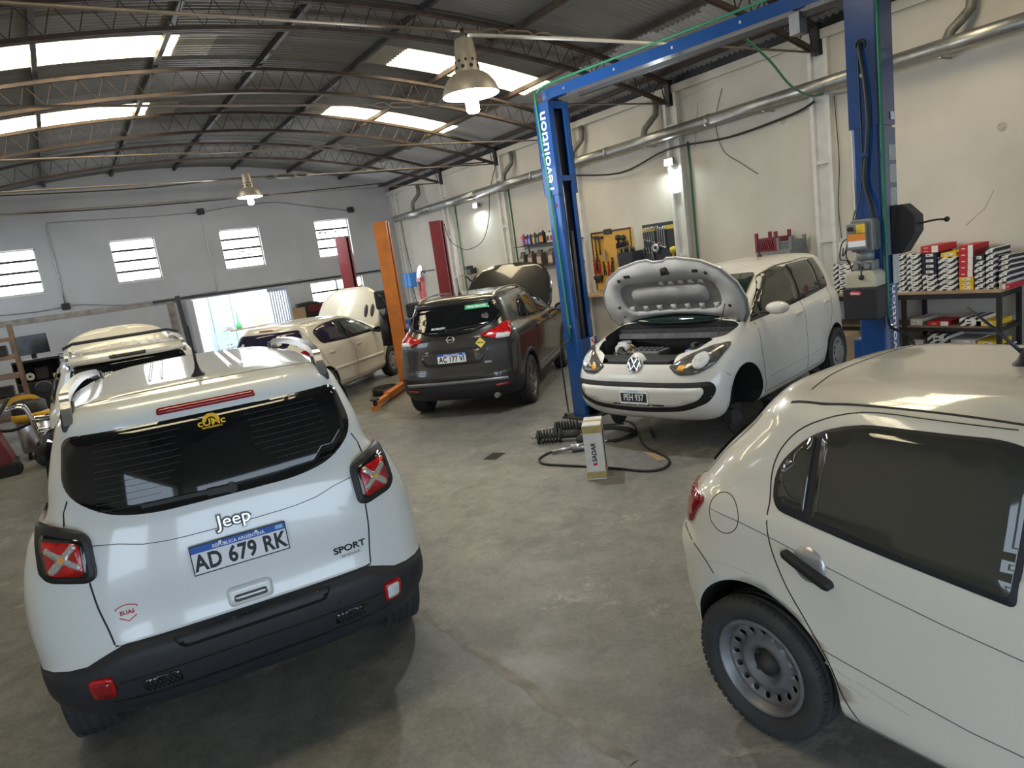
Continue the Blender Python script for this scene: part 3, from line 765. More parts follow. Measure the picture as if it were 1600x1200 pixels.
# ---------------------------------------------------------------- white compact SUV seen from behind
def jt(y, x=0.9):
    if y < -0.30: t = min(1, max(0, (abs(x)-0.50)/0.2)); return 0.69-0.065*t*t*(3-2*t)
    if y < 0.50: return 0.625-(y+0.30)/0.80*0.23
    if y > 2.9: return 0.62
    if y > 2.1: return 0.395+(y-2.1)/0.8*0.225
    return 0.395
def jb(y): return 0.345 if y < -0.45 else (0.345-(y+0.45)/0.35*0.075 if y < -0.10 else 0.27)
def jl(f): return lambda x, y: jb(y)+f*(jt(y, x)-jb(y))
jeep_loops = [
 dict(z=lambda x, y: jb(y)-0.03, w=0.0, yr=-0.35, yf=2.8, br=0.2, bf=0.2, sub=1),
 dict(z=lambda x, y: jb(y)-0.03, w=0.74, yr=-0.62, yf=3.05, br=0.35, bf=0.4, nr=3, tr=0.03, mi=1, sub=2),
 dict(z=jl(0.0), w=0.80, yr=-0.70, yf=3.25, br=0.35, bf=0.5, nr=3.2, mi=1),
 dict(z=jl(0.36), w=0.865, yr=-0.785, yf=3.38, br=0.40, bf=0.5, nr=3.6, tr=0.04, mi=1),
 dict(z=jl(0.70), w=0.885, yr=-0.815, yf=3.40, br=0.42, bf=0.5, nr=3.6, tr=0.03, mi=1),
 dict(z=jl(0.92), w=0.888, yr=-0.805, yf=3.39, br=0.42, bf=0.5, nr=3.6, tr=0.03, mi=1, sub=3),
 dict(z=jl(1.0), w=0.885, yr=-0.770, yf=3.38, br=0.40, bf=0.5, nr=3.6, tr=0.025, sharp=True),
 dict(z=lambda x, y: max(0.77, jt(y)+0.08), w=0.893, yr=-0.755, yf=3.37, br=0.38, bf=0.5, nr=3.4, tr=0.025),
 dict(z=0.93, w=0.888, yr=-0.745, yf=3.34, br=0.36, bf=0.5, nr=3.2, tr=0.035),
 dict(z=1.06, w=0.868, yr=-0.728, yf=3.28, br=0.34, bf=0.5, nr=3.0, tr=0.05, sub=3),
 dict(z=lambda x, y: 1.16 if y < 2.6 else 1.16-(y-2.6)*0.22, w=0.825, yr=-0.710, yf=3.14, br=0.33, bf=0.45, nr=2.9, tr=0.055, sub=3),
 dict(z=lambda x, y: 1.21 if y < 2.0 else 1.17, w=0.765, yr=-0.695, yf=2.42, br=0.32, bf=0.35, nr=2.9, tr=0.055, tf=0.06),
 dict(z=1.38, w=0.715, yr=-0.660, yf=2.12, br=0.30, bf=0.40, nr=3.0, tr=0.06, tf=0.08),
 dict(z=1.53, w=0.665, yr=-0.615, yf=1.80, br=0.28, bf=0.40, nr=3.0, tr=0.06, tf=0.10),
 dict(z=1.595, w=0.635, yr=-0.600, yf=1.66, br=0.26, bf=0.40, nr=3.0, tr=0.06, tf=0.12, sub=4),
 dict(z=1.640, w=0.585, yr=-0.560, yf=1.50, br=0.22, bf=0.4, nr=3.0, tr=0.05, tf=0.12, sub=4),
 dict(z=1.668, w=0.46, yr=-0.46, yf=1.32, br=0.18, bf=0.35, nr=3.0, tr=0.04, tf=0.1),
 dict(z=1.682, w=0.25, yr=-0.36, yf=1.2, br=0.15, bf=0.3, nr=2.6),
 dict(z=1.686, w=0.0, yr=-0.30, yf=1.1, br=0.1, bf=0.2)]
J = Car('compact_suv', 'white compact SUV seen from behind with X-shaped tail lamps, nearest the camera on the left', (0.542, 3.863, 0), -0.117, jeep_loops, ['paint_white', 'bumper_black'], wells=[(0.0, 0.34, 0.395, 0.56), (2.57, 0.34, 0.395, 0.56)])
# rear glass
gl = rpoly([(-0.565, 1.545), (0.565, 1.545), (0.605, 1.33), (0.47, 1.225), (0.30, 1.195), (-0.30, 1.195), (-0.47, 1.225), (-0.605, 1.33)], [0.05, 0.05, 0.14, 0.1, 0.1, 0.1, 0.1, 0.14], 6)
J.patch('window_seal', [(p[0]*1.018, 1.37+(p[1]-1.37)*1.045) for p in gl], 'R', 'black_gloss', off=0.002)
rg = J.patch('rear_window', gl, 'R', 'glass_dark', off=0.004); JL = J.lift*1.05; rg['label'] = 'dark tinted rear window with heating lines'
J.lines('heating_lines', [([(-0.50+0.004*k, 1.24+k*0.027), (0.50-0.004*k, 1.24+k*0.027)], 'R', 0.0016) for k in range(11)], 'engine_dark', rg)
for o in rg.children:
    for v in o.data.vertices: v.co.y -= 0.0045+JL
# wiper
w = MB(); a = J.pt(-0.33, 1.225, 'R', 0.02+JL)[0]; b = J.pt(0.02, 1.215, 'R', 0.022+JL)[0]; w.bar([a, a.lerp(b, 0.5)+Vector((0, -0.01, 0.004)), b], 0.016, 0.014, up=(0, -1, 0)).cyl(b+Vector((0, 0.02, 0)), b+Vector((0, -0.02, 0)), 0.022)
w.bar([b+Vector((-0.10, -0.012, 0.006)), b+Vector((0.02, -0.012, 0.0))], 0.028, 0.02, up=(0, -1, 0)); w.build('rear_wiper', 'black_plastic', J.root)
# brake light in the spoiler
J.patch('high_brake_lamp', rpoly([(-0.205, 1.578), (0.205, 1.578), (0.2, 1.605), (-0.2, 1.605)], 0.012), 'R', 'lamp_red', off=0.006, g=0.03)
# tail lamps
for sg in (1, -1):
    f = lambda pts: [(sg*p[0], p[1]) for p in (pts if sg > 0 else pts[::-1])]
    hs = J.patch('tail_lamp', f(rpoly([(0.545, 0.968), (0.735, 1.005), (0.728, 1.215), (0.54, 1.172)], [0.05, 0.05, 0.035, 0.05], 5)), 'R', 'black_plastic', off=0.028, thick=0.02, g=0.03)
    J.patch('lamp_recess', f(rpoly([(0.565, 0.992), (0.715, 1.02), (0.712, 1.175), (0.562, 1.145)], 0.03, 4)), 'R', 'black_gloss', off=0.030, g=0.03, parent=hs)
    J.patch('red_lens', f(rpoly([(0.578, 1.005), (0.702, 1.027), (0.70, 1.155), (0.576, 1.132)], 0.022, 4)), 'R', 'lamp_red_bright', off=0.037, g=0.03, parent=hs)
    c = (0.638, 1.082); X = []
    for k in range(4):
        t = math.radians(38+90*k+(8 if k % 2 else 0)); d = Vector((math.cos(t), math.sin(t))); n = Vector((-d.y, d.x)); L = 0.064; 
        X += [Vector(c)+d*0.016-n*0.0125, Vector(c)+d*L-n*0.0115, Vector(c)+d*(L+0.006), Vector(c)+d*L+n*0.0115, Vector(c)+d*0.016+n*0.0125]
    J.patch('clear_cross', f([tuple(v) for v in X]), 'R', 'lamp_cross', off=0.043, thick=0.004, g=0.012, parent=hs)
    bl = MB(); p, n = J.pt(sg*c[0], c[1], 'R', 0.046); bl.cyl(p, p+n*0.003, 0.011, n=12); bl.build('amber_bulb', 'lamp_amber', hs)
# panel gaps of the tailgate, corner panels, roof
sp = []
for sg in (1, -1):
    sp += [([(sg*0.60, 1.30), (sg*0.625, 1.25), (sg*0.632, 1.20)], 'R', 0.006), ([(sg*0.58, 0.972), (sg*0.572, 0.86), (sg*0.555, 0.76), (sg*0.545, 0.695)], 'R', 0.007),
           ([(sg*0.55, 1.115), (sg*0.45, 1.10), (sg*0.36, 1.075)], 'R', 0.003)]
sp += [([(-0.36, 1.075), (-0.2, 1.062), (0.2, 1.062), (0.36, 1.075)], 'R', 0.003), ([(-0.55, -0.40), (-0.3, -0.425), (0, -0.435), (0.3, -0.425), (0.55, -0.40)], 'T', 0.005)]
sp += [([(-0.545, 0.69), (-0.3, 0.683), (0.3, 0.683), (0.545, 0.69)], 'R', 0.007)]
J.lines('panel_gaps', sp)
# raised plate field and pull handle
J.patch('plate_field', rpoly([(-0.33, 0.86), (0.33, 0.86), (0.36, 1.05), (-0.36, 1.05)], 0.05), 'R', 'paint_white', off=-0.004, thick=0.0, g=0.06)
hd = J.patch('handle_surround', rpoly([(-0.095, 0.705), (0.095, 0.705), (0.095, 0.79), (-0.095, 0.79)], 0.025), 'R', 'paint_white', off=0.010, g=0.03)
J.patch('handle_recess', rpoly([(-0.07, 0.722), (0.07, 0.722), (0.07, 0.752), (-0.07, 0.752)], 0.012), 'R', 'steel', off=0.0115, g=0.03, parent=hd)
# bumper furniture
J.patch('bumper_notch', rpoly([(-0.30, 0.618), (0.30, 0.618), (0.34, 0.672), (-0.34, 0.672)], 0.02), 'R', 'black_gloss', off=0.004, g=0.05)
J.lines('bumper_groove', [([(-0.56, 0.545), (0.56, 0.545)], 'R', 0.008), ([(-0.60, 0.455), (-0.4, 0.44), (0.4, 0.44), (0.60, 0.455)], 'R', 0.014)], 'black_gloss')
for sg in (1, -1):
    f = lambda pts: [(sg*p[0], p[1]) for p in (pts if sg > 0 else pts[::-1])]
    fl = J.patch('fog_lamp', f(rpoly([(0.575, 0.495), (0.655, 0.50), (0.665, 0.59), (0.575, 0.588)], 0.025)), 'R', 'lamp_red_bright', off=0.014, g=0.025)
    J.patch('fog_lens', f(rpoly([(0.588, 0.508), (0.643, 0.512), (0.65, 0.575), (0.588, 0.575)], 0.015)), 'R', 'lamp_clear' if sg > 0 else 'lamp_red', off=0.018, g=0.02, parent=fl)
    gp = J.patch('bumper_grille', f(rpoly([(0.33, 0.462), (0.47, 0.462), (0.485, 0.528), (0.33, 0.528)], 0.02)), 'R', 'black_gloss', off=0.004, g=0.03)
    me = MB()
    for k in range(8):
        for q in range(4):
            x = 0.345+k*0.0175+(0.009 if q % 2 else 0); z = 0.472+q*0.0155
            if x < 0.472: p, n = J.pt(sg*x, z, 'R', 0.008); me.cyl(p-n*0.004, p+n*0.001, 0.0062, n=6)
    tag(me.build('mesh_cells', 'bumper_black', gp), kind='stuff')
    for x, z in ((0.36, 0.575), (0.735, 0.56)): sn = MB(); p, n = J.pt(sg*x, z, 'R', 0.0); sn.cyl(p-n*0.003, p+n*0.004, 0.012, n=14); sn.build('parking_sensor', 'black_plastic', J.root)
# plate and badges
p, n = J.pt(0, 0.954, 'R'); Mp = frame((0, p.y-0.014, 0.954), (1, 0, 0), (0, 0.05, 1)); plate_mercosur(J.root, Mp, 'AD 679 RK')
p, n = J.pt(0, 1.083, 'R', 0.002); nb = text('badge_lettering', 'Jeep', 0.078, 'black_gloss', J.root, frame(p+Vector((0, -0.003, 0)), (1, 0, 0), (0, 0.12, 1)), depth=0.004, bold=0.0065, sx=1.05)
text('badge_lettering', 'Jeep', 0.078, 'chrome', J.root, frame(p+Vector((0, -0.0075, 0)), (1, 0, 0), (0, 0.12, 1)), depth=0.001, bold=-0.0005, sx=1.05)
p, n = J.pt(0.462, 0.80, 'R', 0.003); text('badge_lettering', 'SPORT', 0.042, 'gap_dark', J.root, frame(p, (1, 0.12, 0), (0, 0.05, 1)), depth=0.002, bold=0.0008, sx=1.25)
p, n = J.pt(0.462, 0.768, 'R', 0.003); text('badge_lettering', 'RENEGADE', 0.017, 'steel', J.root, frame(p, (1, 0.12, 0), (0, 0.05, 1)), depth=0.001, sx=1.1)
p, n = J.pt(-0.475, 0.815, 'R', 0.002); st = text('shop_sticker', 'ELIAS', 0.024, 'red_print', J.root, frame(p, (1, -0.12, 0), (0, 0.05, 1)), depth=0.0006, bold=0.0005, sx=1.0)
J.lines('sticker_outline', [([(-0.513, 0.830), (-0.513, 0.838), (-0.475, 0.848), (-0.437, 0.838), (-0.437, 0.830)], 'R', 0.004), ([(-0.508, 0.797), (-0.475, 0.778), (-0.442, 0.797)], 'R', 0.004)], 'red_print', st)
# gold gear sticker on the rear window
p, n = J.pt(0, 1.508, 'R', 0.007+JL+0.004); Ms = frame(p, (1, 0, 0), (0, 0.32, 1))
g = MB(); nt_ = 9
for i in range(nt_):
    t = math.pi*(i+0.5)/nt_; g.M = Ms @ Matrix.Rotation(t, 4, 'Z'); g.box((0.026, -0.005, 0), (0.036, 0.005, 0.001))
g.M = Ms
for i in range(16):
    a, b = math.pi*i/16, math.pi*(i+1)/16; g._add([(0.02*math.cos(a), 0.02*math.sin(a), 0.0006), (0.028*math.cos(a), 0.028*math.sin(a), 0.0006), (0.028*math.cos(b), 0.028*math.sin(b), 0.0006), (0.02*math.cos(b), 0.02*math.sin(b), 0.0006)], [(0,1,2,3)])
sk = g.build('gear_sticker', 'gold_sticker', J.root)
text('lettering', 'cUMc', 0.042, 'gold_sticker', sk, Ms @ Matrix.Translation((0, -0.004, 0)), depth=0.0005, bold=0.001, sx=1.15)
text('lettering', 'MANTENIMIENTO', 0.0115, 'gold_sticker', sk, Ms @ Matrix.Translation((0, -0.026, 0)), depth=0.0004, bold=0.0003, sx=0.9)
# side glass, doors, front end
sw = rpoly([(-0.28, 1.20), (0.55, 1.175), (2.0, 1.17), (1.62, 1.49), (0.8, 1.535), (-0.2, 1.50)], [0.08, 0, 0.05, 0.1, 0.05, 0.08])
J.both('side_window', sw, 'glass_dark', off=0.004)
for sg, v in ((1, 'S'), (-1, 'L')):
    J.lines('door_gaps', [([(0.42, 1.19), (0.42, 0.72), (0.52, 0.42)], v, 0.006), ([(1.22, 1.55), (1.22, 0.42)], v, 0.006), ([(2.05, 1.15), (2.02, 0.7), (2.0, 0.42)], v, 0.006)])
    J.patch('pillar_trim', [(1.16, 1.18), (1.28, 1.18), (1.25, 1.52), (1.16, 1.525)], v, 'black_gloss', off=0.007)
    for y in (0.62, 1.42):
        J.patch('door_handle', rpoly([(y, 1.03), (y+0.2, 1.03), (y+0.2, 1.065), (y, 1.065)], 0.015), v, 'paint_white', off=0.022, g=0.04)
    J.patch('wheel_arch_trim', [tuple(q) for q in arc((0, 0.34), 0.455, -0.1, math.pi+0.1, 20)]+[tuple(q) for q in arc((0, 0.34), 0.396, math.pi+0.1, -0.1, 20)], v, 'bumper_black', off=0.010, g=0.05)
    J.patch('wheel_arch_trim', [tuple(q) for q in arc((2.57, 0.34), 0.455, -0.1, math.pi+0.1, 20)]+[tuple(q) for q in arc((2.57, 0.34), 0.396, math.pi+0.1, -0.1, 20)], v, 'bumper_black', off=0.010, g=0.05)
J.patch('windscreen', rpoly([(-0.62, 1.22), (0.62, 1.22), (0.52, 1.56), (-0.52, 1.56)], 0.06), 'F', 'glass_dark')
J.mir('head_lamp', [tuple(q) for q in arc((0.60, 0.93), 0.10, 0, 2*math.pi, 20)[:-1]], 'F', 'lamp_clear', off=0.01)
for k in range(7): J.patch('grille_slot', rpoly([(-0.36+k*0.12-0.035, 0.86), (-0.36+k*0.12+0.035, 0.86), (-0.36+k*0.12+0.035, 1.0), (-0.36+k*0.12-0.035, 1.0)], 0.02), 'F', 'black_gloss', off=0.003)
mirror_pair(J, 1.95, 1.20, 0.86, 'black_gloss', 0.19, 0.16, 0.12)
# roof rails, ribs, antenna
for sg in (1, -1):
    z = lambda y: J.pt(sg*0.535, y, 'T')[0].z
    pts = [(sg*0.535, -0.50, z(-0.50)-0.01), (sg*0.536, -0.45, z(-0.45)+0.035), (sg*0.537, -0.34, z(-0.34)+0.066), (sg*0.537, 0.2, z(0.2)+0.075), (sg*0.53, 0.7, z(0.7)+0.058), (sg*0.535, 1.0, z(1.0)+0.042), (sg*0.54, 1.25, z(1.25)-0.005)]
    r = MB().bar(smooth_path(pts, 5), 0.036, 0.034); o = r.build('roof_rail', 'alu_rail', J.root)
    for y0, y1 in ((-0.51, -0.38), (1.12, 1.28)):
        f = MB(); f.prism([(y0, z(y0)-0.02), (y1, z(y1)-0.02), (y1, z(y1)+0.035 if y0 < 0 else z(y1)), (y0+0.05, z(y0)+0.055 if y0 < 0 else z(y0)+0.05), (y0, z(y0)+0.012 if y0 < 0 else z(y0)+0.05)], 'x', sg*0.537-0.026, sg*0.537+0.026, bev=0.006); f.build('rail_foot', 'black_plastic', o)
    for x in (0.16, 0.215):
        J.patch('roof_rib', rpoly([(sg*(x-0.007), -0.12), (sg*(x+0.007), -0.12), (sg*(x+0.007), 1.0), (sg*(x-0.007), 1.0)], 0.004), 'T', 'paint_white', off=0.006, g=0.06)
p, n = J.pt(0, -0.30, 'T'); antenna(J.root, p, 0.20, 0.35)
wm = spoke_wheel(0.34, 0.215, 0.225, 5, 'alloy')
for x, y in ((-0.77, 0), (0.77, 0), (-0.77, 2.57), (0.77, 2.57)): J.wheel(x, y, 0.34, wm, x < 0)
def LP(z, w, yr, yf, **k): return dict(z=z, w=w, yr=yr, yf=yf, **k)
def bay(y0, y1, w0, w1, z0, mats, z1=1.6):
    """cutter that opens the engine bay"""
    wi = len(mats); mb = MB(); mb.prism(rpoly([(-w0, y0), (w0, y0), (w0*0.98, (y0+y1)/2), (w1, y1-0.04), (0, y1), (-w1, y1-0.04), (-w0*0.98, (y0+y1)/2)], 0.08), 'z', z0, z1, mi=wi)
    return mb.mesh('c', *(list(mats)+['well_black']))
def engine_block(car, y, z, w=0.42):
    e = MB(); e.box((-w*0.6, y-0.16, z-0.28), (w*0.45, y+0.16, z), bev=0.02); e.box((w*0.55, y-0.18, z-0.25), (w*1.25, y+0.08, z-0.04), bev=0.02); e.cyl((-w, y, z-0.12), (-w*0.6, y, z-0.12), 0.12, n=20)
    return e.build('engine', 'engine_dark', car.root)
def hood_panel(car, poly, y, z, theta, mt, under='hood_under', crown=0.05, name='bonnet', th=0.02):
    """raised bonnet: poly is (u across, v from the hinge); hinge line at (y, z); theta above horizontal"""
    bd = [Vector(p) for p in poly]; g = 0.09; pts = []
    for i, p in enumerate(bd):
        q = bd[(i+1) % len(bd)]; k = max(1, int((q-p).length/g)); pts += [p+(q-p)*j/k for j in range(k)]
    nb = len(pts); mx = max(abs(p.x) for p in bd); my = max(p.y for p in bd); border = list(pts)
    def ins(pt):
        c = False; j = nb-1
        for i in range(nb):
            a, b = border[i], border[j]
            if (a.y > pt.y) != (b.y > pt.y) and pt.x < (b.x-a.x)*(pt.y-a.y)/(b.y-a.y)+a.x: c = not c
            j = i
        return c
    v = 0.05
    while v < my:
        u = -mx
        while u < mx:
            pt = Vector((u, v))
            if ins(pt) and min((pt-b).length for b in border) > g*0.45: pts.append(pt)
            u += g
        v += g
    vo, eo, fo, *_ = geometry.delaunay_2d_cdt(pts, [(i, (i+1) % nb) for i in range(nb)], [], 1, 1e-6)
    c, s = math.cos(theta), math.sin(theta)
    def P(u, v, off=0.0):
        hgt = crown*(1-(u/mx)**2)-0.04*(v/my)**3+off   # along the outer normal
        return Vector((u, y+v*c-hgt*s, z+v*s+hgt*c))
    bm = bmesh.new(); top = [bm.verts.new(P(p.x, p.y)) for p in vo]; bot = [bm.verts.new(P(p.x, p.y, -th)) for p in vo]
    for f in fo:
        a = bm.faces.new([top[i] for i in f]); b = bm.faces.new([bot[i] for i in f][::-1]); a.smooth = b.smooth = True; b.material_index = 1
    for e in [e for e in bm.edges if len(e.link_faces) == 1 and e.verts[0] in set(top)]:
        i, j = top.index(e.verts[0]), top.index(e.verts[1])
        try: bm.faces.new((top[i], top[j], bot[j], bot[i]))
        except ValueError: pass
    bmesh.ops.recalc_face_normals(bm, faces=bm.faces)
    me = bpy.data.meshes.new(name); bm.to_mesh(me); bm.free(); me.materials.append(M[mt]); me.materials.append(M[under])
    return link(name, me, car.root), P
def prop_rod(car, a, b): MB().tube([a, b], 0.005, 6).build('prop_rod', 'dark_steel', car.root)
# ---------------------------------------------------------------- white hatchback on the right
gol_loops = [
 LP(0.19, 0.0, -0.2, 2.6, br=0.2, bf=0.2, sub=1), LP(0.19, 0.70, -0.36, 2.85, br=0.35, bf=0.4, sub=2),
 LP(0.25, 0.785, -0.54, 2.99, br=0.5, bf=0.6, nr=2.9), LP(0.42, 0.815, -0.595, 3.06, br=0.5, bf=0.6, nr=2.9), LP(0.60, 0.824, -0.61, 3.08, br=0.5, bf=0.6, nr=2.9, sub=3),
 LP(0.735, 0.825, -0.605, 3.06, br=0.5, bf=0.6, nr=2.9, sub=2), LP(0.765, 0.825, -0.580, 3.04, br=0.5, bf=0.6, nr=2.8, sub=3),
 LP(0.86, 0.822, -0.555, 2.99, br=0.5, bf=0.6, nr=2.8), LP(0.955, 0.805, -0.505, 2.88, br=0.48, bf=0.6, nr=2.8, sub=3),
 LP(lambda x, y: 1.0 if y < 2.1 else 1.0-(y-2.1)*0.06, 0.775, -0.465, 2.28, br=0.46, bf=0.4, nr=2.8, sub=3),
 LP(1.10, 0.74, -0.375, 2.0, br=0.44, bf=0.26, nf=3.2, nr=2.8, tf=0.08), LP(1.225, 0.69, -0.245, 1.66, br=0.42, bf=0.26, nf=3.2, nr=2.8, tf=0.1),
 LP(1.31, 0.645, -0.165, 1.4, br=0.38, bf=0.26, nf=3.2, nr=2.9, tf=0.12, sub=4), LP(1.362, 0.575, -0.10, 1.22, br=0.30, bf=0.4, nr=3, tf=0.12, sub=4),
 LP(1.392, 0.44, 0.0, 1.05, br=0.25, bf=0.35, nr=3), LP(1.405, 0.24, 0.1, 0.95, br=0.2, bf=0.3), LP(1.409, 0.0, 0.15, 0.9, br=0.1, bf=0.2)]
G = Car('hatchback_car', 'white hatchback cropped by the right picture edge, steel rear wheel and black door handle', (2.814, 1.669, 0), -3.135, gol_loops, ['paint_white_warm'], wells=[(0.0, 0.31, 0.345, 0.52), (2.465, 0.31, 0.345, 0.52)])
for v in ('S', 'L'):
    seal = rpoly([(0.085, 0.985), (0.90, 0.905), (0.905, 1.30), (0.80, 1.325), (0.37, 1.318), (0.20, 1.265), (0.075, 1.13)], [0.06, 0.02, 0.04, 0.06, 0.1, 0.08, 0.08], 5)
    G.patch('window_seal', seal, v, 'black_rough', off=0.004, g=0.04)
    G.patch('side_window', rpoly([(0.262, 0.992), (0.885, 0.928), (0.892, 1.285), (0.79, 1.315), (0.38, 1.308), (0.252, 1.266)], [0.01, 0.02, 0.04, 0.06, 0.1, 0.02], 5), v, 'glass_grey', off=0.009, g=0.05)
    G.patch('quarter_window', rpoly([(0.11, 1.01), (0.225, 0.998), (0.222, 1.256), (0.19, 1.24), (0.098, 1.128)], [0.04, 0.01, 0.01, 0.05, 0.05], 5), v, 'glass_grey', off=0.009, g=0.04)
    G.lines('window_divider', [([(0.243, 0.996), (0.243, 1.255)], v, 0.014)], 'black_rough')
    G.patch('front_window', rpoly([(1.02, 0.905), (1.95, 0.93), (1.55, 1.245), (1.2, 1.31), (1.02, 1.305)], 0.04), v, 'glass_grey', off=0.007)
    door = [(0.41, 0.27), (0.355, 0.36), (0.315, 0.47), (0.235, 0.60), (0.155, 0.72), (0.095, 0.86), (0.072, 1.0), (0.062, 1.12), (0.10, 1.22), (0.19, 1.295), (0.36, 1.348), (0.6, 1.352), (0.82, 1.345)]
    G.lines('door_gaps', [(door, v, 0.005), ([(0.965, 1.33), (0.965, 0.9), (0.96, 0.25)], v, 0.007), ([(1.93, 0.9), (1.92, 0.5), (1.95, 0.25)], v, 0.007), ([(-0.45, 0.752), (-0.36, 0.75), (-0.26, 0.70), (-0.20, 0.635)], v, 0.005)])
    G.lines('body_crease', [([(-0.20, 0.915), (0.07, 0.885), (0.95, 0.755), (1.9, 0.72)], v, 0.003), ([(0.29, 0.51), (0.78, 0.453), (1.9, 0.43)], v, 0.0035), ([(0.40, 0.262), (1.9, 0.245)], v, 0.005)], 'steel_rim')
    ring = arc((-0.132, 0.913), 0.078, 0, 2*math.pi, 28)
    G.lines('fuel_flap', [(ring, v, 0.003)])
    cup = G.patch('handle_cup', arc((0.262, 0.828), 0.066, 0, 2*math.pi, 24)[:-1], v, 'silver_trim', off=0.002, g=0.03)
    G.patch('door_handle', rpoly([(0.165, 0.862), (0.355, 0.797), (0.36, 0.772), (0.335, 0.768), (0.165, 0.835)], 0.014), v, 'black_plastic', off=0.030, g=0.03)
    G.patch('door_handle', rpoly([(1.05, 0.80), (1.24, 0.785), (1.24, 0.75), (1.05, 0.765)], 0.018), v, 'black_plastic', off=0.030, g=0.03)
    gs = 1 if v == 'S' else -1; G.lines('roof_seam', [([(gs*0.555, 0.06), (gs*0.562, 0.25), (gs*0.56, 0.6), (gs*0.54, 0.95)], 'T', 0.012)], 'black_rough')
    mat('dusty', (0.45, 0.43, 0.40), 0.7) if v == 'S' else 0
    G.lines('scuffs', [([(0.30, 0.46), (0.40, 0.435)], v, 0.002), ([(0.36, 0.415), (0.45, 0.39)], v, 0.002), ([(0.42, 0.44), (0.6, 0.405)], v, 0.0018), ([(-0.27, 0.665), (-0.2, 0.69), (-0.1, 0.70), (0.0, 0.70)], v, 0.0015)], 'dusty')
f = rpoly([(0.50, 0.79), (0.725, 0.80), (0.745, 0.945), (0.62, 0.95), (0.50, 0.93)], 0.03)
for sg in (1, -1):
    q = [(sg*p[0], p[1]) for p in (f if sg > 0 else f[::-1])]; G.patch('tail_lamp', q, 'R', 'lamp_red', off=0.012, g=0.03)
G.patch('rear_window', rpoly([(-0.50, 1.0), (0.50, 1.0), (0.43, 1.26), (-0.43, 1.26)], 0.05), 'R', 'glass_dark')
G.lines('tailgate_gap', [([(0.52, 1.27), (0.60, 1.0), (0.50, 0.94)], 'R', 0.006), ([(-0.52, 1.27), (-0.60, 1.0), (-0.50, 0.94)], 'R', 0.006), ([(-0.55, 0.755), (0.55, 0.755)], 'R', 0.007), ([(-0.48, 0.10), (-0.25, 0.06), (0, 0.05), (0.25, 0.06), (0.48, 0.10)], 'T', 0.006)])
G.patch('windscreen', rpoly([(-0.6, 1.02), (0.6, 1.02), (0.48, 1.30), (-0.48, 1.30)], 0.05), 'F', 'glass_dark')
G.mir('head_lamp', rpoly([(0.40, 0.68), (0.70, 0.72), (0.74, 0.85), (0.45, 0.80)], 0.03), 'F', 'lamp_clear', off=0.008)
G.patch('grille', rpoly([(-0.36, 0.66), (0.36, 0.66), (0.40, 0.76), (-0.40, 0.76)], 0.02), 'F', 'black_plastic')
p, n = G.pt(0.0, 0.62, 'T'); antenna(G.root, p, 0.24, 0.85)
mirror_pair(G, 1.85, 0.98, 0.80, 'black_plastic')
wm = steel_wheel(0.292, 0.185, 0.196)
for x, y in ((-0.715, 0), (0.715, 0), (-0.715, 2.465), (0.715, 2.465)): G.wheel(x, y, 0.292, wm, x < 0)
# ---------------------------------------------------------------- grey crossover
def kt(y): return 0.50 if y < -0.25 else (0.36 if 0.35 < y < 2.2 else (0.50-(y+0.25)/0.6*0.14 if y <= 0.35 else min(0.55, 0.36+(y-2.2)*0.25)))
kl = lambda f: (lambda x, y: 0.24+f*(kt(y)-0.24))
kicks_loops = [
 LP(0.22, 0.0, -0.3, 2.9, br=0.2, bf=0.2, sub=1), LP(0.22, 0.74, -0.46, 3.1, mi=1, sub=2),
 LP(kl(0.12), 0.82, -0.64, 3.30, nr=3.0, mi=1), LP(kl(0.6), 0.87, -0.765, 3.42, nr=3.2, br=0.42, mi=1), LP(kl(1.0), 0.882, -0.785, 3.45, nr=3.2, br=0.42, sub=3, sharp=True),
 LP(0.585, 0.884, -0.78, 3.45, nr=3.2, br=0.42), LP(0.70, 0.888, -0.752, 3.44, nr=3.0, br=0.42), LP(0.85, 0.886, -0.728, 3.42, nr=2.8, br=0.42),
 LP(0.99, 0.875, -0.708, 3.34, nr=2.7, br=0.42, sub=3), LP(lambda x, y: 1.075 if y < 2.3 else 1.075-(y-2.3)*0.09, 0.845, -0.688, 3.12, nr=2.7, br=0.42, sub=3),
 LP(1.135, 0.79, -0.655, 2.42, nr=2.7, br=0.42, bf=0.4), LP(1.29, 0.73, -0.565, 2.08, nr=2.8, br=0.38, bf=0.26, nf=3.2, tf=0.08), LP(1.43, 0.675, -0.475, 1.74, nr=2.9, br=0.35, bf=0.26, nf=3.2, tf=0.1),
 LP(1.515, 0.625, -0.44, 1.5, nr=3, br=0.32, bf=0.26, nf=3.2, tf=0.12, sub=4), LP(1.553, 0.55, -0.385, 1.32, nr=3, br=0.28, bf=0.4, sub=4), LP(1.578, 0.42, -0.29, 1.15, nr=3, br=0.2, bf=0.35), LP(1.588, 0.22, -0.2, 1.0, br=0.2, bf=0.3), LP(1.591, 0.0, -0.1, 0.9, br=0.1, bf=0.2)]
km = ['paint_grey', 'bumper_black']
K = Car('crossover_car', 'dark grey crossover with a green PRINCIPIANTE sticker, bonnet up, left of the blue lift post', (4.668, 8.368, 0), -0.833, kicks_loops, km, wells=[(0.0, 0.33, 0.385, 0.56), (2.62, 0.33, 0.385, 0.56)], cuts=[bay(2.42, 3.28, 0.66, 0.5, 0.55, km)])
gl = rpoly([(-0.52, 1.475), (0.52, 1.475), (0.66, 1.30), (0.60, 1.22), (0.30, 1.125), (-0.30, 1.125), (-0.60, 1.22), (-0.66, 1.30)], [0.04, 0.04, 0.05, 0.05, 0.1, 0.1, 0.05, 0.05], 5)
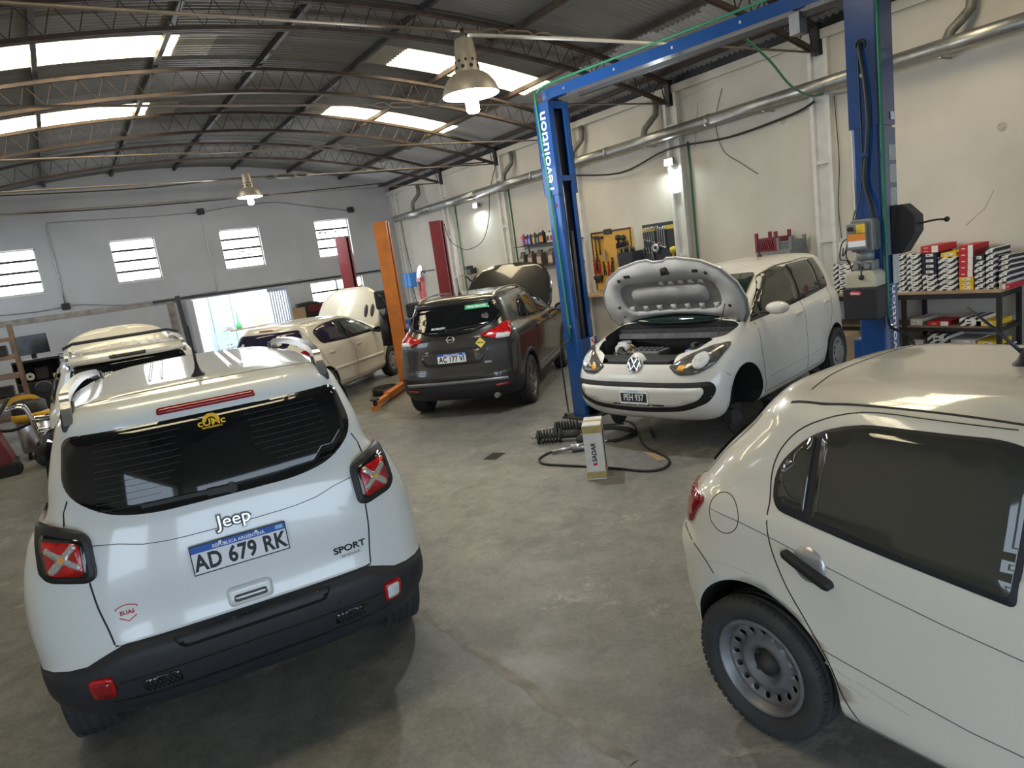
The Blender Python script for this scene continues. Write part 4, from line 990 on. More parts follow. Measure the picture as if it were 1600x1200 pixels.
kg = K.patch('rear_window', gl, 'R', 'glass_dark', off=0.004); KL = K.lift+0.004
K.patch('spoiler_edge', rpoly([(-0.54, 1.485), (0.54, 1.485), (0.52, 1.515), (-0.52, 1.515)], 0.01), 'R', 'paint_grey', off=0.03, g=0.04)
for sg in (1, -1):
    f = lambda pts: [(sg*p[0], p[1]) for p in (pts if sg > 0 else pts[::-1])]
    tl = K.patch('tail_lamp', f(rpoly([(0.385, 1.075), (0.60, 1.005), (0.745, 1.0), (0.765, 1.08), (0.715, 1.185), (0.68, 1.20), (0.60, 1.145)], 0.015)), 'R', 'lamp_red_bright', off=0.016, g=0.03)
    K.patch('clear_lens', f(rpoly([(0.585, 1.012), (0.735, 1.002), (0.75, 1.05), (0.60, 1.075)], 0.012)), 'R', 'lamp_clear', off=0.021, g=0.03, parent=tl)
    K.patch('reflector', f(rpoly([(0.53, 0.405), (0.70, 0.415), (0.70, 0.445), (0.53, 0.435)], 0.01)), 'R', 'lamp_red', off=0.008, g=0.03)
    sn = MB(); p, n = K.pt(sg*0.52, 0.60, 'R'); sn.cyl(p-n*0.003, p+n*0.004, 0.012, n=12); sn.build('parking_sensor', 'black_plastic', K.root)
    v = 'S' if sg > 0 else 'L'
    K.patch('side_window', rpoly([(0.50, 1.145), (1.16, 1.115), (1.10, 1.475), (0.55, 1.46)], 0.04), v, 'glass_green', off=0.006)
    K.patch('quarter_window', rpoly([(0.12, 1.19), (0.46, 1.15), (0.50, 1.45), (0.36, 1.42)], 0.04), v, 'glass_dark', off=0.006)
    K.patch('front_window', rpoly([(1.22, 1.115), (2.02, 1.11), (1.50, 1.44), (1.20, 1.475)], 0.04), v, 'glass_green', off=0.006)
    K.lines('window_trim', [([(0.05, 1.17), (0.5, 1.128), (1.2, 1.10), (2.06, 1.10)], v, 0.012)], 'black_gloss')
    K.lines('door_gaps', [([(0.36, 1.42), (0.45, 1.14), (0.42, 0.78), (0.55, 0.42)], v, 0.006), ([(1.19, 1.48), (1.19, 0.40)], v, 0.006), ([(2.08, 1.10), (2.06, 0.7), (2.02, 0.40)], v, 0.006)])
    for y in (0.60, 1.40): K.patch('door_handle', rpoly([(y, 0.985), (y+0.19, 0.975), (y+0.19, 1.01), (y, 1.02)], 0.014), v, 'paint_grey', off=0.022, g=0.04)
    K.patch('sill_trim', rpoly([(0.52, 0.43), (2.05, 0.43), (2.05, 0.47), (0.52, 0.47)], 0.01), v, 'dark_silver', off=0.008)
    for yy in (0.0, 2.62): K.patch('wheel_arch_trim', [tuple(q) for q in arc((yy, 0.33), 0.44, -0.1, math.pi+0.1, 20)]+[tuple(q) for q in arc((yy, 0.33), 0.386, math.pi+0.1, -0.1, 20)], v, 'bumper_black', off=0.012, g=0.05)
    zz = lambda y: K.pt(sg*0.54, y, 'T')[0].z
    MB().bar(smooth_path([(sg*0.53, -0.25, zz(-0.25)), (sg*0.535, -0.12, zz(-0.12)+0.035), (sg*0.54, 0.3, zz(0.3)+0.045), (sg*0.54, 0.9, zz(0.9)+0.035), (sg*0.54, 1.15, zz(1.15))], 5), 0.03, 0.022).build('roof_rail', 'silver_trim', K.root)
K.patch('bumper_silver_strip', rpoly([(-0.70, 0.475), (-0.5, 0.485), (0.5, 0.485), (0.70, 0.475), (0.70, 0.52), (0.5, 0.53), (-0.5, 0.53), (-0.70, 0.52)], 0.01), 'R', 'dark_silver', off=0.008, g=0.05)
K.lines('panel_gaps', [([(-0.60, 1.0), (-0.66, 0.86), (-0.56, 0.70), (-0.50, 0.65), (0.50, 0.65), (0.56, 0.70), (0.66, 0.86), (0.60, 1.0)], 'R', 0.007), ([(-0.36, 0.955), (0.36, 0.955)], 'R', 0.005), ([(-0.64, 0.72), (-0.80, 0.74)], 'R', 0.005), ([(0.64, 0.72), (0.80, 0.74)], 'R', 0.005)])
pf = K.patch('plate_field', rpoly([(-0.38, 0.73), (0.38, 0.73), (0.44, 0.83), (0.36, 0.94), (-0.36, 0.94), (-0.44, 0.83)], 0.04), 'R', 'paint_grey', off=0.012, thick=0.01, g=0.05)
p, n = K.pt(0, 0.83, 'R'); plate_mercosur(K.root, frame((0, p.y-0.024, 0.832), (1, 0, 0), (0, 0.05, 1)), 'AC 177 VI')
em = MB(); p, n = K.pt(0, 1.06, 'R', 0.004)
em.M = frame(p, (1, 0, 0), (0, 0.15, 1)); em.tube([(0.05*math.cos(t*math.pi/12), 0.042*math.sin(t*math.pi/12), 0.004) for t in range(24)], 0.006, 6, closed=True).box((-0.062, -0.009, 0), (0.062, 0.009, 0.01), bev=0.002); em.build('round_badge', 'chrome', K.root)
p, n = K.pt(-0.46, 0.685, 'R', 0.003); text('badge_lettering', 'KICKS', 0.04, 'chrome', K.root, frame(p, (1, -0.14, 0), (0, 0.05, 1)), depth=0.002, bold=0.0005, sx=1.3)
p, n = K.pt(0.47, 0.735, 'R', 0.014); bb = MB().box((-0.045, -0.014, 0), (0.045, 0.014, 0.003)); bb.bm.transform(frame(p, (1, 0.14, 0), (0, 0.05, 1))); bo = bb.build('trim_badge', 'silver_trim', K.root); text('lettering', 'XTRONIC', 0.02, 'text_black', bo, frame(p+n*0.004, (1, 0.14, 0), (0, 0.05, 1)), depth=0.0004)
p, n = K.pt(0.34, 1.425, 'R', 0.008+KL); Mx = frame(p, (1, 0.10, 0), (0, 0.5, 1)); s_ = MB().box((-0.155, -0.03, 0), (0.155, 0.03, 0.0015)); s_.bm.transform(Mx); so = s_.build('learner_sticker', 'green_sticker', K.root, ); text('lettering', 'PRINCIPIANTE', 0.042, 'text_white', so, Mx @ Matrix.Translation((0, 0, 0.0018)), depth=0.0004, bold=0.0008, sx=0.95)
p, n = K.pt(-0.17, 1.20, 'R', 0.008+KL); text('window_lettering', 'MCMAIPU', 0.04, 'text_white', K.root, frame(p, (1, -0.05, 0), (0, 0.5, 1)), depth=0.0005, bold=0.001, shear=0.3, sx=1.1)
p, n = K.pt(0.395, 0.985, 'R', 0.006); Mx = frame(p, (1, 0.10, 0), (0, 0.12, 1)) @ Matrix.Rotation(math.pi/4, 4, 'Z'); s_ = MB().box((-0.048, -0.048, 0), (0.048, 0.048, 0.0015)); s_.bm.transform(Mx); so = s_.build('diamond_sticker', 'yellow_sticker', K.root); text('lettering', 'NEGRA', 0.026, 'text_black', so, Mx @ Matrix.Rotation(-math.pi/4, 4, 'Z') @ Matrix.Translation((0, 0, 0.0018)), depth=0.0004, bold=0.0008)
w = MB(); a = K.pt(-0.05, 1.165, 'R', 0.016+KL)[0]; b = K.pt(0.36, 1.19, 'R', 0.016+KL)[0]; w.bar([a, b], 0.014, 0.012, up=(0, -1, 0)).cyl(a+Vector((0, 0.02, 0)), a+Vector((0, -0.015, 0)), 0.02); w.build('rear_wiper', 'black_plastic', K.root)
MB().cyl((0.52, -0.72, 0.285), (0.52, -0.5, 0.285), 0.035, n=16).cyl((0.52, -0.725, 0.285), (0.52, -0.72, 0.285), 0.025, n=16).build('exhaust_tip', 'steel', K.root)
p, n = K.pt(0, -0.05, 'T'); antenna(K.root, p, 0.19, 0.1)
K.patch('windscreen', rpoly([(-0.62, 1.16), (0.62, 1.16), (0.5, 1.48), (-0.5, 1.48)], 0.05), 'F', 'glass_dark'); K.mir('head_lamp', rpoly([(0.45, 0.84), (0.80, 0.92), (0.78, 1.0), (0.48, 0.94)], 0.03), 'F', 'lamp_clear', off=0.008)
engine_block(K, 2.85, 0.9)
hp = rpoly([(-0.72, 0), (0.72, 0), (0.73, 0.5), (0.60, 0.86), (0.30, 0.97), (-0.30, 0.97), (-0.60, 0.86), (-0.73, 0.5)], 0.12)
hp = [(x*1.06, y) for x, y in hp]; h, P = hood_panel(K, hp, 2.36, 1.08, math.radians(54), 'paint_grey', 'hood_recess'); prop_rod(K, (0.6, 3.1, 0.95), tuple(P(0.6, 0.7, -0.03)))
mirror_pair(K, 1.98, 1.10, 0.90, 'black_gloss', 0.2, 0.15, 0.1)
wm = spoke_wheel(0.33, 0.205, 0.222, 5, 'steel_rim')
for x, y in ((-0.765, 0), (0.765, 0), (-0.765, 2.62), (0.765, 2.62)): K.wheel(x, y, 0.33, wm, x < 0)
# ---------------------------------------------------------------- cream-white hatchback under the orange post
p_loops = [
 LP(0.20, 0.0, -0.2, 2.7, br=0.2, bf=0.2, sub=1), LP(0.20, 0.70, -0.38, 2.95, sub=2), LP(0.27, 0.79, -0.55, 3.1, nr=2.9, br=0.45, bf=0.6), LP(0.45, 0.82, -0.61, 3.19, nr=2.9, br=0.45, bf=0.6), LP(0.62, 0.828, -0.625, 3.20, nr=2.8, br=0.45, bf=0.6),
 LP(0.78, 0.826, -0.60, 3.14, nr=2.8, br=0.45, bf=0.65), LP(0.90, 0.815, -0.57, 3.02, nr=2.8, br=0.45, bf=0.65, sub=3), LP(lambda x, y: 0.975 if y < 2.1 else 0.975-(y-2.1)*0.08, 0.785, -0.54, 2.80, nr=2.8, br=0.44, bf=0.6, sub=3),
 LP(1.03, 0.75, -0.50, 2.3, nr=2.8, br=0.42, bf=0.26, nf=3.2), LP(1.16, 0.705, -0.42, 2.0, nr=2.8, br=0.4, bf=0.26, nf=3.2, tf=0.08), LP(1.28, 0.655, -0.34, 1.68, nr=2.8, br=0.4, bf=0.26, nf=3.2, tf=0.1), LP(1.36, 0.60, -0.29, 1.42, nr=2.9, br=0.36, bf=0.26, nf=3.2, tf=0.12, sub=4),
 LP(1.395, 0.52, -0.24, 1.24, nr=3, br=0.3, bf=0.4, sub=4), LP(1.415, 0.38, -0.14, 1.05, br=0.25, bf=0.35), LP(1.424, 0.2, -0.05, 0.95, br=0.2, bf=0.3), LP(1.426, 0, 0, 0.9, br=0.1, bf=0.2)]
pmts = ['paint_cream']
Q = Car('hatchback_car', 'cream-white hatchback with its vented bonnet raised, between the grey wall and the orange post', (3.0, 11.75, 0), -0.86, p_loops, pmts, wells=[(0.0, 0.30, 0.345, 0.52), (2.442, 0.30, 0.345, 0.52)], cuts=[bay(2.34, 3.06, 0.62, 0.45, 0.5, pmts)])
for v in ('S', 'L'):
    Q.patch('window_seal', rpoly([(0.10, 1.015), (0.80, 0.985), (2.02, 0.975), (1.70, 1.17), (1.35, 1.315), (0.85, 1.352), (0.30, 1.325), (-0.02, 1.24)], [0.08, 0, 0.03, 0.1, 0.15, 0.1, 0.15, 0.1], 5), v, 'black_rough', off=0.004)
    Q.patch('rear_side_window', rpoly([(0.13, 1.03), (0.76, 1.003), (0.68, 1.325), (0.32, 1.312), (0.01, 1.235)], [0.08, 0.01, 0.02, 0.15, 0.1], 5), v, 'glass_purple', off=0.008)
    Q.patch('front_window', rpoly([(0.90, 1.0), (1.93, 0.985), (1.66, 1.155), (1.34, 1.295), (0.86, 1.33)], [0.01, 0.03, 0.1, 0.12, 0.02], 5), v, 'glass_green', off=0.008)
    Q.lines('door_gaps', [([(0.90, 1.34), (0.85, 0.98), (0.98, 0.80), (0.97, 0.30)], v, 0.006), ([(-0.20, 1.30), (-0.16, 1.13), (0.03, 0.75), (0.18, 0.50), (0.38, 0.33), (0.97, 0.30), (2.10, 0.30)], v, 0.006), ([(2.08, 0.96), (2.10, 0.6), (2.10, 0.30)], v, 0.006)])
    Q.patch('rubbing_strip', rpoly([(0.22, 0.53), (0.96, 0.52), (0.96, 0.575), (0.22, 0.585)], 0.02), v, 'paint_cream', off=0.014); Q.patch('rubbing_strip', rpoly([(1.0, 0.52), (2.05, 0.50), (2.05, 0.555), (1.0, 0.575)], 0.02), v, 'paint_cream', off=0.014)
    for y in (0.16, 1.07): hh = Q.patch('door_handle', rpoly([(y, 0.83), (y+0.14, 0.825), (y+0.14, 0.87), (y, 0.875)], 0.02), v, 'paint_cream', off=0.02, g=0.03)
    Q.lines('fuel_flap', [(arc((-0.33, 0.88), 0.07, 0, 2*math.pi, 20), v, 0.004)]); Q.lines('roof_seam', [([((1 if v == 'S' else -1)*0.50, -0.1), ((1 if v == 'S' else -1)*0.52, 0.3), ((1 if v == 'S' else -1)*0.50, 1.0)], 'T', 0.012)], 'black_rough')
Q.patch('rear_window', rpoly([(-0.56, 1.31), (0.56, 1.31), (0.66, 1.06), (-0.66, 1.06)], 0.06), 'R', 'glass_purple')
Q.patch('high_brake_lamp', rpoly([(-0.13, 1.345), (0.13, 1.345), (0.13, 1.365), (-0.13, 1.365)], 0.008), 'R', 'lamp_red', off=0.006, g=0.03); Q.mir('tail_lamp', rpoly([(0.58, 0.72), (0.735, 0.74), (0.735, 0.98), (0.64, 0.98)], 0.03), 'R', 'lamp_red', off=0.01)
Q.patch('windscreen', rpoly([(-0.62, 1.05), (0.62, 1.05), (0.46, 1.33), (-0.46, 1.33)], 0.05), 'F', 'glass_dark'); Q.mir('head_lamp', rpoly([(0.42, 0.66), (0.74, 0.74), (0.74, 0.86), (0.5, 0.80)], 0.04), 'F', 'lamp_clear', off=0.008)
engine_block(Q, 2.75, 0.85); mirror_pair(Q, 1.86, 1.0, 0.80, 'black_plastic')
hp = rpoly([(-0.70, 0), (0.70, 0), (0.72, 0.35), (0.62, 0.72), (0.35, 0.93), (-0.35, 0.93), (-0.62, 0.72), (-0.72, 0.35)], 0.15)
h, P = hood_panel(Q, hp, 2.26, 1.0, math.radians(60), 'paint_cream', 'hood_under')
for u in (0.40, 0.53):
    vt = MB(); vt.lathe([(0.001, 0.012), (0.038, 0.010), (0.042, 0.0)], n=16); vt.bm.transform(frame(P(u, 0.36, 0.0), (1, 0, 0), (0, math.cos(math.radians(60)), math.sin(math.radians(60)))) @ Matrix.Diagonal((0.95, 3.4, 1, 1))); vt.build('bonnet_vent', 'black_plastic', h)
prop_rod(Q, (-0.55, 2.9, 0.85), tuple(P(-0.55, 0.6, -0.03)))
wm = cover_wheel(0.30, 0.18, 0.185)
for x, y in ((-0.72, 0), (0.72, 0), (-0.72, 2.442), (0.72, 2.442)): Q.wheel(x, y, 0.30, wm, x < 0)
# ---------------------------------------------------------------- pale SUV behind the nearest one
t_loops = [
 LP(0.24, 0.0, -0.3, 2.9, br=0.2, bf=0.2, sub=1), LP(0.24, 0.76, -0.5, 3.1, mi=1, sub=2), LP(0.32, 0.84, -0.68, 3.3, mi=1), LP(0.50, 0.885, -0.78, 3.42, mi=1, sub=4), LP(0.62, 0.89, -0.79, 3.43, sharp=True), LP(0.80, 0.892, -0.76, 3.42), LP(0.98, 0.885, -0.735, 3.36),
 LP(1.07, 0.865, -0.715, 3.2, sub=3), LP(1.13, 0.82, -0.69, 2.35, bf=0.4), LP(1.30, 0.76, -0.63, 2.0, bf=0.4, tf=0.08), LP(1.46, 0.69, -0.57, 1.66, bf=0.4, tf=0.1), LP(1.545, 0.64, -0.57, 1.45, bf=0.4, tf=0.1, sub=4), LP(1.595, 0.57, -0.50, 1.28, bf=0.4, sub=4), LP(1.618, 0.42, -0.40, 1.1, br=0.2), LP(1.628, 0.2, -0.3, 1.0, br=0.2, bf=0.3), LP(1.631, 0, -0.2, 0.9, br=0.1, bf=0.2)]
tm = ['paint_cream', 'bumper_black']
T_ = Car('suv', 'cream SUV with roof bars and raised bonnet parked ahead of the nearest white SUV', (0.58, 8.95, 0), -0.04, t_loops, tm, wells=[(0.0, 0.34, 0.39, 0.56), (2.63, 0.34, 0.39, 0.56)], cuts=[bay(2.40, 3.26, 0.66, 0.5, 0.55, tm)])
tg = T_.patch('rear_window', rpoly([(-0.53, 1.52), (0.53, 1.52), (0.64, 1.17), (-0.64, 1.17)], 0.05), 'R', 'glass_dark')
T_.patch('spoiler', rpoly([(-0.54, 1.525), (0.54, 1.525), (0.52, 1.572), (-0.52, 1.572)], 0.015), 'R', 'paint_cream', off=0.04, g=0.05); T_.patch('high_brake_lamp', rpoly([(-0.17, 1.535), (0.17, 1.535), (0.17, 1.56), (-0.17, 1.56)], 0.01), 'R', 'black_gloss', off=0.046, g=0.03)
p, n = T_.pt(-0.30, 1.385, 'R', 0.012+T_.lift); text('window_lettering', 'MOD. 2005', 0.055, 'text_white', T_.root, frame(p, (1, -0.02, 0), (0, 0.35, 1)), depth=0.0005, bold=0.0005)
for sg, v in ((1, 'S'), (-1, 'L')):
    T_.patch('side_window', rpoly([(-0.40, 1.16), (1.98, 1.15), (1.5, 1.46), (-0.36, 1.49)], 0.06), v, 'glass_dark'); T_.lines('door_gaps', [([(0.40, 1.5), (0.42, 0.7), (0.5, 0.4)], v, 0.006), ([(1.2, 1.5), (1.2, 0.4)], v, 0.006)])
    zz = lambda y: T_.pt(sg*0.56, y, 'T')[0].z
    MB().bar(smooth_path([(sg*0.555, -0.46, zz(-0.46)), (sg*0.56, -0.36, zz(-0.36)+0.05), (sg*0.565, 0.4, zz(0.4)+0.06), (sg*0.56, 1.0, zz(1.0)+0.045), (sg*0.56, 1.15, zz(1.15))], 5), 0.035, 0.03).build('roof_rail', 'alu_rail', T_.root)
    MB().tube([(sg*0.5, 2.9, 0.98), (sg*0.5, 2.62, 1.62)], 0.008, 6).build('gas_strut', 'alu_rail', T_.root)
    T_.patch('tail_lamp', [(sg*p[0], p[1]) for p in rpoly([(0.66, 0.70), (0.80, 0.72), (0.80, 0.92), (0.68, 0.92)], 0.03)][::sg], 'R', 'lamp_red', off=0.012)
for y in (0.32, 0.55): MB().bar([(-0.60, y, 1.68), (-0.5, y, 1.72), (0.5, y, 1.72), (0.60, y, 1.68)], 0.05, 0.028).build('roof_bar', 'black_plastic', T_.root)
for k in range(7): T_.patch('roof_rib', rpoly([(-0.42+k*0.14-0.012, -0.28), (-0.42+k*0.14+0.012, -0.28), (-0.42+k*0.14+0.012, 1.0), (-0.42+k*0.14-0.012, 1.0)], 0.006), 'T', 'paint_cream', off=0.008, g=0.08)
T_.patch('windscreen', rpoly([(-0.64, 1.16), (0.64, 1.16), (0.5, 1.5), (-0.5, 1.5)], 0.05), 'F', 'glass_dark'); T_.mir('head_lamp', rpoly([(0.5, 0.78), (0.8, 0.82), (0.8, 0.96), (0.52, 0.94)], 0.04), 'F', 'lamp_clear', off=0.008)
engine_block(T_, 2.85, 0.9); mirror_pair(T_, 1.95, 1.18, 0.88, 'black_plastic', 0.2, 0.16, 0.1)
hp = rpoly([(-0.70, 0), (0.70, 0), (0.72, 0.45), (0.62, 0.75), (0.32, 0.88), (-0.32, 0.88), (-0.62, 0.75), (-0.72, 0.45)], 0.15)
h, P = hood_panel(T_, hp, 2.32, 1.10, math.radians(52), 'paint_cream', 'hood_under')
wm = spoke_wheel(0.34, 0.215, 0.205, 5, 'alloy', twin=False)
for x, y in ((-0.78, 0), (0.78, 0), (-0.78, 2.63), (0.78, 2.63)): T_.wheel(x, y, 0.34, wm, x < 0)
# ---------------------------------------------------------------- white small hatchback on the blue lift, bonnet open
up_loops = [
 LP(0.18, 0.0, -0.15, 2.6, br=0.2, bf=0.2, sub=1), LP(0.18, 0.70, -0.32, 2.80, nf=3.2, bf=0.35, sub=2), LP(0.235, 0.77, -0.43, 2.93, nf=3.2, bf=0.35), LP(0.34, 0.805, -0.47, 3.02, nf=3.3, bf=0.36, tf=0.015), LP(0.50, 0.818, -0.485, 3.055, nf=3.3, bf=0.38, tf=0.015), LP(0.62, 0.822, -0.485, 3.045, nf=3.2, bf=0.40, tf=0.02),
 LP(0.73, 0.82, -0.48, 3.00, nf=3.1, bf=0.42, tf=0.025, sub=3), LP(0.80, 0.816, -0.475, 2.95, nf=3.0, bf=0.45, tf=0.03, sub=3), LP(0.875, 0.808, -0.47, 2.84, nf=2.9, bf=0.5, tf=0.04, sub=3), LP(lambda x, y: 0.96 if y < 2.0 else 0.95, 0.79, -0.46, 2.62, nf=2.8, bf=0.5, tf=0.05, sub=3),
 LP(1.02, 0.755, -0.45, 2.26, nf=3.2, bf=0.24, tf=0.06), LP(1.19, 0.705, -0.40, 1.93, nf=3.2, bf=0.24, tf=0.08), LP(1.33, 0.655, -0.35, 1.60, nf=3.2, bf=0.24, tf=0.1), LP(1.415, 0.605, -0.31, 1.38, nf=3.2, bf=0.24, tf=0.12, sub=4), LP(1.452, 0.53, -0.25, 1.20, nr=3, bf=0.4, sub=4), LP(1.473, 0.40, -0.15, 1.02, br=0.25), LP(1.481, 0.2, -0.05, 0.9, br=0.2, bf=0.3), LP(1.483, 0, 0, 0.85, br=0.1, bf=0.2)]
um = ['paint_dirty']
UL, UY = (7.322, 5.44, 0.11), 1.794
U = Car('small_hatchback_car', 'white small hatchback on the blue lift, bonnet open and front wheel missing', UL, UY, up_loops, um, wells=[(0.0, 0.29, 0.335, 0.50), (2.40, 0.31, 0.345, 0.50)], cuts=[bay(2.20, 2.80, 0.70, 0.44, 0.42, um), MB().prism(rpoly([(-0.62, 2.60), (0.62, 2.60), (0.56, 2.78), (0.40, 2.90), (0.385, 3.2), (-0.385, 3.2), (-0.40, 2.90), (-0.56, 2.78)], 0.03), 'z', 0.755, 1.3, mi=1).mesh('c', 'paint_dirty', 'well_black')])
R_ = U.root
# grille ring, plate, emblem
ro = rpoly([(-0.735, 0.60), (0.735, 0.60), (0.765, 0.52), (0.715, 0.415), (0.50, 0.33), (0, 0.295), (-0.50, 0.33), (-0.715, 0.415), (-0.765, 0.52)], [0.05, 0.05, 0.05, 0.1, 0.15, 0.2, 0.15, 0.1, 0.05], 5)
ri = rpoly([(-0.665, 0.552), (0.665, 0.552), (0.68, 0.51), (0.63, 0.44), (0.45, 0.38), (0, 0.352), (-0.45, 0.38), (-0.63, 0.44), (-0.68, 0.51)], [0.03, 0.03, 0.03, 0.08, 0.12, 0.2, 0.12, 0.08, 0.03], 5)
mat('grille_mesh', (0.008, 0.008, 0.009), 0.5, bump=1.0, bscale=220)
U.patch('grille_ring', ro, 'F', 'grille_mesh', off=0.003, g=0.05); U.patch('bumper_panel', ri, 'F', 'paint_dirty', off=0.009, g=0.05)
for k in range(4): U.patch('air_slot', rpoly([(0.26-k*0.145, 0.378), (0.26-k*0.145-0.125, 0.378), (0.26-k*0.145-0.125, 0.392), (0.26-k*0.145, 0.392)][::-1], 0.004), 'F', 'black_gloss', off=0.0105, g=0.05)
U.lines('tow_cover', [(arc((0.40, 0.49), 0.032, 0, 2*math.pi, 20), 'F', 0.002)], 'steel_rim')
p, n = U.pt(0, 0.462, 'F'); Mp = frame((0, p.y+0.012, 0.462), (-1, 0, 0), (0, 0.0, 1))
pl = MB(); pl.prism(rpoly([(-0.155, -0.07), (0.155, -0.07), (0.155, 0.07), (-0.155, 0.07)], 0.012), 'z', 0, 0.008); pl.bm.transform(Mp); po = pl.build('number_plate', 'plate_white', R_)
b = MB().prism(rpoly([(-0.142, -0.05), (0.142, -0.05), (0.142, 0.034), (-0.142, 0.034)], 0.006), 'z', 0.006, 0.0095); b.bm.transform(Mp); b.build('black_field', 'text_black', po)
text('lettering', 'PEH 937', 0.088, 'text_white', po, Mp @ Matrix.Translation((0, -0.008, 0.010)), depth=0.001, bold=0.001, sx=0.72); text('lettering', 'ARGENTINA', 0.022, 'sky_blue', po, Mp @ Matrix.Translation((0, 0.051, 0.0085)), depth=0.0005, bold=0.0004)
p, n = U.pt(0, 0.755, 'F', 0.006); Me = frame(p+Vector((0, 0.012, 0)), (-1, 0, 0), (0, -0.30, 1)); em = MB(); em.M = Me
em.lathe([(0.001, 0.0), (0.066, 0.0), (0.067, -0.02)], n=28)
bk = em.build('round_badge', 'steel_rim', R_); em = MB(); em.M = Me
em.tube([(0.07*math.cos(t*math.pi/18), 0.07*math.sin(t*math.pi/18), 0.004) for t in range(36)], 0.0075, 6, closed=True)
em.build('badge_ring', 'chrome', bk)
for nm, pts in (('badge_letter', [(-0.030, 0.056), (0.0, 0.004), (0.030, 0.056)]), ('badge_letter', [(-0.060, 0.020), (-0.032, -0.050), (0, -0.004), (0.032, -0.050), (0.060, 0.020)])):
    em = MB(); em.M = Me; em.bar([(x, y, 0.005) for x, y in pts], 0.012, 0.006, up=(0, 0, 1)); em.build(nm, 'chrome', bk)
MB().lathe([(0.001, 0.03), (0.08, 0.02), (0.095, -0.03)], c=(0, 0, 0), axis='y', n=24).build('badge_bump', 'paint_dirty', R_, (0, 2.955, 0.765))
# head lamps
mat('lamp_smoke', (0.13, 0.12, 0.105), 0.12, coat=1.0, noise=0.5, scale=14)
for sg in (1, -1):
    f = lambda pts: [(sg*p[0], p[1]) for p in (pts if sg > 0 else pts[::-1])]
    hl = U.patch('head_lamp', f(rpoly([(0.36, 0.735), (0.45, 0.660), (0.62, 0.662), (0.74, 0.735), (0.768, 0.84), (0.75, 0.885), (0.66, 0.878), (0.50, 0.82)], [0.02, 0.06, 0.05, 0.05, 0.03, 0.02, 0.02, 0.05], 5)), 'F', 'lamp_smoke', off=0.010, g=0.03, dome=0.012)
    U.patch('reflector', f(arc((0.625, 0.768), 0.062, 0, 2*math.pi, 20)[:-1]), 'F', 'lamp_clear', off=0.024, g=0.02, parent=hl)
    U.patch('amber_lamp', f(rpoly([(0.44, 0.70), (0.50, 0.69), (0.52, 0.74), (0.46, 0.74)], 0.01)), 'F', 'lamp_amber', off=0.023, g=0.02, parent=hl)
    0 and U.patch('bright_brow', f(rpoly([(0.40, 0.738), (0.55, 0.792), (0.74, 0.855), (0.74, 0.84), (0.56, 0.775), (0.41, 0.728)], 0.004)), 'F', 'lamp_clear', off=0.023, g=0.02, parent=hl)
    v = 'S' if sg > 0 else 'L'
    U.patch('window_seal', rpoly([(-0.02, 1.06), (1.0, 1.02), (2.10, 0.985), (1.86, 1.14), (1.42, 1.375), (1.0, 1.43), (0.3, 1.435), (0.06, 1.40), (-0.02, 1.2)], [0.03, 0, 0.02, 0.05, 0.1, 0.1, 0.05, 0.05, 0.1], 4), v, 'black_gloss', off=0.003)
    U.patch('front_window', rpoly([(1.0, 1.045), (1.80, 1.015), (1.78, 1.14), (1.40, 1.355), (0.98, 1.41)], [0.01, 0.01, 0.03, 0.1, 0.01], 4), v, 'glass_grey', off=0.008)
    U.patch('rear_side_window', rpoly([(0.28, 1.065), (0.90, 1.045), (0.88, 1.412), (0.34, 1.412)], 0.02), v, 'glass_grey', off=0.008)
    U.patch('quarter_window', rpoly([(0.01, 1.08), (0.24, 1.068), (0.30, 1.41), (0.09, 1.385)], 0.02), v, 'glass_grey', off=0.008)
    U.lines('door_gaps', [([(0.93, 1.03), (0.945, 0.7), (0.92, 0.27)], v, 0.006), ([(0.03, 1.05), (0.10, 0.78), (0.27, 0.52), (0.40, 0.29), (0.92, 0.275), (1.98, 0.275)], v, 0.006), ([(2.02, 0.98), (2.05, 0.7), (1.98, 0.275)], v, 0.006), ([(2.78, 0.66), (2.69, 0.60)], v, 0.005)])
    U.lines('body_crease', [([(0.40, 0.42), (1.9, 0.42)], v, 0.003)], 'steel_rim')
    for y in (0.17, 1.02): U.patch('door_handle', rpoly([(y, 0.905), (y+0.17, 0.895), (y+0.17, 0.93), (y, 0.94)], 0.014), v, 'paint_dirty', off=0.02, g=0.03)
mirror_pair(U, 1.86, 1.08, 0.80, 'paint_dirty', 0.23, 0.125, 0.10)
U.patch('windscreen', rpoly([(-0.64, 1.035), (0.64, 1.035), (0.60, 1.16), (0.50, 1.40), (-0.50, 1.40), (-0.60, 1.16)], 0.04), 'F', 'glass_green'); U.patch('rear_window', rpoly([(-0.5, 1.05), (0.5, 1.05), (0.46, 1.38), (-0.46, 1.38)], 0.05), 'R', 'glass_dark')
p, n = U.pt(0, 0.15, 'T'); antenna(R_, p, 0.2, 0.8)
# brown of the lift post's reflection on the front door, not applied
mat('post_reflection', (0.36, 0.31, 0.235), 0.85, noise=0.3, scale=5)
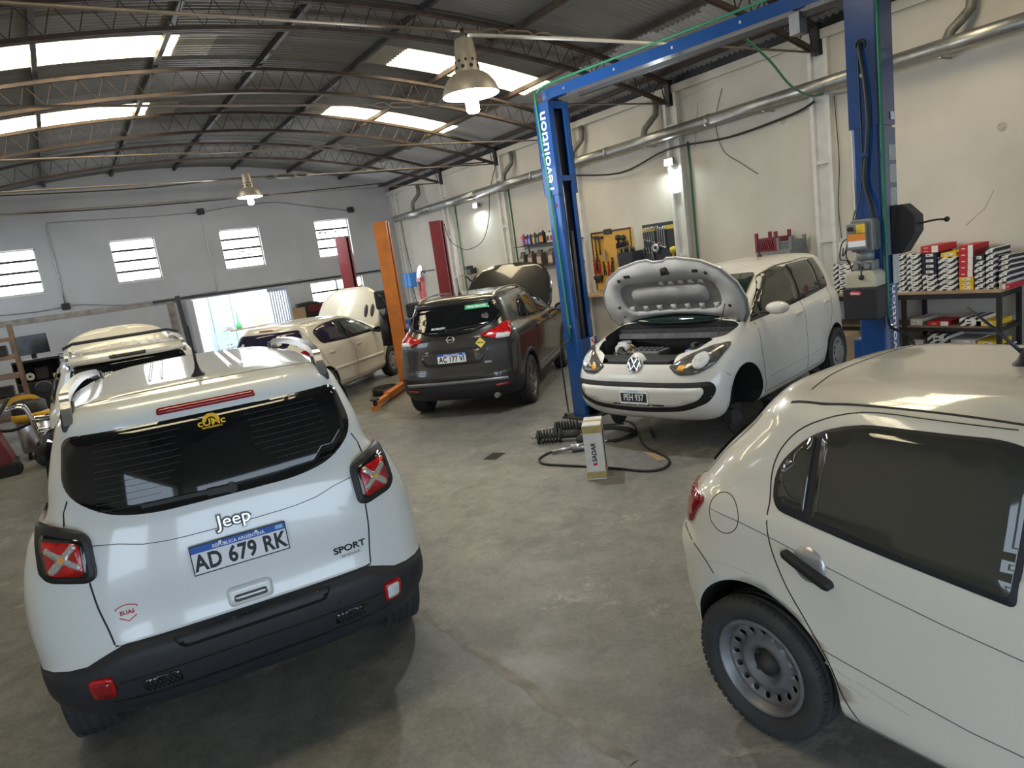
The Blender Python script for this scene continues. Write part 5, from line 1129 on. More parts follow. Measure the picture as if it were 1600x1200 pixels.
# engine bay
def bayp(nm, mb, m): return mb.build(nm, m, R_)
bayp('slam_panel', MB().prism(rpoly([(-0.58, 2.66), (0.58, 2.66), (0.50, 2.80), (0.37, 2.90), (0.34, 2.955), (0, 2.975), (-0.34, 2.955), (-0.37, 2.90), (-0.50, 2.80)], 0.02), 'z', 0.75, 0.785, bev=0.008), 'engine_dark')
ec = MB(); ec.prism(rpoly([(-0.02, 2.36), (0.36, 2.40), (0.34, 2.60), (-0.02, 2.60)], 0.03), 'z', 0.72, 0.80, bev=0.012)
for k in range(5): ec.box((0.03+k*0.062, 2.40, 0.80), (0.062+k*0.062, 2.56, 0.815), bev=0.004)
bayp('engine_cover', ec, 'engine_grey')
bayp('engine', MB().box((-0.30, 2.30, 0.40), (0.42, 2.60, 0.72), bev=0.02).box((-0.2, 2.55, 0.45), (0.35, 2.68, 0.66), bev=0.02), 'engine_dark')
bayp('intake_hose', MB().tube(smooth_path([(0.34, 2.62, 0.76), (0.44, 2.58, 0.78), (0.50, 2.48, 0.80), (0.55, 2.40, 0.74)], 5), 0.035, 10), 'engine_dark')
bayp('coolant_bottle', MB().box((0.50, 2.26, 0.66), (0.62, 2.38, 0.86), bev=0.02), 'lamp_clear')
bayp('battery', MB().box((-0.52, 2.34, 0.60), (-0.32, 2.58, 0.83), bev=0.01), 'black_plastic'); bayp('fuse_box', MB().box((-0.60, 2.52, 0.68), (-0.42, 2.66, 0.80), bev=0.015).box((-0.36, 2.42, 0.83), (-0.32, 2.5, 0.86)), 'engine_grey')
bayp('washer_cap', MB().cyl((-0.36, 2.62, 0.79), (-0.36, 2.62, 0.82), 0.03), 'sky_blue'); bayp('oil_dipstick', MB().tube([(0.22, 2.62, 0.70), (0.25, 2.64, 0.84)], 0.006).lathe([(0.02, -0.004), (0.026, 0), (0.02, 0.004)], c=(0.25, 2.645, 0.86), axis='y'), 'lamp_amber')
bayp('cowl_tray', MB().prism(rpoly([(-0.70, 2.10), (0.70, 2.10), (0.66, 2.24), (-0.66, 2.24)], 0.02), 'z', 0.92, 0.965), 'engine_dark'); bayp('cowl_beam', MB().bar(smooth_path([(-0.66, 2.25, 0.90), (0, 2.30, 0.905), (0.66, 2.25, 0.90)], 6), 0.03, 0.05), 'engine_grey')
bayp('wiper_rail', MB().tube([(-0.62, 2.19, 0.99), (0.62, 2.19, 0.99)], 0.012), 'black_plastic')
for sg in (-1, 1): bayp('strut_tower', MB().lathe([(0.001, 0.0), (0.06, -0.005), (0.085, -0.03), (0.09, -0.2)], c=(sg*0.56, 2.36, 0.84)), 'paint_dirty')
cb = MB()
for k in range(10):
    a = Vector((random.uniform(-0.5, 0.5), random.uniform(2.3, 2.66), random.uniform(0.70, 0.8))); cb.tube(smooth_path([a, a+Vector((random.uniform(-.1, .1), random.uniform(-.08, .08), 0.04)), a+Vector((random.uniform(-.2, .2), random.uniform(-.12, .12), -0.03))], 4), 0.007, 5)
tag(bayp('wiring', cb, 'engine_dark'), kind='stuff')
# open bonnet with pressed frame
hp = [(-0.66, 0.0), (-0.42, 0.06), (-0.2, 0.09), (0.0, 0.10), (0.2, 0.09), (0.42, 0.06), (0.66, 0.0), (0.715, 0.10), (0.735, 0.26), (0.69, 0.44), (0.58, 0.60), (0.42, 0.70), (0.20, 0.755), (0.10, 0.76), (0.05, 0.73), (-0.05, 0.73), (-0.10, 0.76), (-0.20, 0.755), (-0.42, 0.70), (-0.58, 0.60), (-0.69, 0.44), (-0.735, 0.26), (-0.715, 0.10)]
hp = [(x*1.10, y) for x, y in hp]; th = math.radians(66); h, P = hood_panel(U, hp, 2.14, 1.0, th, 'paint_dirty', 'hood_recess', crown=0.05)  # recess shade put into the dark base colour behind the pressed ribs
def under(nm, poly, d0, d1, mt, hole=None, par=h):
    """piece lying on the bonnet's underside between depths d0 and d1"""
    mb = bmesh.new(); bd = [Vector(p) for p in poly]; pts = []; 
    for i, p in enumerate(bd):
        q = bd[(i+1) % len(bd)]; k = max(1, int((q-p).length/0.06)); pts += [p+(q-p)*j/k for j in range(k)]
    cons = [(i, (i+1) % len(pts)) for i in range(len(pts))]; nb = len(pts)
    if hole:
        st = len(pts); hb = []
        for i, p in enumerate([Vector(q) for q in hole]):
            q = Vector(hole[(i+1) % len(hole)]); k = max(1, int((q-p).length/0.06)); hb += [p+(q-p)*j/k for j in range(k)]
        pts += hb; cons += [(st+i, st+(i+1) % len(hb)) for i in range(len(hb))]
        def inh(pt):
            c = False; j = len(hb)-1
            for i in range(len(hb)):
                a, b = hb[i], hb[j]
                if (a.y > pt.y) != (b.y > pt.y) and pt.x < (b.x-a.x)*(pt.y-a.y)/(b.y-a.y)+a.x: c = not c
                j = i
            return c
    vo, eo, fo, *_ = geometry.delaunay_2d_cdt(pts, cons, [], 1, 1e-6)
    A = [mb.verts.new(P(v.x, v.y, -0.02-d0)) for v in vo]; B = [mb.verts.new(P(v.x, v.y, -0.02-d1)) for v in vo]; As = {v: i for i, v in enumerate(A)}
    for f in fo:
        c = sum((vo[i] for i in f), Vector((0, 0)))/len(f)
        if hole and inh(c): continue
        mb.faces.new([A[i] for i in f]); q = mb.faces.new([B[i] for i in f][::-1]); q.smooth = True
    for e in [e for e in mb.edges if len(e.link_faces) == 1 and e.verts[0] in As]:
        i, j = As[e.verts[0]], As[e.verts[1]]
        try: mb.faces.new((A[i], A[j], B[j], B[i]))
        except ValueError: pass
    bmesh.ops.delete(mb, geom=[v for v in mb.verts if not v.link_faces], context='VERTS'); bmesh.ops.recalc_face_normals(mb, faces=mb.faces)
    me = bpy.data.meshes.new(nm); mb.to_mesh(me); mb.free(); me.materials.append(M[mt]); return link(nm, me, par)
outer = [(x*0.965, 0.045+(y-0.045)*0.965 if y > 0.24 else y+0.02) for x, y in hp]
hole = rpoly([(-0.56, 0.16), (0.56, 0.16), (0.56, 0.50), (-0.56, 0.50)], 0.16, 6)
under('pressed_frame', outer, -0.002, 0.022, 'hood_under', hole)
mat('hood_centre', (0.36, 0.35, 0.33), 0.6, noise=0.2, scale=6)
under('pressed_centre', rpoly([(-0.43, 0.235), (0.43, 0.235), (0.43, 0.44), (-0.43, 0.44)], 0.10, 6), -0.002, 0.014, 'hood_centre')
for k in range(7): x = -0.48+k*0.16; under('rib_tab', [(x-0.02, 0.155), (x+0.02, 0.155), (x+0.028, 0.225), (x-0.028, 0.225)], -0.002, 0.018, 'hood_under')
for k in range(5): x = 0.05-k*0.11; under('rib_tab', [(x-0.028, 0.455), (x+0.028, 0.455), (x+0.02, 0.505), (x-0.02, 0.505)], -0.002, 0.018, 'hood_under')
for x, y in ((-0.36, 0.60), (0.38, 0.60)): under('pressed_hole', rpoly([(x-0.05, y-0.018), (x+0.05, y-0.018), (x+0.05, y+0.018), (x-0.05, y+0.018)], 0.016), 0.02, 0.0235, 'gap_dark')
for x, y, r in ((-0.48, 0.57, 0.02), (0.50, 0.56, 0.02), (0.62, 0.24, 0.018), (-0.62, 0.20, 0.018), (0.60, 0.12, 0.012)): under('pressed_hole', arc((x, y), r, 0, 2*math.pi, 12)[:-1], 0.02, 0.0235, 'gap_dark')
under('latch_striker', rpoly([(-0.10, 0.585), (0.0, 0.575), (-0.02, 0.66), (-0.09, 0.67)], 0.015), 0.02, 0.035, 'hub_dark'); under('maker_label', [(0.20, 0.595), (0.30, 0.59), (0.30, 0.635), (0.20, 0.64)], 0.02, 0.0235, 'hood_recess')
for x in (-0.17, 0.22): under('rubber_stop', [(x-0.02, 0.015), (x+0.02, 0.015), (x+0.02, 0.065), (x-0.02, 0.065)], 0.0, 0.028, 'black_plastic')
prop_rod(U, (-0.60, 2.56, 0.80), tuple(P(-0.57, 0.22, -0.04)))
for sg in (-1, 1): MB().box((sg*0.66-0.02, 2.10, 0.93), (sg*0.66+0.02, 2.20, 1.02), bev=0.005).build('bonnet_hinge', 'dark_steel', R_)
# hubs without wheels at the front, wheels at the back
wm = cover_wheel(0.285, 0.18, 0.183)
for x in (-0.725, 0.725): U.wheel(x, 0, 0.285, wm, x < 0)
for sg in (-1, 1):
    hb = MB(); hb.lathe([(0.001, sg*0.035), (0.03, sg*0.035), (0.034, sg*0.012), (0.075, sg*0.010), (0.08, -sg*0.02), (0.15, -sg*0.02), (0.15, -sg*0.04), (0.001, -sg*0.04)], c=(sg*0.70, 2.40, 0.12), axis='x', n=32); hb.build('brake_hub', 'hub_dark', R_)
    MB().box((sg*0.66-0.06, 2.46, 0.10), (sg*0.66+0.05, 2.56, 0.24), bev=0.02).build('brake_caliper', 'hub_dark', R_); MB().tube([(sg*0.64, 2.40, 0.12), (sg*0.15, 2.38, 0.22)], 0.018).build('drive_shaft', 'hub_dark', R_)
# ---------------------------------------------------------------- blue two-post lift
lift = thing('two_post_lift', 'blue two-post car lift with overhead beam around the white small hatchback', 'car lift')
mat('steel_grey_panel', (0.17, 0.20, 0.25), 0.4)
mat('oil_white', (0.52, 0.48, 0.36), 0.5, noise=0.2, scale=8)
mat('motor_grey', (0.23, 0.235, 0.24), 0.5, metal=0.4, noise=0.2, scale=10)
mat('orange_label', (0.75, 0.25, 0.04), 0.5); mat('label_grey', (0.6, 0.6, 0.55), 0.6, noise=0.4, scale=60)
PA, PB = Vector((5.10, 6.45, 0)), Vector((5.63, 3.12, 0))
def rotp(o, r): return Matrix.Translation(o) @ Matrix.Rotation(r, 4, 'Z')
uu = (PB-PA).normalized(); ra = math.atan2(uu.y, uu.x); MA, MBm = rotp(PA, ra), rotp(PB, ra+math.pi)
ZTOP = 3.62
def post(Mx, up):
    c = MB(); c.M = Mx
    t = 0.012; a, b = 0.10, 0.15
    prof = rpoly([(-a, -b), (a, -b), (a, -0.085), (a-t, -0.085), (a-t, -b+t), (-a+t, -b+t), (-a+t, b-t), (a-t, b-t), (a-t, 0.085), (a, 0.085), (a, b), (-a, b)], [0.02, 0.02, 0, 0, 0, 0, 0, 0, 0, 0, 0.02, 0.02], 3)
    c.prism(prof, 'z', 0.02, ZTOP-0.05)
    p = c.build('post', 'blue_lift', lift)
    e = MB(); e.M = Mx   # taller outer sleeve with window frame
    e.box((-a-0.012, -b-0.012, 2.62), (-a-0.001, b+0.012, ZTOP)); e.box((-a-0.012, -b-0.012, 2.62), (a+0.012, -b-0.001, ZTOP)); e.box((-a-0.012, b+0.001, 2.62), (a+0.012, b+0.012, ZTOP))
    e.box((a+0.001, -b-0.01, 2.62), (a+0.012, -0.085, ZTOP)); e.box((a+0.001, 0.085, 2.62), (a+0.012, b+0.01, ZTOP)); e.box((a+0.001, -0.085, ZTOP-0.08), (a+0.012, 0.085, ZTOP)); e.box((a+0.001, -0.085, 2.76), (a+0.012, 0.085, 2.82)); e.build('extension_sleeve', 'blue_lift', p)
    ins = MB(); ins.M = Mx; ins.box((-0.06, -0.11, 0.05), (0.03, 0.11, ZTOP-0.08)); ins.build('slide_channel', 'black_plastic', p)
    ch = MB(); ch.M = Mx; ch.tube([(0.06, -0.03, 0.4), (0.06, -0.03, ZTOP-0.2)], 0.008, 6); ch.build('lift_chain', 'steel', p)
    cy = MB(); cy.M = Mx; cy.cyl((0.05, 0.03, 0.2), (0.05, 0.03, 2.2), 0.03, n=12); cy.build('ram', 'dark_steel', p)
    bp = MB(); bp.M = Mx; bp.prism(rpoly([(-0.22, -0.24), (0.22, -0.24), (0.22, 0.24), (-0.22, 0.24)], 0.03), 'z', 0, 0.02)
    for x in (-0.18, 0.18):
        for y in (-0.2, 0.2): bp.cyl((x, y, 0.02), (x, y, 0.06), 0.018, n=6)
    bp.build('base_plate', 'dark_steel', p)
    ca = MB(); ca.M = Mx; ca.box((0.02, -0.14, 0.15), (0.16, 0.14, 0.95), bev=0.01); co = ca.build('carriage', 'blue_lift', p)
    tp = MB(); tp.M = Mx; tp.box((-0.09, -0.10, ZTOP-0.05), (0.09, 0.10, ZTOP+0.02)); tp.cyl((0.02, -0.06, ZTOP+0.05), (0.02, 0.06, ZTOP+0.05), 0.06, n=20); tp.build('pulley_head', 'dark_steel', p)
    return p
pa, pb = post(MA, 0), post(MBm, 1)
# lettering
text('lettering', 'revolution', 0.165, 'text_white', pa, MA @ frame((-0.0, -0.164, 3.10), (0, 0, 1), (-1, 0, 0)), depth=0.001, bold=0.002, sx=1.25)
text('lettering', 'revolution', 0.125, 'text_white', pb, MBm @ frame((-0.114, 0.0, 1.04), (0, 0, 1), (0, 1, 0)), depth=0.001, bold=0.001, sx=1.3)
d = MB(); d.M = MA; d.lathe([(0.001, 0.002), (0.028, 0.002)], c=(0.04, -0.152, 2.50), axis='y', n=20); d.build('round_sticker', 'red_print', pa)
d = MB(); d.M = MA @ frame((0.145, 0.0, 0.0), (0, 1, 0), (0, 0, 1)); d.box((0.02, 0.82, 0.016), (0.09, 0.95, 0.018)); d.build('warning_sticker', 'text_white', pa)
d = MB(); d.M = MA @ frame((0.147, 0.0, 0.0), (0, 1, 0), (0, 0, 1)); d.tube([(0.04, 0.85, 0.018), (0.075, 0.85, 0.018), (0.08, 0.89, 0.018), (0.05, 0.91, 0.018), (0.035, 0.93, 0.018), (0.07, 0.94, 0.018)], 0.006, 6); d.build('warning_mark', 'red_print', pa)
# grey protective panel on the near post and its labels
d = MB(); d.M = MBm; d.box((-0.116, -0.15, 1.62), (-0.101, 0.085, 2.60)); d.build('sleeve_panel', 'steel_grey_panel', pb)
for k, (z0, z1) in enumerate(((2.66, 2.72), (2.35, 2.47), (2.18, 2.32), (2.0, 2.14), (1.86, 1.97), (1.38, 1.62))):
    d = MB(); d.M = MBm; d.box((-0.1185, -0.14, z0), (-0.1165, 0.0 if k else -0.06, z1)); d.build('label', 'label_grey' if k else 'text_white', pb)
# hydraulic unit
hu = MB(); hu.M = MBm; hu.box((-0.085, 0.165, 1.68), (0.085, 0.30, 1.93), bev=0.012); ho = hu.build('motor', 'motor_grey', pb)
hu = MB(); hu.M = MBm; hu.box((-0.05, 0.30, 1.70), (0.098, 0.345, 1.905), bev=0.008); hu.build('control_box', 'motor_grey', ho)
for nm, x0, x1, z0, z1, m in (('yellow_label', -0.045, 0.020, 1.83, 1.895, 'yellow_print'), ('orange_label', -0.045, 0.085, 1.77, 1.825, 'orange_label'), ('white_label', -0.045, 0.085, 1.725, 1.77, 'text_white')):
    hu = MB(); hu.M = MBm; hu.box((x0, 0.344, z0), (x1, 0.348, z1)); hu.build(nm, m, ho)
hu = MB(); hu.M = MBm; hu.cyl((0.06, 0.34, 1.865), (0.06, 0.375, 1.865), 0.018, n=14); hu.build('knob', 'black_plastic', ho)
for k in range(7):
    hu = MB(); hu.M = MBm; hu.box((-0.098, 0.18+k*0.016, 1.70), (-0.082, 0.187+k*0.016, 1.90)); hu.build('cooling_fin', 'motor_grey', ho)
hu = MB(); hu.M = MBm; hu.cyl((0, 0.235, 1.60), (0, 0.235, 1.69), 0.065, n=20); hu.box((-0.08, 0.17, 1.53), (0.075, 0.30, 1.61), bev=0.01); hu.build('valve_block', 'motor_grey', pb)
for vx in (0.04, -0.04): hu = MB(); hu.M = MBm; hu.cyl((vx, 0.30, 1.57), (vx, 0.335, 1.57), 0.021, n=14); hu.build('valve_cap', 'steel', pb)
hu = MB(); hu.M = MBm; hu.tube([(-0.01, 0.30, 1.575), (-0.01, 0.36, 1.53), (-0.01, 0.36, 1.50)], 0.006, 6).lathe([(0.001, -0.022), (0.018, -0.014), (0.022, 0), (0.018, 0.014), (0.001, 0.022)], c=(-0.01, 0.36, 1.485), n=12); hu.build('release_lever', 'black_plastic', pb)
hu = MB(); hu.M = MBm; hu.prism(rpoly([(-0.12, 1.40), (0.12, 1.40), (0.12, 1.50), (0.085, 1.535), (-0.085, 1.535), (-0.12, 1.50)], 0.02), 'y', 0.165, 0.36, bev=0.012); hu.build('oil_reservoir', 'oil_white', pb)
hu = MB(); hu.M = MBm; hu.prism(rpoly([(-0.125, 1.15), (0.125, 1.15), (0.13, 1.405), (-0.13, 1.405)], 0.012), 'y', 0.16, 0.385, bev=0.01); ob = hu.build('reservoir_cover', 'black_plastic', pb)
hu = MB(); hu.M = MBm @ frame((0.03, 0.387, 1.365), (-1, 0, 0), (0, 0, 1)); hu.lathe([(0.001, 0.004), (0.02, 0.003), (0.022, 0)], n=20); hu.bm.transform(MBm @ frame((0.03, 0.387, 1.365), (-1, 0, 0), (0, 0, 1)) @ Matrix.Diagonal((2.1, 0.95, 1, 1)) @ (MBm @ frame((0.03, 0.387, 1.365), (-1, 0, 0), (0, 0, 1))).inverted()); lo = hu.build('oval_badge', 'red_print', ob)
text('lettering', 'Rotary', 0.026, 'text_white', lo, MBm @ frame((0.03, 0.3925, 1.365), (-1, 0, 0), (0, 0, 1)), depth=0.0006, bold=0.0006, shear=0.2)
# guard box with hand lever on the outer face
g = MB(); g.M = MBm; hx = [(-0.17, 1.64), (-0.20, 1.70), (-0.20, 1.86), (-0.26, 1.98)]
g.prism(rpoly([(-0.12, 1.62), (-0.20, 1.62), (-0.30, 1.78), (-0.30, 1.90), (-0.21, 2.0), (-0.12, 2.0)], 0.01), 'y', -0.16, 0.03, bev=0.008); go = g.build('guard_box', 'black_plastic', pb)
g = MB(); g.M = MBm; g.tube(smooth_path([(-0.29, -0.06, 1.835), (-0.36, -0.07, 1.845), (-0.42, -0.07, 1.85), (-0.47, -0.07, 1.845)], 4), 0.008, 8).lathe([(0.001, -0.022), (0.016, -0.014), (0.022, 0), (0.016, 0.014), (0.001, 0.022)], c=(-0.485, -0.07, 1.845), axis='x', n=12); g.build('hand_lever', 'black_plastic', go)
# hoses on the posts
def hose(nm, pts, r, m, par=None, n=6): return MB().tube(smooth_path(pts, n), r, 8).build(nm, m, par or lift)
V = lambda Mx, *p: tuple(Mx @ Vector(p))
g = MB(); g.M = MBm; g.tube([(0.035*math.cos(t*math.pi/8), 0.166, 3.22+0.035*math.sin(t*math.pi/8)) for t in range(16)], 0.008, 6, closed=True); g.build('grommet', 'black_plastic', pb)
hose('hydraulic_hose', [V(MBm, 0.0, 0.15, 3.22), V(MBm, 0.0, 0.19, 3.20), V(MBm, -0.03, 0.19, 2.95), V(MBm, -0.04, 0.185, 2.65), V(MBm, -0.01, 0.185, 2.35), V(MBm, 0.0, 0.19, 2.2), V(MBm, -0.05, 0.22, 2.02), V(MBm, -0.07, 0.23, 1.92)], 0.016, 'hose_black')
hose('control_cable', [V(MBm, 0.02, 0.165, 3.20), V(MBm, 0.02, 0.17, 2.9), V(MBm, 0.02, 0.17, 2.3), V(MBm, 0.06, 0.2, 2.0), V(MBm, 0.11, 0.25, 1.8), V(MBm, 0.13, 0.28, 1.66), V(MBm, 0.10, 0.28, 1.60)], 0.005, 'hose_black')
hose('control_cable', [V(MBm, 0.085, 0.30, 1.80), V(MBm, 0.15, 0.3, 1.76), V(MBm, 0.17, 0.3, 1.64), V(MBm, 0.12, 0.3, 1.62), V(MBm, 0.10, 0.26, 1.55), V(MBm, 0.11, 0.22, 1.42)], 0.005, 'hose_black')
g = MB(); g.M = MBm; g.cyl((0.0, 0.162, 3.0), (0.0, 0.168, 3.0), 0.016, n=12); g.build('bolt', 'chrome', pb)
g = MB(); g.M = MBm; g.box((-0.03, 0.16, 2.40), (0.04, 0.215, 2.43)); g.build('hose_clip', 'blue_lift', pb)
pipe = [V(MBm, -0.125, 0.158, z) for z in (3.62, 3.0, 2.2, 1.6, 1.12)]
hose('air_pipe', pipe, 0.013, 'hose_green', n=2)
beamz = ZTOP+0.09
hose('air_pipe', [V(MA, 0.03, -0.175, 0.95), V(MA, 0.02, -0.175, 1.8), V(MA, -0.02, -0.175, 2.8), V(MA, -0.06, -0.175, 3.66), V(MA, -0.05, -0.15, 3.74), V(MA, 0.2, -0.11, 3.80), V(MA, 1.6, -0.09, 3.80), V(MBm, 0.3, 0.09, 3.80), V(MBm, -0.05, 0.12, 3.78)], 0.013, 'hose_green', n=4)
d = MB(); d.M = MA; d.box((0.01, -0.19, 1.10), (0.06, -0.165, 1.13)); d.build('pipe_clip', 'chrome', pa)
hose('air_hose', [V(MA, 0.03, -0.18, 0.95), V(MA, -0.03, -0.24, 0.92), V(MA, -0.06, -0.28, 0.80), V(MA, -0.04, -0.30, 0.45), V(MA, 0.0, -0.33, 0.12), (4.62, 6.14, 0.02), (4.78, 5.95, 0.015), (5.0, 5.7, 0.015)], 0.010, 'hose_black')
hose('air_hose', [V(MBm, -0.125, 0.16, 1.12), V(MBm, -0.16, 0.18, 1.05), V(MBm, -0.30, 0.2, 0.97), V(MBm, -0.35, 0.22, 0.7), V(MBm, -0.34, 0.2, 0.3), V(MBm, -0.3, 0.3, 0.012)], 0.012, 'hose_black')
d = MB(); d.M = MBm; d.cyl((-0.125, 0.158, 1.10), (-0.15, 0.17, 1.06), 0.017, n=10); d.build('hose_coupling', 'chrome', pb)
# overhead beam
bm_ = MB(); A, B = MA @ Vector((-0.05, 0, beamz)), MBm @ Vector((-0.05, 0, beamz)); bm_.bar([A, B], 0.14, 0.11); bo = bm_.build('overhead_beam', 'blue_lift', lift)
bm_ = MB(); off = Vector((0, 0, -0.10)); bm_.bar([A.lerp(B, 0.14)+off, A.lerp(B, 0.97)+off], 0.05, 0.04); bm_.build('shut_off_bar', 'black_plastic', bo)
bm_ = MB(); q = A.lerp(B, 0.83); bm_.box(q+Vector((-0.05, -0.05, -0.24)), q+Vector((0.05, 0.05, -0.07)), bev=0.006); bm_.build('switch_box', 'motor_grey', bo)
for k in range(5): q = A.lerp(B, 0.1+k*0.2); bm_ = MB(); bm_.cyl(q+Vector((-0.076, 0, 0)), q+Vector((-0.07, 0, 0)), 0.014, n=10); bm_.build('bolt', 'steel', bo)
# arms reaching under the sills, with pads
rot = Matrix.Translation(UL) @ Matrix.Rotation(UY, 4, 'Z')
for Mx, sx in ((MA, 0.68), (MBm, -0.68)):
    for ly, fy in ((-0.10, 0.45 if sx > 0 else 1.75), (0.10, 1.75 if sx > 0 else 0.45)):
        tip = rot @ Vector((sx, fy, 0)); st = Mx @ Vector((0.17, ly, 0)); a = MB(); a.bar([(st.x, st.y, 0.20), (tip.x, tip.y, 0.20)], 0.10, 0.09); ao = a.build('swing_arm', 'black_plastic', lift)
        MB().cyl((tip.x, tip.y, 0.2), (tip.x, tip.y, 0.245), 0.03, n=14).cyl((tip.x, tip.y, 0.245), (tip.x, tip.y, 0.292), 0.06, n=20).build('lift_pad', 'rubber', ao)
# ---------------------------------------------------------------- orange and red lift posts
def chan_post(nm, label, loc, rz, w, d, hgt, m, m2):
    t = thing(nm, label, 'lift post', loc, rz); k = 0.012
    MB().prism([(-d/2, -w/2), (d/2, -w/2), (d/2, -w/2+0.09), (d/2-k, -w/2+0.09), (d/2-k, -w/2+k), (-d/2+k, -w/2+k), (-d/2+k, w/2-k), (d/2-k, w/2-k), (d/2-k, w/2-0.09), (d/2, w/2-0.09), (d/2, w/2), (-d/2, w/2)], 'z', 0.0, hgt).build('column', m, t)
    MB().box((-d/2-0.006, -w/2-0.006, hgt), (d/2+0.006, w/2+0.006, hgt+0.012)).build('cap_plate', m, t); MB().box((-d/2+k, -w/2+k+0.002, 0.05), (-d/2+k+0.02, w/2-k-0.002, hgt-0.02)).build('inner_face', m2, t)
    MB().box((-d/2-0.1, -w/2-0.1, 0), (d/2+0.1, w/2+0.1, 0.015)).build('base_plate', m, t)
    return t
op = chan_post('lift_post', 'orange steel lift post with a black pump unit, left of the grey crossover', (4.98, 11.35, 0), -0.62, 0.30, 0.22, 2.86, 'orange_lift', 'orange_dark')
# pump unit hangs on the orange post, on the side turned to the cream hatchback
Z = (1.05, 1.72); l = MB(); l.box((-0.32, -0.09, 1.40), (-0.115, 0.09, 1.72), bev=0.03); l.build('pump_motor', 'black_plastic', op); MB().cyl((-0.22, 0, 0.75), (-0.22, 0, 1.30), 0.10, n=24).build('oil_tank', 'black_plastic', op); MB().box((-0.29, -0.07, 1.30), (-0.14, 0.07, 1.41), bev=0.01).build('valve_block', 'steel', op)
for k in range(4):
    a = 0.16+0.02*k; MB().tube(smooth_path([(-0.24, -0.10, 1.66-0.05*k), (-0.18, -0.16-0.01*k, 1.62), (-0.12, -0.15, 1.45-0.03*k), (-0.20, -0.13, 1.30-0.02*k), (-0.27, -0.11, 1.36)], 5), 0.006, 6).build('pump_hose', 'hose_black' if k else 'motor_grey', op)
MB().cyl((0.08, 0.1, 0.95), (0.125, 0.1, 0.95), 0.05, n=16).build('cable_pulley', 'black_plastic', op)
# floor arm of the orange lift
bpy.context.view_layer.update(); OI = op.matrix_world.inverted(); a0, a1 = Vector((3.74, 9.86, 0.085)), Vector((4.72, 10.95, 0.085))
def onto(mb): mb.bm.transform(OI); return mb
arm = onto(MB().bar([a0.lerp(a1, 0.42), a1], 0.115, 0.105)).build('swing_arm', 'orange_lift', op); onto(MB().bar([a0, a0.lerp(a1, 0.62)], 0.085, 0.075)).build('inner_arm', 'orange_lift', arm)
onto(MB().box((a0.x-0.06, a0.y-0.05, 0.0), (a0.x+0.05, a0.y+0.05, 0.06))).build('arm_foot', 'orange_lift', arm); onto(MB().box((a1.x-0.06, a1.y-0.06, 0.0), (a1.x+0.06, a1.y+0.06, 0.05))).build('arm_foot', 'orange_lift', arm); onto(MB().cyl((a0.x, a0.y, 0.06), (a0.x, a0.y, 0.15), 0.03, n=12).cyl((a0.x, a0.y, 0.15), (a0.x, a0.y, 0.175), 0.075, n=20)).build('arm_pad', 'rubber', arm)
wr = thing('strap_ring', 'black ring shaped strap roll on the floor behind the orange lift arm', 'strap', (4.38, 10.98, 0)); MB().lathe([(0.20, 0.0), (0.215, 0.0), (0.215, 0.13), (0.20, 0.13)], n=32, closed=True).build('band', 'black_plastic', wr); MB().box((-0.12, -0.225, 0.02), (0.02, -0.19, 0.11), bev=0.004).build('buckle', 'steel', wr)
# ---------------------------------------------------------------- red lift posts
chan_post('lift_post', 'dark red lift post standing before the white side wall', (6.62, 12.42, 0), -0.75, 0.30, 0.22, 2.85, 'red_lift', 'red_lift')
rp = chan_post('lift_post', 'dark red lift post standing in front of the rightmost windows', (5.52, 14.75, 0), -0.75, 0.30, 0.22, 2.87, 'red_lift', 'red_lift')
# ---------------------------------------------------------------- duct along the right wall
duct = thing('exhaust_duct', 'galvanised spiral exhaust duct running along the right wall', 'duct'); DX = 9.10
dz = lambda y: 3.70-(y-2.0)*0.0105
for k in range(9):
    ya, yb = 19.6-k*2.4, 19.6-(k+1)*2.4; MB().cyl((DX, ya, dz(ya)), (DX, yb+0.02, dz(yb)), 0.092, n=24).build('duct_section', 'galv', duct); MB().cyl((DX, yb-0.03, dz(yb)), (DX, yb+0.05, dz(yb)), 0.100, n=24).build('joint_collar', 'galv', duct)
    MB().box((DX-0.02, ya-1.0, dz(ya-1)-0.115), (XW-0.002, ya-0.97, dz(ya-1)-0.10)).build('bracket', 'galv', duct)
MB().cyl((DX, 19.6, dz(19.6)), (DX, 19.62, dz(19.6)), 0.10, n=24).build('end_cap', 'galv', duct)
for y in (18.2, 13.4, 10.9, 8.9, 4.0): MB().tube(smooth_path([(XW-0.10, y-0.05, 4.27), (XW-0.11, y-0.05, 4.02), (DX, y+0.10, 3.82), (DX, y+0.15, dz(y))], 2), 0.055, 12).build('riser', 'galv_old', duct)
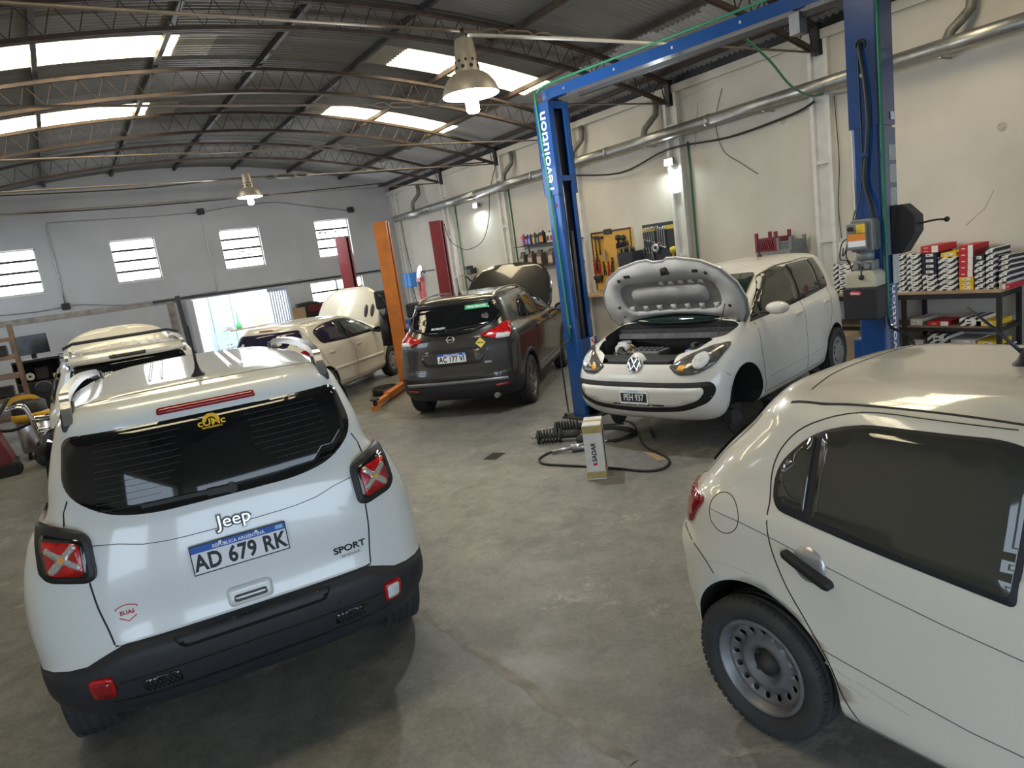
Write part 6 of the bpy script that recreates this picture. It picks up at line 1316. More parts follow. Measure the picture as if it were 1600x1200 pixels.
# ---------------------------------------------------------------- cables on the right wall
def cable(nm, label, pts, r, m, cat='cable', n=5): return tag(MB().tube(smooth_path(pts, n), r, 6).build(nm, m), label, cat)
W_ = XW-0.02
cable('electric_cable', 'black cable sagging under the duct behind the blue lift', [(W_-0.12, 11.5, 3.45), (W_-0.08, 9.9, 3.22), (W_-0.10, 8.62, 3.40), (W_-0.06, 7.4, 3.34), (W_-0.05, 6.3, 3.42), (W_-0.1, 5.9, 3.5)], 0.016, 'hose_black')
cable('air_line', 'green air line from the lift beam to the wall column', [(5.62, 4.35, 3.76), (6.6, 4.7, 3.62), (7.7, 5.2, 3.50), (8.7, 5.6, 3.50), (9.2, 5.75, 3.56)], 0.014, 'hose_green')
for i, (y, z0, z1) in enumerate(((16.35, 0.3, 3.5), (13.75, 0.8, 3.5), (8.28, 0.5, 3.45), (5.45, 1.0, 4.1))):
    cable('wall_conduit', ['green air pipe down the wall behind the red post', 'green air pipe down the wall left of the oil shelves', 'green air pipe down the column right of the tool boards', 'white conduit beside the column above the parts bench'][i], [(W_, y, z1), (W_, y, (z0+z1)/2), (W_, y, z0)], 0.016, 'hose_green' if i < 3 else 'white_paint', 'pipe', 2)
a, b, c_, d_ = at(706, 385, x=9.2), at(700, 352, x=9.2), at(735, 389, x=9.2), at(765, 300, x=9.2)
cable('electric_cable', 'thin black cable hanging in a loop beside the red post', [at(694, 350, x=7.0), at(703, 375, x=8.0), at(720, 388, x=9.0), c_, at(755, 375, x=9.2), at(764, 340, x=9.2), d_, (9.15, 13.75, 4.2)], 0.009, 'hose_black')
cable('electric_cable', 'thin black wire dangling from the duct above the hose reel', [at(627, 346, x=9.1), at(632, 375, x=9.2), at(640, 410, x=9.25), at(644, 425, x=9.25)], 0.010, 'hose_black')
cable('loose_wire', 'thin loose wire curling on the wall behind the lift beam', [at(1128, 138, x=W_), at(1118, 190, x=W_), at(1130, 235, x=W_), at(1158, 255, x=W_), at(1184, 272, x=W_)], 0.005, 'hose_black')
# wall flood lights
for px, py, lab in ((742, 321, 'small lit wall floodlight above the bench left of the oil shelves'), (1044, 253, 'small lit wall floodlight on the column right of the blue post')):
    p = at(px, py, x=XW-0.14); t = thing('flood_light', lab, 'lamp', p); MB().box((0.0, -0.10, -0.06), (0.05, 0.10, 0.06), bev=0.008).build('housing', 'motor_grey', t); MB().box((-0.006, -0.085, -0.05), (0.0, 0.085, 0.045)).build('led_panel', 'lamp_on', t); MB().box((0.05, -0.02, -0.02), (0.14, 0.02, 0.02)).build('bracket', 'motor_grey', t)
    L = bpy.data.lights.new('flood', 'AREA'); L.energy = 22; L.size = 0.15; L.color = (0.85, 1.0, 0.98); lo = bpy.data.objects.new('flood_lamp', L); C.objects.link(lo); lo.parent = t; lo.location = (-0.02, 0, -0.03); lo.rotation_euler = (0, math.radians(35), 0)
# ---------------------------------------------------------------- pendant lamps
def pendant(loc, s, label, ztop):
    t = thing('pendant_lamp', label, 'lamp', loc)
    k = MB(); k.lathe([(0.075*s, 0.47*s), (0.085*s, 0.46*s), (0.118*s, 0.175*s), (0.122*s, 0.165*s)], n=32); nk = k.build('lamp_neck', 'lamp_metal', t)
    for r_, z_, n_, q in ((0.108*s, 0.27*s, 10, 0.013*s), (0.1135*s, 0.215*s, 9, 0.017*s)):
        for i in range(n_):
            a = 2*math.pi*i/n_+r_*9; h = MB(); h.cyl((r_*0.97*math.cos(a), r_*0.97*math.sin(a), z_), (r_*1.02*math.cos(a), r_*1.02*math.sin(a), z_+0.001), q, n=10); h.build('vent_hole', 'gap_dark', nk)
    d = MB(); prof = [(0.118*s, 0.175*s), (0.155*s, 0.16*s), (0.20*s, 0.125*s), (0.238*s, 0.07*s), (0.262*s, 0.01*s), (0.268*s, -0.02*s)]
    d.lathe(prof, n=40); d.build('lamp_shade', 'lamp_metal', t); d = MB(); d.lathe([(r-0.004, z-0.002) for r, z in prof], n=40).build('shade_lining', 'lamp_inside', t)
    b = MB(); b.lathe([(0.001, -0.185*s), (0.045*s, -0.18*s), (0.062*s, -0.16*s), (0.062*s, 0.12*s), (0.03*s, 0.15*s)], n=20).build('bulb', 'lamp_on', t)
    MB().cyl((0, 0, 0.46*s), (0, 0, ztop), 0.02*s, n=10).build('hanger', 'dark_steel', t)
    L = bpy.data.lights.new('pendant', 'POINT'); L.energy = 90; L.shadow_soft_size = 0.07*s; L.color = (0.93, 0.97, 1.0); lo = bpy.data.objects.new('bulb_light', L); C.objects.link(lo); lo.parent = t; lo.location = (0, 0, -0.26*s)
    return t
pendant((3.65, 5.78, 3.555), 1.0, 'big bell-shaped metal pendant lamp, lit, hanging nearest the camera', 0.56)
pendant((3.57, 14.0, 3.79), 0.88, 'smaller lit metal pendant lamp hanging far back before the gable wall', 0.36)
cable('white_tube', 'white cable conduit tied to the front tie rod right of the pendant lamp', [(3.72, 5.80, 4.07), (5.0, 5.80, 4.09), (6.9, 5.81, 4.10)], 0.017, 'white_paint', 'conduit', 2)
cable('electric_cable', 'bundle of wires strung along the rear tie rod above the far lamp', [(-2.0, 14.05, 4.12), (1.5, 14.05, 4.06), (3.57, 14.05, 4.14), (6.0, 14.05, 4.10), (9.0, 14.05, 4.18)], 0.014, 'hose_black')
cable('electric_cable', 'thin cable strung across the grey gable wall above the windows', [(-2.2, 19.9, 4.55), (1.5, 19.9, 4.46), (5.0, 19.9, 4.50), (9.0, 19.9, 4.62)], 0.012, 'hose_black')
# conduits of the back wall
YW = YB-0.02; Bk = lambda px, py: at(px, py, y=YW)
cable('wall_conduit', 'conduit with bent corner left of the second window on the gable wall', [Bk(103, 480), Bk(88, 418), Bk(73, 360), Bk(74, 350), Bk(82, 348), Bk(160, 343), Bk(240, 338), Bk(312, 332)], 0.012, 'steel', 'pipe', 2)
cable('wall_conduit', 'conduit down the gable wall between the second and third window', [Bk(313, 332), Bk(326, 392), Bk(339, 452)], 0.016, 'white_paint', 'pipe', 2)
cable('wall_conduit', 'conduit along the gable wall toward the far lamp and the right corner', [Bk(313, 332), Bk(370, 322), Bk(430, 316), Bk(480, 322), Bk(545, 329)], 0.012, 'steel', 'pipe', 3)
cable('wall_conduit', 'conduit with curved hook between the third and fourth window', [Bk(446, 352), Bk(453, 353), Bk(457, 360), Bk(466, 405), Bk(472, 436), Bk(478, 490)], 0.014, 'white_paint', 'pipe', 3)
cable('wall_conduit', 'white conduit running above the doorway of the gable wall', [Bk(340, 455), Bk(400, 446), Bk(472, 436)], 0.018, 'white_paint', 'pipe', 2)
cable('wall_conduit', 'pale pipe across the grey wall left of the doorway', [Bk(0, 493), Bk(60, 487), Bk(103, 479), Bk(130, 476), Bk(205, 476), Bk(290, 463), Bk(340, 455)], 0.013, 'steel', 'pipe', 3)
for px, py, lab in ((313, 331, 'round black junction box above the third window'), (547, 328, 'black camera box on the gable wall above the fourth window'), (103, 479, 'dark broken junction box on the grey wall left')):
    p = Bk(px, py); j = MB(); j.box((p.x-0.09, YW-0.09, p.z-0.08), (p.x+0.09, YW+0.02, p.z+0.08), bev=0.02); tag(j.build('junction_box', 'black_plastic'), lab, 'junction box')
# ---------------------------------------------------------------- doorway and the bright yard beyond
mat('yard_white', (0.85, 0.86, 0.88), 0.8); mat('pale_green', (0.68, 0.76, 0.70), 0.7); mat('grate_white', (0.66, 0.68, 0.72), 0.5)
yd = MB(); yd.box((1.2, YB+4.6, 0), (8.2, YB+4.7, 3.2)).box((1.2, YB+0.2, 0), (1.3, YB+4.6, 3.2)).box((8.1, YB+0.2, 0), (8.2, YB+4.6, 3.2)); tag(yd.build('wall_yard', 'yard_white'), 'sunlit white wall of the small yard behind the doorway', 'wall', kind='structure')
gd = struct('door_1', 'pale green steel door in the white yard wall', 'door'); MB().box((4.35, YB+4.52, 0), (5.0, YB+4.6, 2.05)).build('door_leaf', 'pale_green', gd); MB().box((4.25, YB+4.54, 0), (4.33, YB+4.6, 2.12)).build('door_jamb', 'grate_white', gd); MB().box((5.02, YB+4.54, 0), (5.1, YB+4.6, 2.12)).build('door_jamb', 'grate_white', gd)
yt = thing('yard_table', 'small table with bottles standing in the bright yard', 'table', (4.85, YB+2.6, 0)); MB().box((-0.55, -0.3, 0.86), (0.95, 0.3, 0.90)).build('table_top', 'wood', yt)
for x in (-0.5, 0.9):
    for y in (-0.26, 0.26): MB().cyl((x, y, 0), (x, y, 0.86), 0.02, n=8).build('leg', 'steel', yt)
bt = MB(); bt.lathe([(0.001, 0), (0.09, 0), (0.09, 0.12), (0.03, 0.2), (0.02, 0.5), (0.001, 0.5)], c=(4.72, YB+2.5, 0.902), n=16); mat('green_plastic', (0.15, 0.55, 0.2), 0.4); tag(bt.build('spray_bottle', 'green_plastic'), 'green spray bottle standing on the yard table', 'bottle')
bt = MB(); bt.lathe([(0.001, 0), (0.10, 0), (0.11, 0.26), (0.001, 0.26)], c=(4.42, YB+2.5, 0.902), n=16); tag(bt.build('white_pot', 'paper_white'), 'white pot standing on the yard table', 'pot')
bt = MB(); bt.lathe([(0.001, 0), (0.15, 0), (0.17, 0.36), (0.155, 0.36), (0.14, 0.03), (0.001, 0.03)], c=(3.45, YB+0.7, 0), n=24); tag(bt.build('bucket', 'paper_white'), 'white bucket on the floor at the left of the doorway', 'bucket')
mat('pale_wood', (0.78, 0.62, 0.48), 0.7); pb_ = MB(); pb_.prism(rpoly([(0, 0), (0.55, 0), (0.55, 0.4), (0.4, 0.6), (0.2, 0.6), (0, 0.35)], 0.15), 'y', 0, 0.05); po_ = pb_.build('wood_panel', 'pale_wood', None, (5.25, YB+2.86, 0.90)); tag(po_, 'arched wooden panel leaning on the yard table', 'panel')
sc_ = thing('folding_chair', 'pale folding chair in the bright yard beside the table', 'chair', (4.15, YB+2.0, 0)); MB().box((-0.22, -0.2, 0.42), (0.22, 0.2, 0.45)).build('seat', 'pale_green', sc_); MB().box((-0.22, 0.18, 0.5), (0.22, 0.21, 0.9)).build('backrest', 'pale_green', sc_)
for x in (-0.2, 0.2):
    for y in (-0.18, 0.19): MB().cyl((x, y, 0), (x, y, 0.5), 0.012, n=8).build('leg', 'steel', sc_)
# sliding grate leaf on the right of the doorway, dark leaf on the left
gr = struct('door_2', 'white slatted sliding grate at the right side of the doorway', 'door')
for k in range(7): x = 5.25+k*0.072; MB().box((x, YB+0.22, 0.05), (x+0.03, YB+0.25, 1.98)).build('slat', 'grate_white', gr)
MB().box((5.20, YB+0.21, 1.9), (5.76, YB+0.26, 2.0)).box((5.20, YB+0.21, 0.0), (5.76, YB+0.26, 0.08)).build('grate_rail', 'grate_white', gr)
dl = struct('door_3', 'grey sheet door leaf folded open left of the doorway', 'door'); MB().box((2.92, YB-0.55, 0.03), (3.05, YB-0.04, 2.0)).build('door_leaf', 'grey_wall', dl)
for k in range(6): MB().cyl((3.06, YB-0.5+k*0.085, 0.05), (3.06, YB-0.5+k*0.085, 1.98), 0.03, n=8).build('corrugation', 'grate_white', dl)
tag(MB().bar([Vector((2.75, 19.5, 0)), Vector((2.70, 19.6, 2.15))], 0.10, 0.10, up=(1, 0, 0)).build('steel_beam', 'dark_steel'), 'dark steel beam leaning upright left of the doorway', 'beam')
# ---------------------------------------------------------------- parts bench with stacked boxes
bx0, bx1, by0, by1, bz = 8.74, 9.30, 3.47, 6.0, 0.90
be = thing('parts_bench', 'long wooden-topped bench on a black steel frame, loaded with parts boxes', 'workbench', (0, 0, 0))
MB().box((bx0, by0, bz-0.03), (bx1, by1, bz), bev=0.004).build('bench_top', 'wood', be)
MB().box((bx0+0.005, by0+0.005, bz-0.09), (bx0+0.05, by1-0.005, bz-0.031)).build('front_rail', 'black_plastic', be); MB().box((bx1-0.05, by0+0.005, bz-0.09), (bx1-0.005, by1-0.005, bz-0.031)).build('back_rail', 'black_plastic', be)
MB().box((bx0+0.05, by0+0.005, bz-0.09), (bx1-0.05, by0+0.05, bz-0.031)).build('side_rail', 'black_plastic', be)
for y in (by0+0.005, at(1416, 520, x=8.76).y, 5.72):
    for x in (bx0+0.005, bx1-0.05): MB().box((x, y, 0), (x+0.045, y+0.045, bz-0.09)).build('leg', 'black_plastic', be)
for x in (bx0+0.01, bx1-0.045): MB().box((x, by0+0.01, 0.42), (x+0.035, by1-0.3, 0.46)).build('shelf_rail', 'black_plastic', be)
MB().box((bx0+0.03, by0+0.06, 0.462), (bx1-0.02, by1-0.3, 0.474)).build('lower_shelf', 'wood_old', be); MB().box((bx0+0.03, by0+0.06, 0.06), (bx1-0.02, by1-0.3, 0.075)).build('floor_shelf', 'wood_old', be); MB().box((bx0+0.05, by0+0.01, 0.42), (bx1-0.05, by0+0.045, 0.46)).build('side_rail', 'black_plastic', be)
def stripe_mat(nm, a, b, sc=5.0):
    m = mat(nm, a, 0.6); nt = m.node_tree; tc = nt.nodes.new('ShaderNodeTexCoord'); mp = nt.nodes.new('ShaderNodeMapping'); mp.inputs['Rotation'].default_value = (math.radians(38), 0, 0); w = nt.nodes.new('ShaderNodeTexWave'); w.bands_direction = 'Z'; w.inputs['Scale'].default_value = sc
    cr = nt.nodes.new('ShaderNodeValToRGB'); cr.color_ramp.interpolation = 'CONSTANT'; cr.color_ramp.elements[0].color = (*a, 1); cr.color_ramp.elements[1].color = (*b, 1); cr.color_ramp.elements[1].position = 0.5
    nt.links.new(tc.outputs['Object'], mp.inputs[0]); nt.links.new(mp.outputs[0], w.inputs[0]); nt.links.new(w.outputs['Fac'], cr.inputs[0]); nt.links.new(cr.outputs[0], nt.nodes['Principled BSDF'].inputs['Base Color'])
stripe_mat('stripe_box', (0.70, 0.68, 0.63), (0.02, 0.022, 0.035))
mat('box_grey', (0.52, 0.50, 0.47), 0.7, noise=0.1, scale=20)
BOXM = {}
def box_mesh(kind, w, h, d):
    k = (kind, round(w, 3), round(h, 3), round(d, 3))
    if k not in BOXM:
        m = {'striped': 'stripe_box', 'red': 'red_print', 'navy': 'navy_print', 'yellow': 'yellow_print', 'white': 'box_grey'}[kind]
        mb = MB(); mb.box((0, 0, 0), (d, w, h), bev=0.002); a = mb.mesh('parts_box', m)
        lb = MB(); lb.box((-0.0012, w*0.22, h*0.28), (0.0, w*0.72, h*0.78)) if kind != 'red' else lb.box((-0.0012, 0.0, 0.001), (0.001, w*0.36, h-0.001)); b = lb.mesh('box_label', 'paper_white')
        pr = MB(); pr.box((-0.0018, w*0.45, h*0.45), (-0.0011, w*0.66, h*0.58)) if kind != 'red' else pr.box((-0.0018, w*0.55, h*0.4), (-0.0011, w*0.80, h*0.55)); c = pr.mesh('box_print', 'text_black' if kind != 'red' else 'paper_white')
        BOXM[k] = (a, b, c)
    return BOXM[k]
ORD = ['bottom', 'second', 'third', 'fourth', 'fifth', 'sixth', 'seventh', 'eighth', 'ninth', 'tenth']
KN = {'striped': 'black and white striped', 'red': 'red and white', 'navy': 'navy blue', 'yellow': 'yellow', 'white': 'pale grey'}
def put_box(kind, x, y, z, w, h, d, label, group, rz=0.0):
    a, b, c = box_mesh(kind, w, h, d); o = link('parts_box', a, None, (x, y, z), (0, 0, rz)); tag(o, label, 'box', group); link('box_label', b, o); link('box_print', c, o); return o
YP = lambda px: at(px, 440, x=8.83).y
STK = [('left of the oil reservoir', 1303, 1336, ['striped']*6), ('just behind the near post', 1400, 1417, ['striped']*7), ('second right of the blue post', 1417, 1440, ['striped']*7), ('with navy boxes', 1441, 1465, ['striped']*3+['navy']*4), ('right of the navy boxes', 1466, 1497, ['striped']*6), ('with red boxes over yellow ones', 1498, 1521, ['yellow']*3+['red']*5), ('just right of the red boxes', 1522, 1539, ['striped']*5+['navy']), ('left of the leaning boxes', 1540, 1556, ['striped']*7), ('at the near bench end', 1560, 1577, ['white', 'striped', 'striped'])]
for nm, pa_, pb2, kinds in STK:
    y1, y0 = YP(pa_), YP(pb2); w = y1-y0-0.008; z = bz
    for i, kd in enumerate(kinds):
        h = 0.066 if kd in ('striped', 'navy', 'white') else (0.073 if kd == 'red' else 0.05); jx, jy = random.uniform(-0.012, 0.012), random.uniform(-0.003, 0.003)
        dd = 0.40; put_box(kd, 8.83+jx, y0+0.004+jy, z, w, h, dd, '%s parts box, %s in the stack %s' % (KN[kd], ORD[i], nm), 'parts boxes on the bench'); z += h
    if nm == 'with navy boxes': zn = z
    if nm == 'right of the navy boxes': ze = z
y1, y0 = YP(1441), YP(1468)
for i in range(2): put_box('red', 8.81, y0, zn+0.04*i, y1-y0, 0.04, 0.46, 'flat red and white box lying %s the navy stack' % ('directly on' if i == 0 else 'topmost over'), 'parts boxes on the bench')
put_box('yellow', 8.84, YP(1494), ze, YP(1470)-YP(1494), 0.05, 0.35, 'orange-yellow box on the stack beside the red tower', 'parts boxes on the bench')
put_box('red', 8.80, by0+0.005, bz, YP(1580)-by0-0.01, 0.055, 0.45, 'red box at the very near corner of the bench', 'parts boxes on the bench')
for i in range(3):
    o = put_box('striped', 8.88, YP(1577)+0.005, bz+0.20+0.058*i, 0.13, 0.056, 0.42, 'striped box %s of the slanting pile at the bench end' % ['bottom', 'middle', 'top'][i], 'parts boxes on the bench', rz=-0.12-0.05*i)
tag(MB().box((8.76, YP(1420), bz), (8.86, YP(1403), bz+0.003)).build('paper_slip', 'paper_white'), 'white paper slip lying on the bench edge', 'paper')
# boxes under the bench
YU = lambda px: at(px, 530, x=8.85).y
UND = [('striped', 1446, 1484, 0.075, 0.17), ('striped', 1488, 1520, 0.075, 0.10), ('red', 1450, 1484, 0.475, 0.05), ('striped', 1500, 1535, 0.475, 0.10), ('yellow', 1526, 1560, 0.475, 0.06), ('striped', 1538, 1568, 0.075, 0.16), ('white', 1424, 1443, 0.075, 0.22), ('white', 1424, 1443, 0.475, 0.08), ('red', 1489, 1522, 0.18, 0.06), ('striped', 1450, 1484, 0.25, 0.13), ('yellow', 1528, 1560, 0.24, 0.06), ('white', 1486, 1526, 0.26, 0.05)]
for i, (kd, a_, b_, z, h) in enumerate(UND): put_box(kd, 8.83, YU(b_)+0.004, z, YU(a_)-YU(b_)-0.008, h, 0.38, '%s box %s the bench, %s' % (KN[kd], 'low under' if z < 0.4 else 'on lower shelf of', ['far left striped one', 'low middle one', 'far flat one', 'middle one', 'right one', 'low right one', 'low one at the far leg', 'thin one at the far leg', 'stacked middle one', 'stacked left one', 'stacked right one', 'stacked thin one'][i]), 'parts boxes under the bench')
cbx = thing('cardboard_box', 'brown cardboard box with a slot handle behind the rear wheel of the lifted hatchback', 'box', (8.30, 5.05, 0), 0.1); MB().box((0, 0, 0), (0.4, 0.55, 0.42), bev=0.004).build('carton', 'cardboard', cbx); MB().box((-0.002, 0.05, 0.24), (0.001, 0.07, 0.32)).build('slot_handle', 'gap_dark', cbx)
# outlet with plug cable
p = at(1316, 388, x=XW-0.02); ol = thing('wall_outlet', 'white wall outlet right of the lattice column with a hanging cable', 'outlet', p); MB().box((-0.01, -0.05, -0.08), (0.02, 0.05, 0.08), bev=0.006).build('outlet_plate', 'paper_white', ol); MB().tube(smooth_path([(-0.01, -0.02, 0.0), (-0.08, -0.05, -0.10), (-0.12, -0.12, -0.03), (-0.10, -0.18, 0.2), (-0.06, -0.25, 0.5)], 5), 0.008, 6).build('plug_cable', 'hose_black', ol)
cable('electric_cable', 'red and black twin wire down the wall above the outlet', [at(1303, 150, x=XW-0.03), at(1311, 250, x=XW-0.03), at(1310, 320, x=XW-0.03), at(1315, 372, x=XW-0.03)], 0.006, 'rust_steel')
# ---------------------------------------------------------------- second bench behind the lifted car with crates
b2 = thing('tool_bench', 'tool bench along the wall behind the lifted hatchback', 'workbench', (0, 0, 0)); MB().box((8.80, 6.1, 0.98), (9.32, 11.4, 1.02)).build('bench_top', 'wood', b2)
for y in (6.2, 8.0, 9.7, 11.3):
    for x in (8.83, 9.25): MB().box((x, y-0.025, 0), (x+0.05, y+0.025, 0.98)).build('leg', 'black_plastic', b2)
MB().box((8.86, 8.9, 0.12), (9.30, 9.9, 0.96), bev=0.01).build('red_cabinet', 'red_lift', b2)
def crate(nm, label, y0, y1, z0, z1, m, rz=0):
    t = thing(nm, label, 'crate', (9.05, (y0+y1)/2, z0), rz); w = (y1-y0)/2; h = z1-z0
    for sx in (-0.16, 0.16):
        MB().box((sx-0.01, -w, 0), (sx+0.01, w, h*0.10)).build('lower_rail', m, t); MB().box((sx-0.01, -w, h*0.62), (sx+0.01, w, h*0.70)).build('upper_rail', m, t)
        k = 9
        for i in range(k):
            ya = -w+2*w*i/k; MB().bar([(sx, ya, h*0.08), (sx, min(w, ya+w*0.32), h*0.64)], 0.014, 0.018, up=(1, 0, 0)).build('slat', m, t)
        for sy in (-1, 1): MB().box((sx-0.02, sy*w-0.02, 0), (sx+0.02, sy*w+0.02, h)).build('corner_post', m, t)
    for sy in (-1, 1): MB().box((-0.16, sy*w-0.01, 0), (0.16, sy*w+0.01, h*0.70)).build('end_panel', m, t)
    MB().box((-0.16, -w, 0), (0.16, w, 0.012)).build('crate_floor', m, t); return t
pc, pd = at(1184, 388, x=8.9), at(1214, 388, x=8.9)
# stand that carries the crates
zc = at(1190, 394, x=8.9).z
MB().box((8.86, pd.y-0.24, 1.02), (9.28, pc.y, zc)).build('tool_chest', 'motor_grey', b2)
crate('plastic_crate', 'red plastic crate on the tool chest seen above the lifted car', pd.y, pc.y, zc, at(1190, 364, x=8.9).z, 'red_lift'); crate('plastic_crate', 'grey plastic crate right behind the red crate', pd.y-0.24, pd.y-0.04, zc, at(1220, 371, x=8.9).z, 'motor_grey')
# ---------------------------------------------------------------- yellow pegboard and dark wrench board with tools
XB = XW-0.035; Rw = lambda px, py: at(px, py, x=XB)
def board(nm, label, tl, tr, zb, m, par=None):
    a, b = Rw(*tl), Rw(*tr); t = thing(nm, label, 'tool board', (0, 0, 0)); y0, y1, z1 = b.y, a.y, (a.z+b.z)/2
    MB().box((XB, y0, zb), (XW-0.002, y1, z1)).build('panel', m, t); return t, y0, y1, z1
mat('peg_yellow', (0.66, 0.36, 0.05), 0.5, noise=0.08, scale=8); mat('board_dark', (0.022, 0.026, 0.034), 0.5); mat('board_yellow', (0.62, 0.46, 0.05), 0.5); mat('tool_red', (0.42, 0.02, 0.02), 0.45); mat('tool_black', (0.02, 0.02, 0.02), 0.5)
yb, y0, y1, z1 = board('yellow_pegboard', 'yellow tool panel hung with hand tools right of the far blue post', (923, 364), (985, 355), 1.06, 'peg_yellow')
for a, b in (((y0, z1-0.03), (y1, z1)), ((y0, 1.06), (y0+0.025, z1)), ((y1-0.025, 1.06), (y1, z1))): MB().box((XB-0.012, a[0], a[1]), (XB, b[0], b[1])).build('panel_edge', 'rust_steel', yb)
hg = MB().box((XB-0.03, (y0+y1)/2-0.05, z1-0.07), (XB, (y0+y1)/2+0.17, z1+0.03), bev=0.01); hg.build('name_plate', 'black_plastic', yb)
tools = 0
def tool(kind, px, py, s, m, label, rz=0.0):
    p = Rw(px, py); x = XB-0.03; mb = MB(); mb.M = Matrix.Translation((x, p.y, p.z)) @ Matrix.Rotation(rz, 4, 'X') @ Matrix.Scale(s, 4)
    if kind == 'hammer': mb.cyl((0, 0, -0.3), (0, 0, 0), 0.012, n=8); mb.box((-0.014, -0.11, -0.015), (0.014, 0.11, 0.025))
    if kind == 'pliers': mb.bar([(0, -0.03, -0.17), (0, -0.012, -0.05), (0, 0.004, 0.06)], 0.016, 0.014, up=(1, 0, 0)); mb.bar([(0.006, 0.03, -0.17), (0.006, 0.012, -0.05), (0.006, -0.004, 0.06)], 0.016, 0.014, up=(1, 0, 0)); mb.cyl((-0.012, 0, -0.02), (0.016, 0, -0.02), 0.016, n=10)
    if kind == 'driver': mb.cyl((0, 0, -0.16), (0, 0, 0), 0.006, n=6); mb.cyl((0, 0, 0), (0, 0, 0.10), 0.016, n=8)
    if kind == 'wrench': mb.box((-0.006, -0.010, -0.14), (0.006, 0.010, 0.14)); mb.lathe([(0.012, -0.006), (0.026, -0.006), (0.026, 0.006), (0.012, 0.006)], c=(0, 0, -0.155), axis='x', n=12, closed=True); mb.tube([(0, 0.020, 0.185), (0, 0.026, 0.165), (0, 0.018, 0.145), (0, -0.018, 0.145), (0, -0.026, 0.165), (0, -0.020, 0.185)], 0.009, 6)
    if kind == 'disc': mb.lathe([(0.02, -0.01), (0.09, -0.01), (0.09, 0.01), (0.02, 0.01)], axis='x', n=24, closed=True)
    if kind == 'reel': mb.lathe([(0.001, -0.03), (0.05, -0.03), (0.05, 0.03), (0.001, 0.03)], axis='x', n=16); mb.cyl((0, 0, -0.12), (0, 0, -0.04), 0.02, n=8)
    o = mb.build({'hammer': 'hammer', 'pliers': 'pliers', 'driver': 'screwdriver', 'wrench': 'spanner', 'disc': 'grinding_disc', 'reel': 'tape_reel'}[kind], m); tag(o, label, 'tool', 'hand tools on the wall boards')
tool('hammer', 931, 371, 0.9, 'tool_black', 'black hammer hung at the left of the yellow panel'); tool('hammer', 937, 372, 1.1, 'tool_black', 'longer black hammer hung second on the yellow panel')
tool('reel', 967, 371, 1.0, 'tool_black', 'left round black gauge on the yellow panel'); tool('reel', 975, 371, 1.0, 'tool_black', 'right round black gauge on the yellow panel')
for i in range(7): tool('driver', 966+i*2.6, 388-i*0.7, 1.0, 'tool_black', '%s black screwdriver of the row on the yellow panel' % ['leftmost', 'second', 'third', 'fourth', 'fifth', 'sixth', 'rightmost'][i])
for i, (px, py) in enumerate(((934, 396), (947, 394), (966, 402), (972, 402))): tool('pliers', px, py, 1.0, ['tool_black', 'steel', 'steel', 'steel'][i], ['black pliers below the hammers on the yellow panel', 'steel pliers in the middle of the yellow panel', 'left steel pliers under the screwdrivers', 'right steel pliers under the screwdrivers'][i])
for i, (px, py) in enumerate(((930, 411), (934, 411), (938, 412), (945, 414), (952, 414), (958, 408))): tool('pliers', px, py, 1.25, ['tool_red', 'tool_black', 'tool_red', 'tool_black', 'tool_red', 'tool_black'][i], '%s of the red and black snips low on the yellow panel' % ['first', 'second', 'third', 'fourth', 'fifth', 'sixth'][i], 0.1*(i % 3-1))
for i in range(3): tool('reel', 933+i*4, 434-i*0.6, 0.9, 'tool_black', '%s dark clamp at the foot of the yellow panel' % ['left', 'middle', 'right'][i])
db, y0, y1, z1 = board('wrench_board', 'dark blue wrench display board with yellow band left of the lattice column', (1003, 352), (1058, 344), 1.10, 'board_dark')
MB().box((XB-0.004, y0, z1-0.13), (XB, y1, z1-0.06)).build('yellow_band', 'board_yellow', db); bd_ = MB().box((XB-0.008, (y0+y1)/2-0.10, z1-0.135), (XB-0.003, (y0+y1)/2+0.10, z1-0.05)).build('brand_plate', 'board_dark', db)
for i in range(9): tool('wrench', 1009+i*3.5+(3 if i > 4 else 0), 366+ (i*0.2) + (3 if i > 5 else 0), 0.62+0.055*i, 'chrome', '%s steel spanner on the dark wrench board' % ['leftmost', 'second', 'third', 'fourth', 'fifth', 'sixth', 'seventh', 'eighth', 'rightmost'][i])
tool('disc', 1026, 388, 1.0, 'steel', 'round grinding disc hung low on the dark wrench board')
for i in range(4): tool('pliers', 1008+i*4.2, 393-i*0.5, 1.1, 'steel', '%s small pliers low on the dark wrench board' % ['leftmost', 'second', 'third', 'fourth'][i])
tool('reel', 1054, 390, 1.2, 'board_yellow', 'yellow tape measure at the right of the wrench board')
p = Rw(996, 401); ob_ = thing('parts_organiser', 'black parts organiser with drawers between the two tool boards', 'organiser', (9.0, p.y, 1.02)); zz = at(996, 383, x=9.0).z-1.02; MB().box((0, -0.20, 0), (0.28, 0.20, zz-0.1), bev=0.01).build('case', 'black_plastic', ob_)
for k in range(4): MB().box((-0.012, -0.17+k*0.09, 0.05+(k % 2)*0.1), (0.0, -0.10+k*0.09, 0.12+(k % 2)*0.1)).build('drawer', 'motor_grey', ob_)
for k in range(5): MB().cyl((0.08+0.03*(k % 2), -0.16+k*0.08, zz-0.1), (0.08+0.03*(k % 2), -0.16+k*0.08, zz-0.02+0.02*(k % 3)), 0.025, n=10).build('spray_nozzle', 'black_plastic', ob_)
